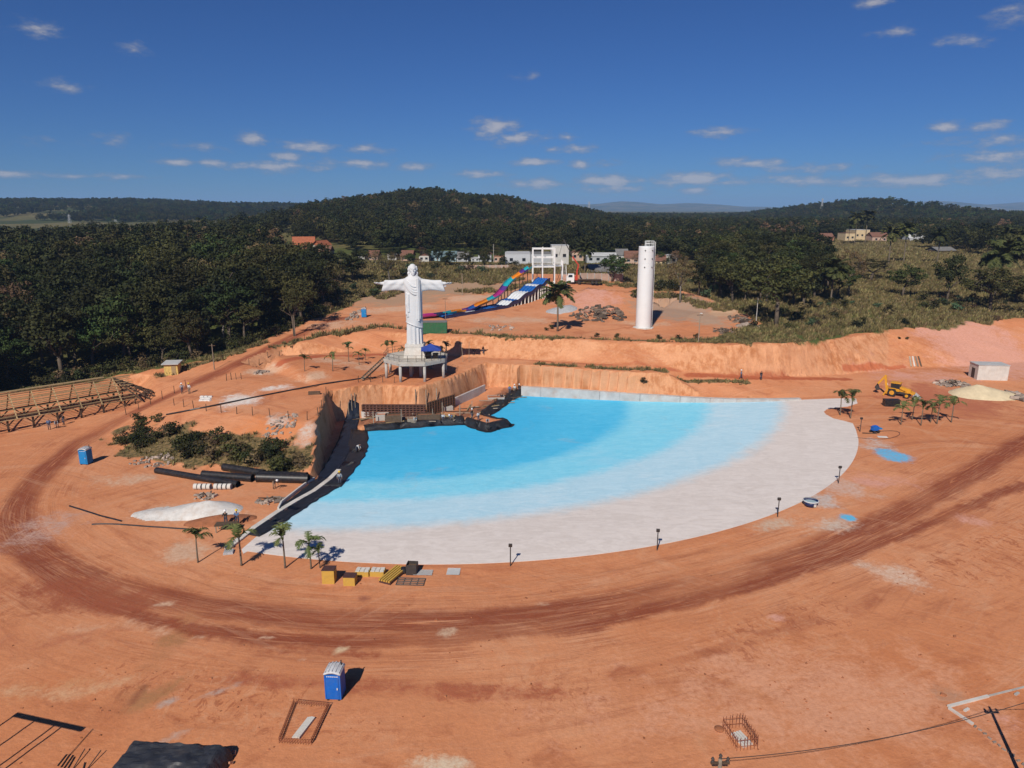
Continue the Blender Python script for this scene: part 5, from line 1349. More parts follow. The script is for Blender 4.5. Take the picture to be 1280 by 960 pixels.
house('long_shed', 'long shed with pale metal roof and dark end behind the round tree', 752, 329, 36, 9, 7, 'wall_grey', 'roof_light', 'gable', 4, 0, .3, cat='shed', rise=.15)
house('low_shed', 'low grey roofed shed behind the clay block wall', 757, 343, 38, 4, 12, 'wall_grey', 'roof_grey', 'gable', 0, 0, .4, cat='shed', rise=.16)
hv = [(508,326,14,6,7,'wall_pink','roof_clay','gable','small pink house with tiled roof in the village'),(490,325,11,6,6,'wall_white','roof_light','flat','white flat roofed house in the village near the pink house'),(530,327,12,7,7,'wall_white','roof_clay','front','white gabled house in the village'),
      (544,326,12,5,7,'wall_blue','roof_teal','gable','house with teal roof in the village'),(562,327,16,6,7,'wall_blue','roof_teal','gable','bluish house with long teal roof in the village'),(578,327,14,5,7,'wall_grey','roof_grey','gable','grey house in the village beside the bluish house'),
      (594,327,10,4,6,'wall_light','roof_light','flat','tiny pale house in the village'),(606,327,16,9,8,'wall_light','roof_clay','front','pale gabled house with clay roof edge in the village'),(623,328,12,7,6,'wall_pink','brick_clay','flat','unplastered brick house next to the warehouse'),
      (466,325,12,5,7,'wall_pink','roof_clay','gable','low pinkish house half hidden by trees'),(452,324,8,5,6,'wall_white','roof_light','flat','small white hut half hidden by trees'),
      (790,330,18,8,8,'wall_pink','roof_clay','gable','pink house beside the silo top'),(778,326,14,7,8,'wall_white','roof_grey','gable','white house behind the long shed'),(838,330,16,10,8,'wall_white','roof_light','flat','white block house right of the silo'),(826,332,12,6,7,'wall_cream','roof_clay','gable','cream house right of the silo'),
      (722,326,14,10,8,'wall_pink','roof_clay','front','pinkish gabled house behind the palm with dry fronds')]
for (px, py, w_, h_, d_, wm, rm, kd, lb) in hv: house('house', lb, px, py, w_, h_, d_, wm, rm, kd, 2, rnd.uniform(-.15, .15))
house('red_roof_house', 'large house with red tiled gables at the edge of the wood', 380, 309, 22, 5, 9, 'brick_clay', 'roof_red', 'gable', 2, .25, 1.0, y=330, rise=.4)
house('red_roof_house', 'red tiled wing with a pointed gable beside the large red house', 396, 309, 11, 5, 8, 'wall_white', 'roof_red', 'front', 1, -.3, .8, y=328, rise=.5)
house('house', 'low pale house below the red tiled house', 402, 322, 20, 4, 8, 'wall_pink', 'roof_clay', 'gable', 2, 0, y=300)
house('yellow_house', 'yellow two storey house with small windows at the far side of the field', 1077, 302, 18, 14, 12, 'wall_cream', 'roof_light', 'flat', 3, .05, .2)
house('yellow_house', 'yellow single storey wing beside the two storey yellow house', 1062, 303, 12, 11, 10, 'wall_cream', 'roof_clay', 'flat', 2, .05, .2)
for (px, py, w_, h_, wm, rm, lb) in ((1030,303,24,6,'brick_clay','roof_clay','clay coloured house with tiled roof left of the yellow house'),(1005,304,16,5,'wall_pink','roof_clay','small clay roofed house at the far end of the field'),(1100,303,20,7,'wall_pink','roof_clay','pinkish house with tiled roof right of the yellow house'),
                                   (1098,291,14,4,'brick_clay','crane_red','house with bright red roof behind the yellow house'),(1150,302,26,4,'wall_light','roof_light','low pale shed at the tree line beyond the field')):
    house('house', lb, px, py, w_, h_, 9, wm, rm, 'gable', 2, 0)
house('field_shed', 'low open shed with grey roof standing in the field', 1183, 317, 24, 4, 8, 'timber_dark', 'roof_grey', 'gable', 0, .15, .5, cat='shed', rise=.18)
house('hill_house', 'small white house on the cleared hillside', 752, 273, 8, 4, 9, 'wall_white', 'roof_light', 'flat', 1, 0, y=760)
# clay block walls with pilasters
def block_wall(label, p0, p1, h, mat='wall_pink', npil=6):
    A, B = on(*p0), on(*p1); t = thing('boundary_wall', label, 'wall', A); D = B - A
    for k in range(npil):
        a, c = D * (k / npil), D * ((k + 1) / npil); mb = MB(); m_ = (a + c) / 2
        L = Vector((D.x, D.y, 0)).length / npil - .28
        ang = math.atan2(D.y, D.x); zb = min(a.z, c.z)
        mb.box((m_.x, m_.y, m_.z + h / 2 - .3), (L, .16, h + .6), ang); mb.build('wall_panel', mat, t)
    for k in range(npil + 1):
        a = D * (k / npil); mb = MB(); mb.box((a.x, a.y, a.z + h / 2 - .27), (.26, .26, h + .75), math.atan2(D.y, D.x)); mb.build('pilaster', 'concrete', t)
block_wall('pale clay block wall with pilasters behind the lorry', (725,351.5), (778,352), 2.5)
block_wall('long clay block wall in front of the village houses', (575,338.5), (642,338), 1.9, npil=9)
# green container
cg = on(543, 417)
ct = thing('shipping_container', 'dark green container standing at the end of the slides', 'container', cg, R(3))
mb = MB(); mb.box((0, 1.2, 1.2), (5.3, 2.35, 2.4)); mb.build('body', 'container_green', ct)
for k in range(13):
    mb = MB(); mb.box((-2.4 + k * .4, 0, 1.2), (.16, .09, 2.1)); mb.build('rib', 'container_green', ct)
mb = MB(); mb.box((2.68, 1.2, 1.2), (.06, 2.2, 2.2)); mb.build('door', 'steel_dark', ct)
mb = MB(); mb.box((0, 1.2, 2.44), (5.4, 2.45, .1)); mb.build('roof', 'roof_grey', ct)
# ------------------------------------------------------------------ liners, walkway and the unfinished wave machine pit
def mid(a, b_, t): return (a[0] + (b_[0] - a[0]) * t, a[1] + (b_[1] - a[1]) * t)
def drape(mb, L, Rr, n_=10, sub=6, lift=.10, wob=.05, seed=1):
    """cloth laid on the ground between two pixel lines of equal length"""
    rg = random.Random(seed); rows = []
    for i in range(len(L) - 1):
        for k in range(sub + (i == len(L) - 2)):
            t = k / sub; a, c = mid(L[i], L[i+1], t), mid(Rr[i], Rr[i+1], t)
            A, C = on(*a), on(*c); row = []
            for j in range(n_ + 1):
                p = A.lerp(C, j / n_); z = max(ground_z(p.x, p.y), float(pool_z(p.x, p.y)))
                row.append(Vector((p.x, p.y, z + lift + rg.uniform(0, wob))))
            rows.append(row)
    mb.sheet(rows, .03)
def liner(label, L, Rr, mat='liner', **kw):
    mb = MB(); drape(mb, L, Rr, **kw); return tag(mb.build('liner_sheet', mat, None, True), label, 'liner')
def edge_liner(label, i0, i1, win, wout, seed, sub=5):
    """liner lying over the pool's edge from outline point i0 to i1"""
    rg = random.Random(seed); rows = []
    P_ = POOL[i0:i1 + 1]
    ctr = Vector((5, 105, 0))
    for i in range(len(P_) - 1):
        d = (P_[i+1] - P_[i]); d.z = 0; d.normalize(); nout = Vector((d.y, -d.x, 0))
        test = P_[i].lerp(P_[i+1], .5) + nout * .3
        if inside(np.array([test.x]), np.array([test.y]), POOL2)[0]: nout = -nout
        for k in range(sub + 1):
            c = P_[i].lerp(P_[i+1], k / sub); row = []
            wi, wo = win * rg.uniform(.6, 1.4), wout * rg.uniform(.9, 1.1)
            for j in range(11):
                q = c + nout * (-wi + (wi + wo) * j / 10); pz_ = float(pool_z(q.x, q.y)); gm = max(ground_z(q.x + ex, q.y + ey) for ex, ey in ((0, 0), (.45, 0), (-.45, 0), (0, .45), (0, -.45), (.32, .32), (-.32, .32), (.32, -.32), (-.32, -.32))); inn = j * (wi + wo) / 10 < wi - .05; row.append(Vector((q.x, q.y, (pz_ if inn else min(max(gm, pz_), pz_ + 1.25)) + .10 + rg.uniform(0, .04))))
            rows.append(row)
    mb = MB(); mb.sheet(rows, .03); tag(mb.build('liner_sheet', 'liner', None, True), label, 'liner')
PI = {}
for k, p in enumerate(POOL): PI[k] = p
nP = len(POOL); iL = nP - 7          # (455,564)
edge_liner('black liner sheet sagging into the deep corner of the pool', iL - 1, iL + 2, .5, 2.2, 3)
edge_liner('black liner sheet hanging over the pool edge beside the pale walkway', iL + 2, nP - 1, .35, 1.4, 2)
edge_liner('black liner edging the front of the machine pit', iL - 4, iL - 1, .45, 1.5, 6)
edge_liner('black liner folded round the tip of the earth spit in the pool', iL - 10, iL - 4, .5, .95, 7, 4)
edge_liner('black liner strip climbing the inner side of the earth spit', iL - 13, iL - 10, .4, .8, 8)
liner('dark blue liner laid in the channel under the shaded cliff', [(394,603),(410,578),(423,550),(433,520),(437,500)], [(417,597),(431,577),(442,556),(449,524),(449,505)], 'liner_blue', seed=4)
liner('black liner sheet between low kerb and pale walkway', [(350,634),(365,623),(380,611),(398,598)], [(352,641),(370,628),(388,616),(412,598)], seed=5)
mb = MB()
Wp = [on_pool(*p) for p in ()] or [on(*p) for p in ((284,687),(316,662),(350,639),(372,626),(392,615),(412,600),(424,588))]
wk = thing('walkway', 'narrow pale concrete walkway running beside the black liner to the cliff', 'walkway', Wp[0])
for i in range(len(Wp) - 1):
    for k in range(2):
        a, c = Wp[i].lerp(Wp[i+1], k / 2), Wp[i].lerp(Wp[i+1], (k + 1) / 2 - .02); mb = MB(); mb.bar(a - Wp[0] + Vector((0, 0, .03)), c - Wp[0] + Vector((0, 0, .03)), .65, .36); mb.build('slab', 'concrete_pale', wk)
Kp = [on(*p) for p in ((348,638),(352,630),(366,619),(380,608),(393,600))]
kb = thing('low_kerb', 'thin concrete kerb along the outer edge of the black liner', 'kerb', Kp[0])
for i in range(len(Kp) - 1):
    mb = MB(); mb.bar(Kp[i] - Kp[0] + Vector((0, 0, .15)), Kp[i+1] - Kp[0] + Vector((0, 0, .15)), .2, .5); mb.build('kerb_length', 'concrete_pale', kb)
# retaining walls of the pit
def low_wall(name, label, p0, p1, h, th, mat, base=None, n_=1, part='wall_panel'):
    A, B = on(*p0), on(*p1)
    if base is not None: A.z = B.z = base
    t = thing(name, label, 'wall', A); D = B - A
    for k in range(n_):
        a, c = D * (k / n_), D * ((k + 1) / n_ - .004); mb = MB()
        mb.bar(Vector((a.x, a.y, a.z + h / 2 - .15)), Vector((c.x, c.y, c.z + h / 2 - .15)), th, h + .3); mb.build(part, mat, t)
    return t
low_wall('pit_wall', 'grey concrete wall at the foot of the dark red cut beside the pit', (564,508), (606,489), 1.3, .35, 'concrete_wall', None, 4)
low_wall('pit_wall', 'pale concrete beam crossing the machine pit', (452,522), (500,518), 1.1, .5, 'concrete_pale', None, 4)
low_wall('pit_wall', 'long stained concrete ledge in front of the perforated wall', (500,519), (566,512), .7, .9, 'concrete', None, 5)
BW0, BW1 = at(450, 483, 4.4) + Vector((.6, -1.9, 0)), at(524, 483.5, 4.4) + Vector((1.2, -1.75, 0))
BW0.z = BW1.z = -.5
bw = thing('perforated_wall', 'dark red block wall full of square holes at the back of the pit', 'wall', BW0)
D = BW1 - BW0; ang = math.atan2(D.y, D.x); L = D.length
pm('block_red', (.11,.05,.034), .95, .3, 2, .2, 8, island=.2)
for r_ in range(6):
    mb = MB(); mb.box((L / 2, .12, .12 + r_ * .40), (L, .3, .16)); o = mb.build('course', 'block_red', bw); o.rotation_euler[2] = ang
for k in range(int(L / .62) + 1):
    mb = MB(); mb.box((k * .62, .13, 1.05), (.22, .26, 2.1)); o = mb.build('pier', 'block_red', bw); o.rotation_euler[2] = ang
mb = MB(); mb.box((L / 2, .36, 1.05), (L, .06, 2.1)); o = mb.build('backing', 'steel_dark', bw); o.rotation_euler[2] = ang
RP0, RP1 = BW1 + Vector((.2, 0, 0)), at(560, 474.5, 4.4) + Vector((1.3, -1.6, 0)); RP1.z = -.4
rp = thing('rebar_grid', 'tall rusty rebar grid standing right of the perforated wall', 'rebar grid', RP0)
Dp = RP1 - RP0
for k in range(12):
    p = Dp * (k / 11); mb = MB(); mb.tube([p, p + Vector((0, 0, 2.7))], .035, 5); mb.build('upright_bar', 'rust', rp)
for k in range(6):
    mb = MB(); mb.tube([Vector((0, 0, .3 + k * .45)), Dp + Vector((0, 0, .3 + k * .45))], .03, 5); mb.build('cross_bar', 'rust', rp)
mb = MB(); mb.bar(Vector((0, .35, 1.2)), Dp + Vector((0, .35, 1.2)), .08, 2.4); mb.build('shade_sheet', 'timber_dark', rp)  # dark sheet added to darken the pit, in place of a beam's shadow
pr_ = random.Random(5)
def pitpt():
    while True:
        px, py = pr_.uniform(455, 650), pr_.uniform(490, 534)
        if py > 533 - (px - 455) * .045 and px < 590: continue
        if py < 521 - max(0, px - 560) * .42 and px < 610 and py < 514: continue
        if px > 586 and py > 521: continue
        if px > 600 and (py > 524 - (px - 602) * .60 or py < 492 - (px - 606) * .02): continue
        return px, py
for k in range(60):
    px, py = pitpt(); g = on(px, py); L2 = pr_.uniform(1.2, 4.2); a = pr_.choice([.05, .1, 1.5, -.1, .6]) + pr_.uniform(-.2, .2)
    mb = MB(); mb.box((0, 0, 0), (L2, .2, .09)); o = tag(mb.build('plank', pr_.choice(['timber_grey', 'timber_dark', 'timber']), None, loc=g + Vector((0, 0, .08 + .02 * (k % 5))), rz=a), 'loose plank lying in the machine pit', 'plank', 'planks in the pit'); o.rotation_euler[1] = pr_.uniform(-.06, .06)
for (px, py, w, d_, h, mt, lb) in ((478,524,2.0,1.5,1.0,'concrete','square concrete block in the pit under the perforated wall'),(492,527,2.6,1.4,1.3,'timber_dark','dark timber formwork box in the pit near the pool edge'),(536,524,4.0,1.2,1.0,'timber_dark','long dark formwork box in the middle of the pit'),
        (515,527,1.4,1.0,.7,'timber_grey','low grey formwork box near the pit edge'),(560,521,2.4,1.0,.5,'timber','low yellowish formwork near the bridge planks'),(620,497,3.0,1.8,.25,'concrete','flat concrete slab lying on the earth spit')):
    t = thing('formwork_box', lb, 'formwork', on(px, py), .08); 
    for sx, sy, sw, sdp in ((0, -d_ / 2, w, .1), (0, d_ / 2, w, .1), (-w / 2, 0, .1, d_ - .12), (w / 2, 0, .1, d_ - .12)):
        mb = MB(); mb.box((sx, sy, h / 2 - .05), (sw, sdp, h + .1)); mb.build('side_board', mt, t)
    mb = MB(); mb.box((0, 0, h * .55), (w - .12, d_ - .12, h * .5)); mb.build('filling', 'clod', t)
for k, (px, py, h) in enumerate(((467,530,2.2),(502,530,2.6),(541,528,2.4),(553,517,2.0),(575,520,2.0),(520,508,3.0),(533,508,3.0),(546,506,3.0),(590,512,1.6),(440,512,2.8),(444,508,2.4),(436,518,2.2))):
    mb = MB(); mb.box((0, 0, h / 2 - .1), (.12, .12, h + .2)); mb.box((.1, 0, h * .6), (.5, .06, .08)); tag(mb.build('prop_post', 'timber_grey', None, loc=on(px, py), rz=.2 * k), 'upright timber prop with a cross cleat standing in the pit', 'post', 'props in the pit')

# ------------------------------------------------------------------ timber roof frame on the left
F0, F1 = on(-70, 556), on(172, 503)          # line of the front posts
D = F1 - F0; Lf = Vector((D.x, D.y, 0)).length; ang = math.atan2(D.y, D.x)
rf = thing('timber_roof_frame', 'long open timber roof frame with purlins and braced posts at the wood edge', 'roof frame', F0, ang)
HE, HRG, WD = 2.4, 5.7, 5.6
n_p = 8
for k in range(n_p):
    x = Lf * (k + .4) / n_p
    for y in (0, WD):
        mb = MB(); gz0 = ground_z(F0.x + math.cos(ang) * x - math.sin(ang) * y, F0.y + math.sin(ang) * x + math.cos(ang) * y) - F0.z
        mb.box((x, y, (gz0 - .3 + HE) / 2), (.28, .28, HE - gz0 + .3)); mb.build('post', 'timber_dark', rf)
        for s_ in (-1, 1):
            mb = MB(); mb.bar((x, y, HE * .45), (x + s_ * 1.3, y, HE - .05), .16); mb.build('brace', 'timber_dark', rf)
nr_ = 9
for k in range(nr_):
    x = Lf * (k + .1) / nr_
    for s_ in (0, 1):
        a = Vector((x, -1.0 if s_ == 0 else WD + 1.0, HE - .35)); c = Vector((x, WD / 2, HRG))
        mb = MB(); mb.bar(a, c, .14, .24); mb.build('rafter', 'timber', rf)
for s_ in (0, 1):
    for j in range(9):
        t = j / 8.6
        y = (-1.0 + (WD / 2 + 1.0) * t) if s_ == 0 else (WD + 1.0 - (WD / 2 + 1.0) * t); z = HE - .35 + (HRG - HE + .35) * t + .16
        for q in range(4):
            mb = MB(); mb.bar((Lf * q / 4 - .1, y, z + .02 * (q % 2)), (Lf * (q + 1) / 4 + .1, y, z + .02 * (q % 2)), .12, .10); mb.build('purlin', 'timber', rf)
mb = MB(); mb.bar((-.5, WD / 2, HRG + .25), (Lf - 4, WD / 2, HRG + .25), .55, .14); mb.build('ridge_board', 'timber', rf)
for y in (0, WD):
    mb = MB(); mb.bar((-.3, y + .003, HE + .03), (Lf + .2, y + .003, HE + .03), .2, .24); mb.build('wall_plate', 'timber_dark', rf)
for k in range(9):          # fan of hip rafters at the rounded end
    a = R(-80 + 160 * k / 8); e = Vector((Lf * .98 + math.cos(a) * 4.6, WD / 2 + math.sin(a) * 4.4, HE - .55))
    mb = MB(); mb.bar(e, (Lf * .90, WD / 2, HRG), .14, .2); mb.build('hip_rafter', 'timber_dark', rf)
    if k % 2 == 0:
        p = e.lerp(Vector((Lf * .9, WD / 2, HRG)), .25); mb = MB(); mb.bar((p.x, p.y, -.4), p, .18); mb.build('post', 'timber_dark', rf)
for j in range(4):
    for k in range(8):
        a0, a1 = R(-80 + 160 * k / 8), R(-80 + 160 * (k + 1) / 8); c = Vector((Lf * .90, WD / 2, HRG)); t = .1 + j * .22
        e0 = Vector((Lf * .98 + math.cos(a0) * 4.6, WD / 2 + math.sin(a0) * 4.4, HE - .55)).lerp(c, t); e1 = Vector((Lf * .98 + math.cos(a1) * 4.6, WD / 2 + math.sin(a1) * 4.4, HE - .55)).lerp(c, t)
        mb = MB(); mb.bar(e0 + Vector((0, 0, .12)), e1 + Vector((0, 0, .12)), .1); mb.build('hip_purlin', 'timber_dark', rf)

# ------------------------------------------------------------------ portable toilets
def toilet(px, py, label, body='toilet_blue', rz=0.0):
    t = thing('portable_toilet', label, 'portable toilet', on(px, py), rz)
    w, d_, h = 1.12, 1.16, 1.98
    mb = MB(); mb.box((0, .58, h / 2 + .08), (w, d_, h)); mb.build('body', body, t)
    for x in (-.4, .4):
        mb = MB(); mb.box((x, .58, .04), (.14, 1.24, .12)); mb.build('skid', 'steel_dark', t)
    mb = MB(); mb.box((0, -.012, .98), (.86, .05, 1.66)); dr = mb.build('door', body, t)
    for z in (.55, 1.15):
        mb = MB(); mb.box((0, -.045, z), (.70, .03, .42)); mb.build('door_panel', body, dr)
    mb = MB(); mb.box((.34, -.06, .98), (.06, .05, .16)); mb.build('handle', 'steel_white', dr)
    for x in (-.54, .54):
        mb = MB(); mb.box((x, .004, 1.05), (.08, .05, 1.9)); mb.build('corner_post', body, t)
    for k in range(6):
        mb = MB(); mb.box((-.36 + k * .145, -.012, 1.93), (.09, .04, .05)); mb.build('vent_slot', 'steel_white', t)
    mb = MB(); rows = []
    for i in range(9):
        u = i / 8; rows.append([Vector(((j / 8 - .5) * 1.22, -.06 + u * 1.28, 2.07 + .30 * math.sin(math.pi * (.10 + .80 * j / 8)) * (1 - .25 * (2 * u - 1) ** 2))) for j in range(9)])
    mb.sheet(rows, .1); rfm = mb.build('roof', 'toilet_roof', t, True)
    for j in range(5):
        mb = MB(); mb.bar((-.5 + j * .25, 0, 2.085 + .28 * math.sin(math.pi * (.18 + .16 * j))), (-.5 + j * .25, 1.15, 2.085 + .28 * math.sin(math.pi * (.18 + .16 * j))), .05, .05); mb.build('roof_rib', 'toilet_roof', rfm)
    mb = MB(); mb.tube([(.4, .95, 1.6), (.4, .95, 2.62)], .05, 8); mb.build('vent_pipe', 'steel_dark', t)
toilet(417, 875.5, 'blue portable toilet with white roof standing alone on the open earth', rz=-.06)
toilet(105, 581, 'bright blue portable toilet beside the shrub bank near the road', 'toilet_cyan', -.10)
toilet(455, 397, 'small bright blue portable toilet at the upper dirt road by the wood', 'toilet_cyan', .1)
# hut
hg = on(214.5, 469)
ht = thing('site_hut', 'small yellow plywood hut with overhanging slab roof beside the wood', 'hut', hg, .12)
for x, y, w, d_ in ((0, 0, 2.5, .08), (0, 2.1, 2.5, .08), (-1.21, 1.05, .08, 2.02), (1.21, 1.05, .08, 2.02)):
    mb = MB(); mb.box((x, y, 1.05), (w, d_, 2.3)); mb.build('wall_panel', 'hut_yellow', ht)
mb = MB(); mb.box((0, 1.0, 2.3), (3.1, 2.9, .14), M=Matrix.Rotation(.08, 3, 'X')); mb.build('roof', 'roof_light', ht)
mb = MB(); mb.box((.5, -.06, .95), (.8, .05, 1.8)); mb.build('door', 'timber', ht)

# ------------------------------------------------------------------ rebar cages, tarp, rods
def cage(label, quad, h, st, rad, mat, single):
    """open cage of bars round a quadrilateral on the ground"""
    Q = [on(*p) for p in quad]; c = sum(Q, Vector()) / 4; t = thing('rebar_cage', label, 'rebar cage', (c.x, c.y, c.z))
    for k in range(4):
        a, b2 = Q[k] - c, Q[(k + 1) % 4] - c; L2 = (b2 - a).length; n2 = max(3, int(L2 / st)); mb = MB()
        for i in range(n2):
            p = a.lerp(b2, i / n2)
            if single:
                m1 = MB(); m1.tube([p + Vector((0, 0, -.1)), p + Vector((rnd.uniform(-.04, .04), rnd.uniform(-.04, .04), h * rnd.uniform(.9, 1.1)))], rad, 5); m1.build('rebar', mat, t)
            else: mb.tube([p + Vector((0, 0, -.05)), p + Vector((0, 0, h))], rad, 4)
        for z in ((.15, .55 * h, .95 * h) if not single else (.3 * h, .75 * h)): mb.tube([a + Vector((0, 0, z)), b2 + Vector((0, 0, z))], rad * 1.1, 4)
        mb.build('mesh_side', mat, t)
    return t, Q, c
t, Q, c = cage('wide low cage of rusty mesh lying round pale boards near the blue toilet', ((349,929),(389,931),(411,884),(368,880)), .45, .17, .017, 'rebar_red', False)
mb = MB()
for i in range(1, 26):
    a, b2 = (Q[0] - c).lerp(Q[3] - c, i / 26), (Q[1] - c).lerp(Q[2] - c, i / 26); 
    for u, v in ((0, .36), (.64, 1)): mb.tube([a.lerp(b2, u) + Vector((0, 0, .06)), a.lerp(b2, v) + Vector((0, 0, .06))], .011, 4)
mb.build('bottom_mesh', 'rebar_red', t)
for i in range(3):
    mb = MB(); g = on(379.5 + i * 2.2 - 2, 911); mb.box((0, 0, .1), (.30, 2.0, .06 + .05 * i)); tag(mb.build('board', 'concrete_pale', None, loc=g, rz=-.26), 'pale board lying in the wide low cage', 'board', 'boards in the wide cage')
t, Q, c = cage('upright cage of rusty bars standing round a pale footing on the open earth', ((921,939),(947,936),(928,909),(903,911)), 1.05, .22, .020, 'rebar_red', True)
mb = MB()
for i in range(4): mb.box((-.3 + i * .2, 0, .08), (.14, 1.3, .14))
tag(mb.build('footing_form', 'concrete_pale', None, loc=on(927, 925), rz=.35), 'pale slatted footing form inside the upright cage', 'formwork')
mb = MB(); mb.lathe([(.30, 0), (.34, .08), (.22, .16), (.02, .2)], 14); tag(mb.build('earth_heap', 'clod', None, loc=on(899, 912)), 'little red earth heap beside the upright cage', 'earth heap')
# tarp covered stack, lower left
tg = on(206, 975)
tp = thing('covered_stack', 'stack of bricks under a wrinkled black tarpaulin', 'covered stack', tg, -.08)
rows = []; TX, TY = 61, 28
for i in range(TY):
    row = []
    for j in range(TX):
        x = -3.4 + 6.8 * j / (TX - 1); y = -2.2 + 4.4 * i / (TY - 1)
        ex = min(1, (3.4 - abs(x)) / .5); ey = min(1, (2.2 - abs(y)) / .45)
        z = 1.25 * min(ex, ey) ** .6 if min(ex, ey) > 0 else 0
        z += float(vnoise(x * .45, y * 1.0, 1.6, 61, 3)) * .30 + float(vnoise(x * .5 + y * .4, y - x * .3, .55, 62, 3)) * .16
        row.append(Vector((x + float(vnoise(x, y, .5, 63)) * .12, y + float(vnoise(y, x, .5, 64)) * .12, max(z, -.08))))
    rows.append(row)
mb = MB(); mb.sheet(rows, .02); mb.build('tarpaulin', 'tarp', tp, False)
for k in range(46):
    x = rnd.uniform(-3.4, 3.4); y = rnd.choice([2.25, 2.35, 2.5]) if k < 30 else rnd.uniform(-2, 2); x = x if k < 30 else rnd.choice([-3.5, 3.5])
    mb = MB(); mb.box((0, 0, .06), (.24, .12, .12), M=Euler((rnd.uniform(-.5, .5), rnd.uniform(-.5, .5), rnd.uniform(0, 3))).to_matrix()); mb.build('brick', 'brick_clay', tp, loc=(x, y, rnd.uniform(.0, .25) if k < 30 else rnd.uniform(0, .2)))
# rods lying beside it
for k, (a, b2) in enumerate((((84,948),(116,912)),((72,958),(83,944)),((76,960),(87,944)),((80,961),(91,945)),((85,961),(93,947)),((92,961),(107,941)),((110,961),(127,943)),((104,962),(106,954)))):
    A, B = on(*a), on(*b2); mb = MB(); mb.tube([Vector((0, 0, .06)), B - A + Vector((0, 0, .06 + .25 * (k in (5, 6))))], .035 if k else .02, 5); tag(mb.build('steel_rod', 'steel_dark', None, loc=A), 'dark steel rod lying on the earth near the tarpaulin', 'rod', 'rods near the tarpaulin')
# steel gantry standing left of the view: its shadow falls into it
S0, S1 = at(18, 893), at(105, 912); hg_ = 6.0; off = Vector((SHX, SHY, 0)) * hg_ / math.tan(SUN_EL)
ga = thing('steel_gantry', 'dark steel gantry beam on thin posts', 'gantry', (S0 - off))
Bm = S1 - S0
mb = MB(); mb.bar(Vector((0, 0, hg_)), Bm + Vector((0, 0, hg_)), .24, .2); mb.build('beam', 'steel_dark', ga)
for f in (0.02, .33, .62, .72):
    p = Bm * f; mb = MB(); mb.box((p.x, p.y, hg_ / 2 - .2), (.1, .1, hg_ + .3)); mb.build('post', 'steel_dark', ga)
mb = MB(); mb.bar(Bm * -.5 + Vector((0, -1.2, 3.4)), Bm * .7 + Vector((0, -1.2, 3.4)), .06); mb.build('cross_bar', 'steel_dark', ga)
for p_ in (-.5, .7):
    mb = MB(); p = Bm * p_; mb.box((p.x, p.y - 1.2, 1.65), (.08, .08, 3.5)); mb.build('post', 'steel_dark', ga)
# utility poles and wire, lower right
def upole(base, h, label):
    t = thing('utility_pole', label, 'utility pole', base)
    mb = MB(); mb.tube([(0, 0, -.4), (0, 0, h)], [.14, .10], 10); mb.build('pole', 'timber_grey', t, True)
    mb = MB(); mb.box((0, 0, h - .25), (1.0, .1, .12)); arm = mb.build('cross_arm', 'timber_dark', t)
    for x in (-.4, 0, .4):
        mb = MB(); mb.lathe([(.04, 0), (.09, .05), (.05, .12), (.10, .2), (.03, .32)], 10, (x, 0, h - .2 if x else h)); mb.build('insulator', 'steel_dark', arm)
    return Vector(base) + Vector((0, 0, h))
sh_ = lambda px, py, h: at(px, py) - Vector((SHX, SHY, 0)) * h / math.tan(SUN_EL)
T1 = upole(sh_(1238, 887, 6.0), 6.0, 'wooden utility pole rising beside the concrete kerb corner'); T2 = upole(sh_(900, 952, 6.0), 6.0, 'utility pole with dark insulators reaching up before the upright cage')
T3 = T1 + Vector((22, 3, 0))
for i, (a, b2) in enumerate(((T2, T1), (T1, T3))):
    ps = [a.lerp(b2, k / 16) - Vector((0, 0, .7 * 4 * (k / 16) * (1 - k / 16))) for k in range(17)]; mb = MB(); mb.tube(ps, .022, 5)
    tag(mb.build('overhead_wire', 'steel_dark', None), 'sagging black wire strung between the two utility poles' if i == 0 else 'black wire leaving the wooden utility pole beyond the kerb', 'wire')
# kerb corner
for i, (a, b2, lb) in enumerate((((1185,884),(1235,871),'straight pale concrete kerb pointing away from its corner'),((1186,886),(1216,906),'short pale concrete kerb meeting the straight kerb at its corner'),((1236,870.5),(1290,857),'thin half buried kerb continuing the straight kerb'))):
    A, B = on(*a), on(*b2); mb = MB(); mb.bar(Vector((0, 0, .05)), B - A + Vector((0, 0, .05)), .20 if i < 2 else .12, .16 if i < 2 else .08); tag(mb.build('kerb_stone', 'concrete_pale' if i < 2 else 'concrete', None, loc=A), lb, 'kerb')
for k in range(11):
    t_ = k / 10; g = on(1219 + 60 * t_, 909 + 46 * t_ + rnd.uniform(-1, 1)); mb = MB(); mb.box((0, 0, .03), (.22, .12, .10), M=Euler((0, rnd.uniform(-.1, .1), rnd.uniform(0, 3))).to_matrix()); tag(mb.build('stone_block', 'rubble', None, loc=g), 'small stone in the dotted row beyond the short kerb', 'stone', 'stones along the kerb line')
mb = MB(); mb.box((0, 0, .06), (.5, .16, .12)); tag(mb.build('concrete_cube', 'concrete_pale', None, loc=on(1208, 888), rz=.5), 'small pale concrete block inside the kerb corner', 'block')
mb = MB(); mb.box((0, 0, .06), (.45, .15, .12)); tag(mb.build('concrete_cube', 'concrete', None, loc=on(1271, 868), rz=.5), 'grey concrete block beside the half buried kerb', 'block')

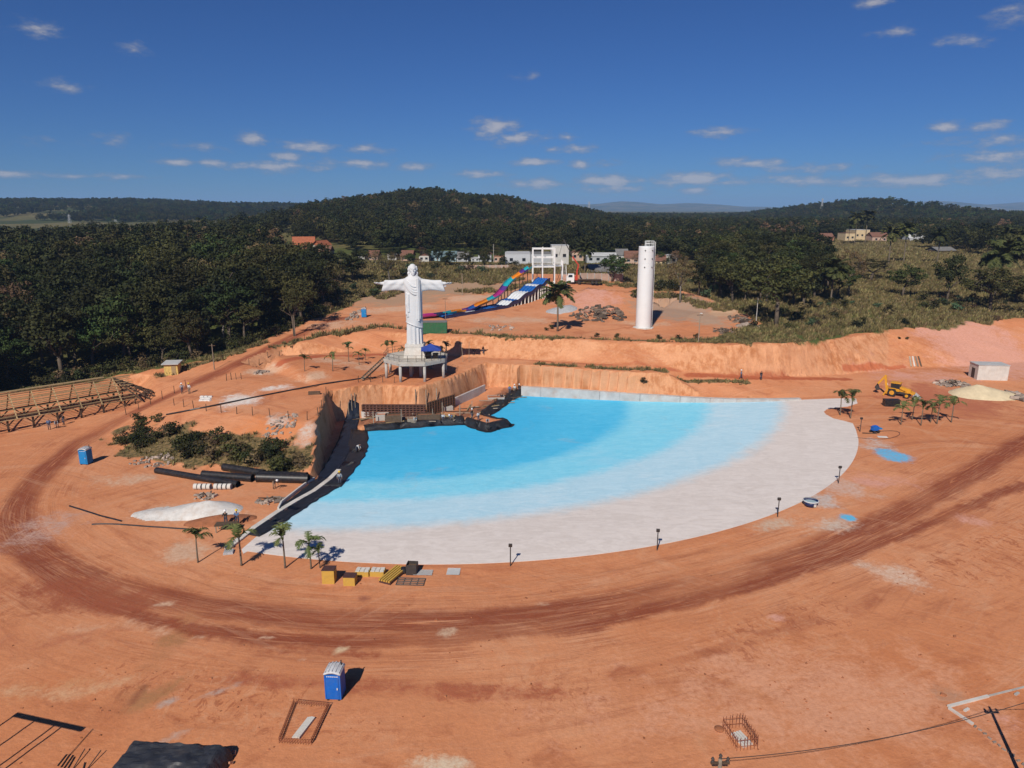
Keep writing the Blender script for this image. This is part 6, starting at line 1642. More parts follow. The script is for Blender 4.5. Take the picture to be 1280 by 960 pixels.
# ------------------------------------------------------------------ round the shore: lamps, tub, pump
for i, (px, py, lb) in enumerate(((638,706.7,'black floodlight post on the shore behind the wire mats'),(821.3,687,'black floodlight post midway along the curved shore'),(972,645.5,'black floodlight post with a crossbar next to the round tub'),(1048,603.5,'black floodlight post near the blue paint spill'),(1075,539,'black floodlight post beside the blue pump'))):
    t = thing('floodlight_post', lb, 'floodlight', on(px, py + .8), rnd.uniform(-.2, .2), 'floodlights round the pool shore')
    mb = MB(); mb.tube([(0, 0, -.3), (0, 0, 2.1)], .055, 8); mb.build('post', 'steel_dark', t)
    mb = MB(); mb.box((0, .02, 2.2), (.36, .22, .28), M=Matrix.Rotation(.4, 3, 'X')); mb.build('lamp_head', 'steel_dark', t)
    mb = MB(); mb.box((0, .15, 2.16), (.28, .02, .2), M=Matrix.Rotation(.4, 3, 'X')); mb.build('lamp_glass', 'glass_dark', t)
    if i >= 2: mb = MB(); mb.box((-.1, 0, 1.0), (.36, .06, .06)); mb.build('bracket', 'steel_dark', t)
tb = thing('water_tub', 'round dark blue tub with pale rim beside the shore', 'tub', on(1013, 632))
mb = MB(); mb.lathe([(.70, 0), (.84, .62), (.80, .62), (.66, .08), (.02, .08)], 28); mb.build('shell', 'slide_navy', tb, True)
mb = MB(); mb.lathe([(.80, .58), (.90, .60), (.90, .70), (.80, .72)], 28, cap=False); mb.build('rim', 'wall_light', tb, True)
mb = MB(); mb.lathe([(.78, .45), (.02, .46)], 28); mb.build('paint', 'wall_blue', tb)
mb = MB(); mb.box((.2, -.78, .3), (.28, .05, .35)); mb.build('sticker', 'wall_white', tb)
bp_ = thing('paint_pump', 'blue wheeled pump machine beside the notch in the shore', 'pump', on(1093, 541), .3)
mb = MB(); mb.box((0, 0, .75), (1.0, .7, .6)); mb.box((0, 0, 1.1), (.7, .5, .15)); mb.build('housing', 'toilet_blue', bp_)
mb = MB(); mb.box((.85, 0, .62), (.8, .5, .2)); mb.build('tray', 'toilet_cyan', bp_)
for x in (-.35, .4):
    for s_ in (-.38, .38): mb = MB(); mb.tube([(x, s_ - .05, .25), (x, s_ + .05, .25)], .26, 12); mb.build('wheel', 'rubber', bp_)
mb = MB(); mb.tube([(-.5, 0, 1.0), (-1.1, 0, 1.1)], .03, 6); mb.build('handle', 'steel_dark', bp_)
mb = MB(); mb.box((0, 0, .06), (2.1, .25, .08)); tag(mb.build('plank', 'timber_dark', None, loc=on(1087, 542), rz=-.15), 'dark plank lying in front of the blue pump', 'plank')
mb = MB(); mb.box((0, 0, .06), (1.4, .7, .05)); tag(mb.build('board', 'sack_white', None, loc=on(1103, 546.5), rz=-.15), 'white board lying near the blue pump', 'board')
ps = [on(1093 + 32 * math.sin(k * .35), 540 + k * .75 - 3 * math.sin(k * .6), dz=.04) for k in range(16)]; mb = MB(); mb.tube(ps, .035, 5); tag(mb.build('hose', 'black_plastic', None), 'thin black hose trailing from the blue pump', 'hose')
# cable across the plateau
ps = []
for (px, py) in ((208,519),(250,511),(300,501),(360,489),(405,480.5),(440,475.5),(470,472.5)): ps.append(on(px, py, dz=.12))
ps = catmull(ps, 4); mb = MB(); mb.tube([(p.x, p.y, max(p.z, ground_z(p.x, p.y) + .12)) for p in ps], .12, 6); tag(mb.build('supply_pipe', 'black_plastic', None), 'long thin black pipe lying across the plateau to the stair', 'pipe')
ps = catmull([on(*p, dz=.06) for p in ((87,633),(100,637),(125,645),(152,652))], 5); mb = MB(); mb.tube([(p.x, p.y, ground_z(p.x, p.y) + .06) for p in ps], .10, 6); tag(mb.build('hose', 'black_plastic', None), 'dark hose lying on the earth before the white sand', 'hose')
ps = catmull([on(*p, dz=.05) for p in ((115,656),(150,656),(190,659),(236,662))], 5); mb = MB(); mb.tube([(p.x, p.y, ground_z(p.x, p.y) + .05) for p in ps], .09, 6); tag(mb.build('hose', 'black_plastic', None), 'long straight hose lying between white sand and young palm', 'hose')

# ------------------------------------------------------------------ stacked materials by the shore
def crate(px, py, w, d_, h, rz, label):
    t = thing('plywood_box', label, 'box', on(px, py), rz)
    for x, y, sw, sd2 in ((0, 0, w, .04), (0, d_, w, .04), (-w / 2 + .02, d_ / 2, .04, d_ - .05), (w / 2 - .02, d_ / 2, .04, d_ - .05)):
        mb = MB(); mb.box((x, y, h / 2 - .03), (sw, sd2, h + .06)); mb.build('panel', 'ply_yellow', t)
    mb = MB(); mb.box((0, d_ / 2, h + .02), (w + .06, d_ + .06, .05)); mb.build('lid', 'ply_top', t)
crate(410.5, 730, 1.15, .95, 1.35, -.02, 'taller yellow plywood box with dark lid by the young palms')
crate(436.5, 732.5, 1.08, .9, .85, -.04, 'lower yellow plywood box with dark lid beside the taller one')
for (px, py, lb) in ((452,721,'yellow pallet of pale tiles next to the low plywood box'),(471,721,'yellow pallet of pale tiles next to the striped planks')):
    t = thing('tile_pallet', lb, 'pallet', on(px, py), -.08)
    mb = MB(); mb.box((0, .45, .22), (1.35, .95, .5)); mb.build('pallet_base', 'ply_yellow', t)
    for i in range(3):
        for j in range(2):
            mb = MB(); mb.box((-.43 + i * .43, .24 + j * .44, .50 + .02 * ((i + j) % 2)), (.38, .38, .06), M=Euler((.03 * i, .04 * j, .1 * (i - j))).to_matrix()); mb.build('tile', 'concrete_pale', t)
t = thing('plank_stack', 'stack of long yellow boards with dark gaps lying slanted to the shore', 'planks', on(477, 728), -.42)
for i in range(5):
    mb = MB(); mb.box((-.1 + i * .26, 1.3, .34), (.17, 3.0, .16)); mb.build('board', 'ply_yellow', t)
mb = MB(); mb.box((.42, 1.3, .12), (1.25, 2.8, .26)); mb.build('base_layer', 'ply_top', t)
t = thing('dark_bin', 'open dark metal bin at the shore between planks and wire mats', 'bin', on(514, 719), -.1)
for x, y, sw, sd2 in ((0, 0, 1.0, .05), (0, .9, 1.0, .05), (-.48, .45, .05, .86), (.48, .45, .05, .86)):
    mb = MB(); mb.box((x, y, .5), (sw, sd2, 1.05)); mb.build('side', 'steel_dark', t)
mb = MB(); mb.box((0, .45, .6), (.86, .8, .3)); mb.build('contents', 'timber_dark', t)
mb = MB(); mb.lathe([(.3, 0), (.36, .3), (.26, .55), (.05, .6)], 12); tag(mb.build('black_sack', 'black_plastic', None, loc=on(505, 716)), 'black sack leaning at the dark bin', 'sack')
def mat(px, py, w, d_, label, rz=0.0, n1=9, n2=5, r_=.025, mt='steel_dark', dz=.05):
    mb = MB()
    for i in range(n1 + 1): mb.tube([(-w / 2 + w * i / n1, 0, dz), (-w / 2 + w * i / n1, d_, dz)], r_, 4)
    for j in range(n2 + 1): mb.tube([(-w / 2, d_ * j / n2, dz + .02), (w / 2, d_ * j / n2, dz + .02)], r_ * 1.4, 4)
    tag(mb.build('wire_mat', mt, None, loc=on(px, py), rz=rz), label, 'wire mesh')
mat(512, 732, 2.6, 1.25, 'black barred mat lying before the dark bin', -.05, 4, 4, .045)
mat(528, 719.5, 1.8, 1.0, 'grey wire mat lying right of the dark bin', -.03, 22, 12, .012, 'wall_grey')
mat(566, 719, 1.25, 1.25, 'square grey wire mat lying apart at the shore', -.03, 18, 18, .014, 'wall_grey')
mb = MB(); mb.box((0, 0, .1), (1.0, .9, .24), taper=.9); tag(mb.build('drain_cover', 'gravel_grey', None, loc=on(286, 691), rz=.2), 'grey concrete lid at the end of the pale walkway', 'drain cover')

# ------------------------------------------------------------------ pipes and rings
for (a, b2, r_, lb) in (((197,591.5),(298,609),.42,'longest thin black plastic pipe on the yard'),((255,597),(316,602),.50,'black pipe lying behind the concrete rings'),((281,588),(330,596),.50,'black pipe lying highest against the shrub bank'),((323,602),(386,604),.62,'thick black pipe next to the lined channel'),((326,598),(384,600.5),.55,'black pipe behind the thick one next to the lined channel')):
    A, B = on(*a), on(*b2); A.z += r_ - .03; B.z += r_ - .03; t = thing('plastic_pipe', lb, 'pipe', A); Dp = B - A
    mb = MB(); mb.tube([Vector(), Dp], r_, 20, False); mb.tube([Vector() , Dp], r_ * .86, 20, False); mb.build('shell', 'black_plastic', t, True)
    for e in (0.0, 1.0):
        mb = MB(); c = Dp * e; dn = Dp.normalized(); mb.tube([c - dn * .12, c + dn * .02], r_ * 1.06, 20, False); mb.build('collar', 'black_plastic', t, True)
    for k in range(1, 6):
        mb = MB(); c = Dp * (k / 6); dn = Dp.normalized(); mb.tube([c - dn * .05, c + dn * .05], r_ * 1.03, 20, False); mb.build('rib', 'black_plastic', t, True)
for k in range(8):
    px = 243 + k * 5.6 + (3 if k > 3 else 0); g = on(px, 611.5); mb = MB(); a0 = Vector((0, 0, .36)); dv = Vector((.42, -.02, 0))
    mb.tube([a0, a0 + dv], .38, 18, False); mb.tube([a0, a0 + dv], .28, 18, False)
    n2 = 18
    for a in (a0, a0 + dv):
        rm = dv.to_track_quat('Z', 'Y').to_matrix(); vs = [a + rm @ Vector((math.cos(2*math.pi*i/n2) * q, math.sin(2*math.pi*i/n2) * q, 0)) for q in (.38, .28) for i in range(n2)]
        mb.add(vs, [(i, (i+1) % n2, n2 + (i+1) % n2, n2 + i) for i in range(n2)])
    tag(mb.build('concrete_ring', 'concrete_pale', None, loc=g, rz=rnd.uniform(-.08, .08)), 'short pale concrete ring lying on its side in the row by the pipes', 'pipe ring', 'row of concrete rings')

# ------------------------------------------------------------------ heaps
def heap(name, label, px, py, lx, ly, h, mat_, rz=0.0, seed=1, cat='heap', skew=0.0):
    g = on(px, py); rows = []; n1, n2 = 34, 22; rg = seed
    for i in range(n2):
        row = []
        for j in range(n1):
            u, v = j / (n1 - 1) * 2 - 1, i / (n2 - 1) * 2 - 1; x, y = u * lx, v * ly
            q = math.hypot(u - skew * (1 - u * u) , v); z = h * max(0, 1 - q) ** .85 + float(vnoise(x, y, max(.7, lx * .22), 70 + seed, 4)) * h * .22 * max(0, 1 - math.hypot(u, v))
            wx, wy = g.x + x * math.cos(rz) - y * math.sin(rz), g.y + x * math.sin(rz) + y * math.cos(rz)
            row.append(Vector((x, y, ground_z(wx, wy) - g.z + z - (.12 if math.hypot(u, v) > .92 else 0.0))))
        rows.append(row)
    mb = MB(); mb.sheet(rows, .25); return tag(mb.build(name, mat_, None, True, g, rz), label, cat)
heap('sand_heap', 'long white sand heap with a tail on the left yard', 232, 640, 6.6, 2.6, 1.25, 'sand_white', .12, 1, 'sand heap', .45)
heap('sand_heap', 'broad pale yellow sand heap before the concrete box', 1236, 494, 7.0, 4.2, 2.0, 'sand_yellow', -.12, 2, 'sand heap', -.3)
heap('gravel_heap', 'grey gravel cone behind the lone palm', 702, 389, 4.2, 3.4, 1.4, 'gravel_grey', 0, 3, 'gravel heap')
heap('earth_heap', 'low red earth ridge behind the two workers at the table', 276, 651, 4.2, 1.5, .7, 'clod', .25, 4, 'earth heap')
heap('earth_heap', 'raw earth heap beside the dirt track by the big tree', 935, 408, 3.0, 2.4, 1.0, 'rubble', 0, 5, 'earth heap')
stone_m = []
for k in range(5):
    mb = MB(); mb.box((0, 0, 0), (1, 1, 1), taper=.7); me2 = mb.mesh('stone', 'rubble')
    for v in me2.vertices: v.co += Vector((rnd.uniform(-.2, .2), rnd.uniform(-.2, .2), rnd.uniform(-.15, .15)))
    stone_m.append(me2)
clod_m = []
for q_ in stone_m: c_ = q_.copy(); c_.materials[0] = MAT['clod']; clod_m.append(c_)
dark_m = []
for q_ in stone_m: c_ = q_.copy(); c_.materials[0] = MAT['rubble_dark']; dark_m.append(c_)
def rubble(label, px, py, rx, ry, n_, s0, s1, hh=.3, planks=0, pieces=None):
    """a heap of broken pieces: one thing, each piece a part"""
    g = on(px, py); t = thing('rubble_pile', label, 'rubble', g); sc = math.hypot(g.y, CAM_H - g.z) / FPX; fo_ = max(.15, (CAM_H - g.z) / math.hypot(g.y, CAM_H - g.z))
    for k in range(n_):
        a = rnd.uniform(0, 6.28); q = rnd.random() ** .6; x, y = rx * sc * q * math.cos(a), ry * sc / fo_ * q * math.sin(a)
        s_ = rnd.uniform(s0, s1); o = link('piece', rnd.choice(pieces or stone_m), t, (x, y, ground_z(g.x + x, g.y + y) - g.z + hh * (1 - q) * rnd.random() + s_ * .15), rnd.uniform(0, 6.28)); o.scale = (s_ * rnd.uniform(.7, 1.8), s_, s_ * rnd.uniform(.35, .7))
        o.rotation_euler[0] = rnd.uniform(-.3, .3)
    for k in range(planks):
        a = rnd.uniform(0, 6.28); q = rnd.random(); x, y = rx * sc * q * math.cos(a) * .8, ry * sc / fo_ * q * math.sin(a) * .8; mb = MB(); mb.box((0, 0, 0), (rnd.uniform(1.2, 2.8), .16, .08)); o = mb.build('plank', rnd.choice(['timber_grey', 'timber_dark']), t, loc=(x, y, ground_z(g.x + x, g.y + y) - g.z + hh * (1 - q) + .15), rz=rnd.uniform(0, 3)); o.rotation_euler[1] = rnd.uniform(-.25, .25)
rubble('dark heap of timber and broken material beside the lone palm', 748, 394, 34, 6, 110, .4, 1.0, 1.2, 34, dark_m)
rubble('heap of broken wood beside the concrete box', 1190, 481, 20, 5, 46, .3, .8, .8, 14)
rubble('pile of broken grey slabs at the end of the yellow sand', 1272, 497, 15, 7, 34, .5, 1.2, .7)
rubble('scatter of pale stones spilling down the plateau corner', 352, 535, 20, 12, 80, .18, .5, .1)
rubble('pale rubble between shrub bank and yard', 190, 578, 28, 6, 46, .2, .5, .2)
rubble('broken pieces in front of the concrete rings', 255, 621, 14, 4, 22, .25, .6, .3, 2)
rubble('broken timber and stones beside the lined channel', 338, 627, 18, 5, 30, .25, .6, .3, 5)
rubble('white stones at the roadside corner', 325, 466, 9, 2.5, 12, .4, .8, .2)
rubble('dark brush and logs at the edge of the dirt track', 928, 402, 14, 5, 34, .4, .9, .6, 10, dark_m)
rubble('small stones strewn before the slide yard edge', 625, 410, 22, 3, 24, .3, .6, .2)
rubble('pale rubble and rags beside the far blue toilet', 443, 396, 7, 5, 22, .4, 1.0, .7)
rubble('brushwood heap in front of the silo yard', 905, 414, 14, 3, 26, .3, .8, .4, 8, dark_m)
for k in range(260):      # stray clods and stones on the open earth
    px, py = rnd.uniform(0, 1280), rnd.uniform(715, 955); g = on(px, py); o = tag(link('clod', rnd.choice(clod_m), None, g, rnd.uniform(0, 6)), 'small lump of earth lying loose on the open ground', 'earth clod', 'loose clods on the open ground'); s_ = rnd.uniform(.05, .16) * (2 if rnd.random() < .06 else 1); o.scale = (s_ * 1.3, s_, s_ * .6)
# boards leaning on the bank
for k in range(4):
    A, B = on(1139 + k * 4.2, 458.5), on(1137 + k * 3.6, 446); mb = MB(); mb.bar(Vector((0, 0, .1)), B - A + Vector((0, 0, .12)), .32, .07); tag(mb.build('board', ['timber_grey', 'concrete_pale', 'timber_grey', 'timber_dark'][k], None, loc=A), 'long board leaning against the cut bank above the digger', 'board', 'boards leaning on the bank')
# concrete box
cb = on(1240, 475.5)
t = thing('concrete_box', 'plain pale concrete box building at the foot of the pink bank', 'concrete box', cb, -.10)
mb = MB(); mb.box((0, 1.7, 1.45), (5.9, 3.4, 3.3)); mb.build('body', 'concrete_pale', t)
mb = MB(); mb.box((0, 1.7, 3.13), (6.1, 3.6, .12)); mb.build('roof_slab', 'roof_light', t)
mb = MB(); mb.box((-2.96, 1.7, 1.2), (.05, 1.2, 2.0)); mb.build('door', 'steel_dark', t)
t = thing('black_tank', 'black rectangular plastic tank beside the yellow digger', 'tank', on(1115.5, 508.5), -.06)
mb = MB(); mb.box((0, .6, .55), (2.6, 1.1, 1.2)); mb.build('body', 'black_plastic', t)
mb = MB(); mb.box((0, .6, 1.18), (2.7, 1.2, .08)); mb.build('rim', 'black_plastic', t)
for k in range(5): mb = MB(); mb.box((-1.0 + k * .5, .03, .55), (.10, .06, 1.0)); mb.build('rib', 'black_plastic', t)
# white sheets of slide parts
for k in range(4):
    g = on(531 + k * 6, 363 - k * 1.2); mb = MB(); mb.sheet([[Vector((u * 1.4, v * 3.0, .12 + .25 * math.sin(u * 3.0))) for u in (0, .25, .5, .75, 1)] for v in (0, .5, 1)], .06); tag(mb.build('slide_part', 'slide_white', None, loc=g, rz=-.35), 'white slide trough waiting on the ground beside the dirt road', 'slide part', 'stored slide parts')
# sacks by the two workers
for k in range(9):
    g = on(252 + (k % 3) * 5 + rnd.uniform(-1, 1), 501 - (k // 3) * 2.2); mb = MB(); mb.box((0, 0, .12), (.75, .45, .26), taper=.75); tag(mb.build('cement_sack', 'sack_white', None, loc=g, rz=rnd.uniform(-.5, .5)), 'white cement sack in the small pile on the plateau', 'sack', 'sacks on the plateau')
mb = MB(); mb.box((0, 0, .25), (1.9, .5, .5)); tag(mb.build('trough', 'timber_dark', None, loc=on(393, 493), rz=.1), 'dark wooden trough near the cliff edge', 'trough')
# ------------------------------------------------------------------ posts and poles
def posts(pts, n_, h, label, group, mat_='timber_dark', r_=.06):
    P_ = [on(*p) for p in pts]; tot = [0]
    for i in range(len(P_) - 1): tot.append(tot[-1] + (P_[i+1] - P_[i]).length)
    for k in range(n_):
        s_ = tot[-1] * (k + .5) / n_; i = max(j for j in range(len(P_) - 1) if tot[j] <= s_); p = P_[i].lerp(P_[i+1], (s_ - tot[i]) / (tot[i+1] - tot[i]))
        hh = h * rnd.uniform(.85, 1.1); mb = MB(); tl = Vector((rnd.uniform(-.08, .08), rnd.uniform(-.05, .05), 0)) * hh
        mb.tube([(0, 0, -.3), tl * .5 + Vector((0, 0, hh * .5)), tl + Vector((0, 0, hh))], [r_, r_ * .95, r_ * .85], 6); tag(mb.build('fence_post', mat_, None, loc=gnd(p.x, p.y)), label, 'post', group)
posts([(212,506),(250,513),(320,520),(396,530)], 10, 1.3, 'dark fence post on the plateau edge above the shrubs', 'posts above the shrubs')
posts([(397,527),(404,507),(411,488)], 7, 1.4, 'dark fence post along the cliff edge', 'posts along the cliff')
posts([(150,522),(200,500),(240,482)], 6, 1.4, 'dark fence post along the road by the roof frame', 'posts by the roof frame')
posts([(305,456),(340,444),(390,424),(440,413),(500,411)], 13, 1.3, 'dark fence post along the upper road behind the young palms', 'posts on the upper road')
posts([(440,478),(480,478),(500,479)], 4, 1.2, 'dark fence post at the cut in front of the stair', 'posts by the stair')
posts([(280,476),(305,474)], 4, 1.2, 'short post standing in the middle of the plateau', 'posts on the plateau')
posts([(575,452),(590,452)], 2, 4.0, 'tall thin post beside the platform', 'thin posts by the platform', 'timber_grey', .05)
def pole(px, base, top, label, lamp=False, mat_='concrete', r_=.11):
    g, h = pxh(px, base, top); t = thing('power_pole', label, 'pole', g)
    mb = MB(); mb.tube([(0, 0, -.4), (0, 0, h)], [r_, r_ * .7], 8); mb.build('shaft', mat_, t)
    mb = MB(); mb.box((0, 0, h - .3), (1.2, .08, .1)); mb.build('cross_arm', 'timber_dark', t)
    if lamp: mb = MB(); mb.box((.2, 0, h + .05), (.5, .2, .16)); mb.build('lamp', 'wall_white', t)
pole(873, 428, 392, 'thin pole with a white lamp at the edge of the bank', True, 'timber_grey')
pole(578, 368, 342, 'thin pole standing beside the dirt road behind the slides', False, 'timber_grey')
pole(369, 420, 392, 'pale pole at the roadside under the wood', False, 'timber_grey')
pole(945, 404, 372, 'pale pole beside the large forked tree', False)
pole(617, 328, 305, 'slim white pole above the village roofs', False)
pole(268, 462, 430, 'grey pole before the dark wood near the hut', False, 'timber_grey')
pole(557, 402, 372, 'thin pole beside the green container', False, 'timber_grey', .07)
# pylons on the far hills
for (px, base, top, y) in ((88,283,268,900),(736,270,252,1000),(146,283,270,950),(1027,262,248,1150)):
    g = aty(px, base, y); z0 = ground_z(g.x, y); ht2 = aty(px, top, y).z - z0; t = thing('power_pylon', 'slender lattice pylon on the forested hills', 'pylon', (g.x, y, z0), 0, 'pylons on the hills')
    mb = MB()
    for sx in (-1, 1):
        for sy in (-1, 1): mb.bar((sx * 1.6, sy * 1.6, -1), (sx * .3, sy * .3, ht2), .3)
    for k in range(5):
        f = k / 5; w = 1.6 - 1.3 * f; 
        mb.bar((-w, -w, ht2 * f), (w, -w, ht2 * (f + .2)), .16); mb.bar((w, -w, ht2 * f), (-w, -w, ht2 * (f + .2)), .16)
    mb.build('lattice', 'wall_grey', t)
    for f in (.8, .92): mb = MB(); mb.bar((-4 * (1.4 - f), 0, ht2 * f), (4 * (1.4 - f), 0, ht2 * f), .25); mb.build('arm', 'wall_grey', t)

# ------------------------------------------------------------------ young palms
YP = [palm_meshes(90 + i, 2.4, 8, 2.0, 2.9, 'leaf_young', .085, 16, .10, 1.35) for i in range(4)]
def young(px, base, top, lb, grp, k):
    g, h = pxh(px, base, top); palm(YP[k % 4], lb, g, rnd.uniform(0, 6.28), grp, max(.5, h / 3.9), 'young_palm', 'palm')
for k, (px, b_, t_, lb) in enumerate(((247.5,703,656,'young palm planted alone in the earth left of the walkway end'),(302,707,652,'young palm planted at the corner of the shore and walkway'),(356.6,710,655,'young palm with wind swept fronds at the beige shore'),(389,711,662,'young palm next to the shortest one at the beige shore'),(400,710,678,'short young palm right behind the plywood boxes'))):
    young(px, b_, t_, lb, 'young palms on the near shore', k)
for k, (px, b_, t_) in enumerate(((1050,519,485),(1063,523,486))): young(px, b_, t_, 'young palm of the pair planted in the notch of the shore', 'pair of palms in the notch', k + 1)
for k, (px, b_, t_) in enumerate(((1126,531,500),(1140,525,493),(1151,532,499),(1163,528,500),(1171,530,492),(1189,528,493))): young(px, b_, t_, 'young palm in the group standing between digger and yellow sand', 'palms by the digger', k)
for k, (px, b_, t_) in enumerate(((381,464,441),(416,464,438),(436,452,427),(449,456,436),(457,450,434),(484,446,424),(491,447,425),(504,449,431))): young(px, b_, t_, 'small young palm planted on the terrace left of the statue', 'palms on the terrace', k)
for k, (px, b_, t_) in enumerate(((537,446,424),(552,450,431),(558,450,426))): young(px, b_, t_, 'small young palm growing behind the blue tent', 'palms behind the tent', k)
shrub(1124, 424, .5, 1, 'lone dark tuft of plant on the cut bank above the leaning boards', None)

# ------------------------------------------------------------------ yellow digger
dg = on(1121, 495)
bh = thing('backhoe_loader', 'yellow backhoe loader with raised rear arm near the young palms', 'digger', dg, R(-38))
mb = MB(); mb.box((.2, 0, .85), (3.9, .9, .5)); mb.build('chassis', 'steel_dark', bh)
mb = MB(); mb.add([(.5,-.5,1.0),(2.3,-.45,1.0),(2.3,.45,1.0),(.5,.5,1.0),(.5,-.5,1.9),(2.2,-.42,1.55),(2.2,.42,1.55),(.5,.5,1.9)], [(3,2,1,0),(4,5,6,7),(0,1,5,4),(1,2,6,5),(2,3,7,6),(3,0,4,7)]); mb.build('bonnet', 'machine_yellow', bh)
mb = MB(); mb.box((-.35, 0, 1.25), (1.6, 1.3, .5)); mb.build('cab_base', 'machine_yellow', bh)
mb = MB(); mb.box((-.35, 0, 1.98), (1.45, 1.28, .98)); cbm = mb.build('cab_glass', 'glass_dark', bh)
for sx in (-1.08, .38):
    for sy in (-.66, .66): mb = MB(); mb.box((sx, sy, 1.98), (.1, .1, 1.05)); mb.build('cab_pillar', 'steel_dark', cbm)
mb = MB(); mb.box((-.35, 0, 2.55), (1.75, 1.5, .16)); mb.build('cab_roof', 'machine_yellow', bh)
for x, r_ in ((-.75, .75), (1.75, .50)):
    for s_ in (-1, 1): wheel(bh, x, s_ * .92, r_, .42)
    for s_ in (-1, 1): mb = MB(); mb.box((x, s_ * .92, r_ * 2 + .06), (r_ * 1.5, .5, .08)); mb.build('mudguard', 'machine_yellow', bh)
for s_ in (-1, 1):
    mb = MB(); mb.bar((.4, s_ * .62, 1.75), (2.9, s_ * .62, .8), .16, .28); mb.build('loader_arm', 'machine_yellow', bh)
mb = MB(); mb.add([(2.9,-1.15,.05),(3.9,-1.15,.10),(2.9,-1.15,.95),(2.7,-1.15,.5),(2.9,1.15,.05),(3.9,1.15,.10),(2.9,1.15,.95),(2.7,1.15,.5)], [(0,1,5,4),(3,0,4,7),(2,3,7,6),(0,3,2,1),(4,5,6,7)]); mb.build('loader_bucket', 'gravel_grey', bh)
mb = MB(); mb.box((-1.65, 0, .9), (.35, 1.5, 1.1)); mb.build('rear_frame', 'machine_yellow', bh)
for s_ in (-1, 1): mb = MB(); mb.bar((-1.75, s_ * .85, 1.0), (-2.1, s_ * 1.3, .05), .16); mb.build('stabiliser', 'machine_yellow', bh)
ap = [Vector((-1.8, 0, 1.1)), Vector((-2.35, 0, 3.6)), Vector((-3.4, 0, 1.9)), Vector((-3.2, 0, .9))]
mb = MB(); mb.bar(ap[0], ap[1], .30, .40); mb.build('boom', 'machine_yellow', bh)
mb = MB(); mb.bar(ap[1] + Vector((.15, 0, .1)), ap[2], .26, .34); mb.build('dipper_arm', 'machine_yellow', bh)
mb = MB(); mb.add([(-3.5,-.35,1.95),(-3.9,-.35,1.2),(-3.5,-.35,.65),(-3.0,-.35,.8),(-3.5,.35,1.95),(-3.9,.35,1.2),(-3.5,.35,.65),(-3.0,.35,.8)], [(0,1,5,4),(1,2,6,5),(2,3,7,6),(0,3,2,1),(4,5,6,7)]); mb.build('rear_bucket', 'steel_dark', bh)
mb = MB(); mb.tube([(-1.75, 0, 1.9), (-2.2, 0, 2.9)], .07, 8); mb.build('cylinder', 'steel_white', bh)

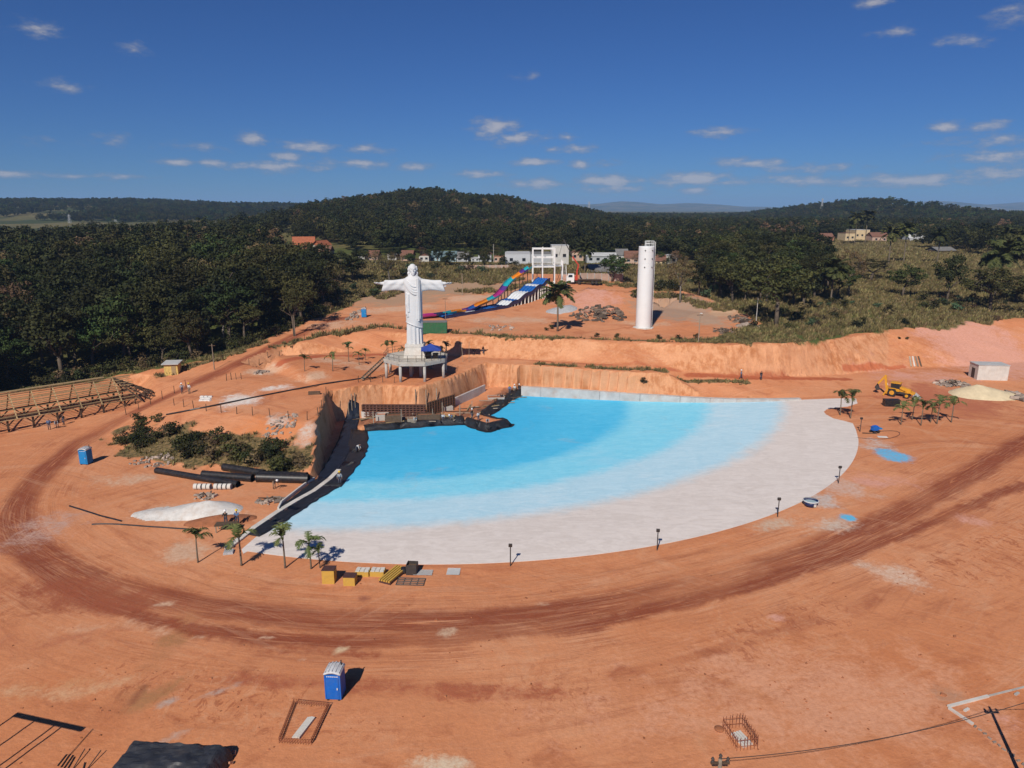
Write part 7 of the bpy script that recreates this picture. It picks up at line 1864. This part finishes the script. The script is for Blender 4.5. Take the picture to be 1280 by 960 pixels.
# ------------------------------------------------------------------ workers
for nm_, c_ in (('skin', (.23,.125,.08)), ('shirt_grey', (.30,.32,.35)), ('shirt_blue', (.10,.17,.30)), ('shirt_black', (.02,.02,.022)), ('trousers', (.05,.055,.08)), ('trousers_tan', (.22,.16,.11)), ('helmet_white', (.70,.70,.70)), ('helmet_yellow', (.66,.42,.03)), ('shirt_white', (.55,.55,.55)), ('boots', (.03,.025,.02))):
    pm(nm_, c_, .8, .12, 5)
def person_mesh(pose, shirt, pants, seed):
    """one continuous skinned body from a joint skeleton; clothing colours by body region"""
    J = {'pel': (0, 0, .95), 'chest': (0, 0, 1.25), 'neck': (0, 0, 1.47), 'head': (0, -.01, 1.60), 'crown': (0, -.01, 1.72)}
    for s_, n_ in ((-1, 'l'), (1, 'r')):
        J.update({n_ + 'hip': (s_ * .11, 0, .90), n_ + 'knee': (s_ * .12, -.02, .49), n_ + 'ank': (s_ * .12, .02, .09), n_ + 'toe': (s_ * .13, -.16, .04),
                  n_ + 'sh': (s_ * .20, 0, 1.41), n_ + 'elb': (s_ * .27, .03, 1.12), n_ + 'wr': (s_ * .28, -.05, .88), n_ + 'hand': (s_ * .28, -.08, .78)})
    J = {k: Vector(v) for k, v in J.items()}
    up = ['chest', 'neck', 'head', 'crown', 'lsh', 'lelb', 'lwr', 'lhand', 'rsh', 'relb', 'rwr', 'rhand']
    if pose == 'bend':
        M = Matrix.Rotation(R(65), 3, 'X')
        for k in up: J[k] = J['pel'] + M @ (J[k] - J['pel'])
        for s_ in 'lr': J[s_ + 'elb'] = J[s_ + 'sh'] + Vector((0, -.06, -.28)); J[s_ + 'wr'] = J[s_ + 'elb'] + Vector((0, -.10, -.22)); J[s_ + 'hand'] = J[s_ + 'wr'] + Vector((0, -.03, -.09))
    if pose == 'walk':
        J['lknee'] += Vector((0, -.16, .02)); J['lank'] += Vector((0, -.20, 0)); J['ltoe'] += Vector((0, -.20, .02)); J['rknee'] += Vector((0, .02, 0)); J['rank'] += Vector((0, .28, .06)); J['rtoe'] += Vector((0, .26, 0))
        J['lwr'] += Vector((0, .18, .02)); J['lhand'] += Vector((0, .22, .03)); J['rwr'] += Vector((0, -.2, .08)); J['rhand'] += Vector((0, -.26, .1))
    if pose == 'reach':
        for s_ in 'lr': J[s_ + 'elb'] = J[s_ + 'sh'] + Vector((0, -.18, -.20)); J[s_ + 'wr'] = J[s_ + 'elb'] + Vector((0, -.24, .02)); J[s_ + 'hand'] = J[s_ + 'wr'] + Vector((0, -.10, .0))
    if pose == 'sit':
        for k in J: J[k] = J[k] - Vector((0, 0, .48))
        for s_ in 'lr':
            h_ = J[s_ + 'hip']; J[s_ + 'knee'] = h_ + Vector((0, -.42, .06)); J[s_ + 'ank'] = J[s_ + 'knee'] + Vector((0, .02, -.40)); J[s_ + 'toe'] = J[s_ + 'ank'] + Vector((0, -.18, -.04))
            J[s_ + 'elb'] = J[s_ + 'sh'] + Vector((0, -.12, -.26)); J[s_ + 'wr'] = J[s_ + 'elb'] + Vector((-.04 if s_ == 'r' else .04, -.24, .02)); J[s_ + 'hand'] = J[s_ + 'wr'] + Vector((0, -.09, 0))
    rad = {'pel': (.155, .115), 'chest': (.175, .12), 'neck': (.062, .062), 'head': (.085, .10), 'crown': (.07, .085), 'hip': (.10, .10), 'knee': (.07, .07), 'ank': (.05, .05), 'toe': (.045, .035), 'sh': (.075, .075), 'elb': (.052, .052), 'wr': (.038, .038), 'hand': (.042, .03)}
    E_ = [('pel', 'chest'), ('chest', 'neck'), ('neck', 'head'), ('head', 'crown')]
    for s_ in 'lr': E_ += [('pel', s_ + 'hip'), (s_ + 'hip', s_ + 'knee'), (s_ + 'knee', s_ + 'ank'), (s_ + 'ank', s_ + 'toe'), ('chest', s_ + 'sh'), (s_ + 'sh', s_ + 'elb'), (s_ + 'elb', s_ + 'wr'), (s_ + 'wr', s_ + 'hand')]
    ks = list(J); me_ = bpy.data.meshes.new('body'); me_.from_pydata([J[k] for k in ks], [(ks.index(a), ks.index(b2)) for a, b2 in E_], [])
    o = link('body', me_); o.modifiers.new('skin', 'SKIN'); sb = o.modifiers.new('sub', 'SUBSURF'); sb.levels = sb.render_levels = 2
    for i, k in enumerate(ks):
        q = k[1:] if k[0] in 'lr' and k[1:] in rad else k; me_.skin_vertices[0].data[i].radius = rad[q]; me_.skin_vertices[0].data[i].use_root = (k == 'pel')
    dgr = bpy.context.evaluated_depsgraph_get(); m2 = bpy.data.meshes.new_from_object(o.evaluated_get(dgr)); bpy.data.objects.remove(o)
    for n_ in (shirt, pants, 'skin', 'boots'): m2.materials.append(MAT[n_])
    reg = {'pel': 1, 'chest': 0, 'neck': 2, 'head': 2, 'crown': 2, 'hip': 1, 'knee': 1, 'ank': 3, 'toe': 3, 'sh': 0, 'elb': 0, 'wr': 2, 'hand': 2}
    for p in m2.polygons:
        k = min(ks, key=lambda q: (J[q] - p.center).length); q = k[1:] if k[0] in 'lr' and k[1:] in reg else k; p.material_index = reg[q]; p.use_smooth = True
    # face: nose and a suggestion of eyes is below a pixel here; the helmet is a part of its own
    hm = J['crown']; return m2, hm
PM = {}
def person(px, py, pose, shirt, pants, helmet, label, rz=0.0, z=None, p=None):
    key = (pose, shirt, pants)
    if key not in PM: PM[key] = person_mesh(pose, shirt, pants, 1)
    m2, hm = PM[key]; g = p if p is not None else on(px, py)
    t = thing('person', label, 'person', g, rz); t.scale = (1.06,) * 3; link('body', m2, t)
    if helmet:
        mb = MB(); prof = [(.155, -.015), (.15, 0), (.125, .02), (.12, .07), (.09, .125), (.03, .15)]
        mb.lathe(prof, 16); o = mb.build('helmet', helmet, t, True, hm + Vector((0, 0, -.03)))
        if pose == 'bend': o.rotation_euler[0] = R(60)
tbg = on(282, 666)
tbl = thing('work_table', 'rough timber work table between the two helmeted workers and the young palm', 'table', tbg, .12)
mb = MB(); mb.box((0, .55, .8), (2.3, 1.1, .08)); mb.build('tabletop', 'timber_dark', tbl)
for x in (-1.0, 1.0):
    for y in (.1, 1.0): mb = MB(); mb.box((x, y, .37), (.1, .1, .8)); mb.build('leg', 'timber_grey', tbl)
person(278, 662, 'reach', 'shirt_black', 'trousers', 'helmet_white', 'worker in black with white helmet behind the timber table', 0, p=gnd(tbg.x - .6, tbg.y + 1.75))
person(290, 661, 'reach', 'shirt_blue', 'trousers', 'helmet_yellow', 'worker in blue with yellow helmet behind the timber table', .1, p=gnd(tbg.x + .6, tbg.y + 1.9))
for a in ((228,492,'walk','shirt_grey','trousers','helmet_white','worker in grey with white helmet walking on the road by the sacks',.6),(237,492,'stand','shirt_white','trousers_tan','helmet_yellow','worker in a pale shirt with yellow helmet on the road by the sacks',-.4),
          (425,606,'stand','shirt_grey','trousers','helmet_yellow','worker with yellow helmet standing on the liner at the walkway end',.2),(446,566,'bend','shirt_white','trousers',None,'worker in a white shirt bending over the dark blue liner',1.2),
          (554,529,'stand','shirt_white','trousers',None,'worker in white standing at the plank bridge of the pit',.3),(566,527,'bend','shirt_blue','trousers_tan','helmet_white','worker in blue bending beside the plank bridge',-.8),(518,530,'bend','shirt_white','trousers_tan',None,'worker in white crouching over the long dark formwork',.5),
          (590,524,'walk','shirt_black','trousers','helmet_white','worker in black on the root of the earth spit',.9),(609,532,'bend','shirt_grey','trousers',None,'worker in grey bending on the earth spit tip',.2),(598,527,'stand','shirt_white','trousers',None,'worker in white near the earth spit tip',.8),
          (627,503,'stand','shirt_black','trousers',None,'worker in black standing midway on the earth spit',.1),(637,493,'stand','shirt_blue','trousers','helmet_yellow','worker in blue with yellow helmet below the pool wall corner',.2),(643,492,'walk','shirt_white','trousers_tan','helmet_white','worker in white with white helmet below the pool wall corner',-.5),
          (649,491.5,'stand','shirt_black','trousers','helmet_white','worker in black with white helmet at the inner end of the liner',.6),(653,492,'stand','shirt_grey','trousers',None,'worker in grey at the inner end of the liner',-.3),
          (926,474,'walk','shirt_blue','trousers','helmet_white','worker in blue walking on the low terrace behind the pool',1.5),(951,475,'stand','shirt_black','trousers',None,'worker in black standing on the low terrace behind the pool',.4),
          (592,444,'bend','shirt_black','trousers',None,'worker in black bending in the shadow of the statue',.4),(604,443,'walk','shirt_black','trousers',None,'worker in black walking at the tip of the statue shadow',1.0),
          (72,535,'bend','shirt_grey','trousers',None,'worker in grey bending under the timber roof frame',.4),(80,531,'stand','shirt_black','trousers',None,'worker in black standing under the timber roof frame',-.4),(62,537,'stand','shirt_blue','trousers',None,'worker in blue standing under the timber roof frame',.4),(343,611,'bend','shirt_black','trousers_tan','helmet_white','worker in black with white helmet bending at the thick black pipe',.9)):
    person(*a[:6], a[6], a[7])

# ------------------------------------------------------------------ air
HZ = True
if HZ:
    mb = MB(); mb.box((0, 6500, 100), (24000, 19400, 250)); hz = mb.mesh('haze', [])
    m, n, l, b = new_mat('haze_air'); n.remove(b)
    pv = N(n, 'ShaderNodeVolumePrincipled'); pv.inputs['Color'].default_value = (.36, .60, 1.0, 1); pv.inputs['Density'].default_value = 0.0001; pv.inputs['Anisotropy'].default_value = .0
    l.new(pv.outputs[0], n['Material Output'].inputs['Volume']); hz.materials.append(m); ho = link('haze', hz); tag(ho, 'thin blue air haze over the whole landscape', 'haze', kind='stuff')
    m.cycles.homogeneous_volume = True
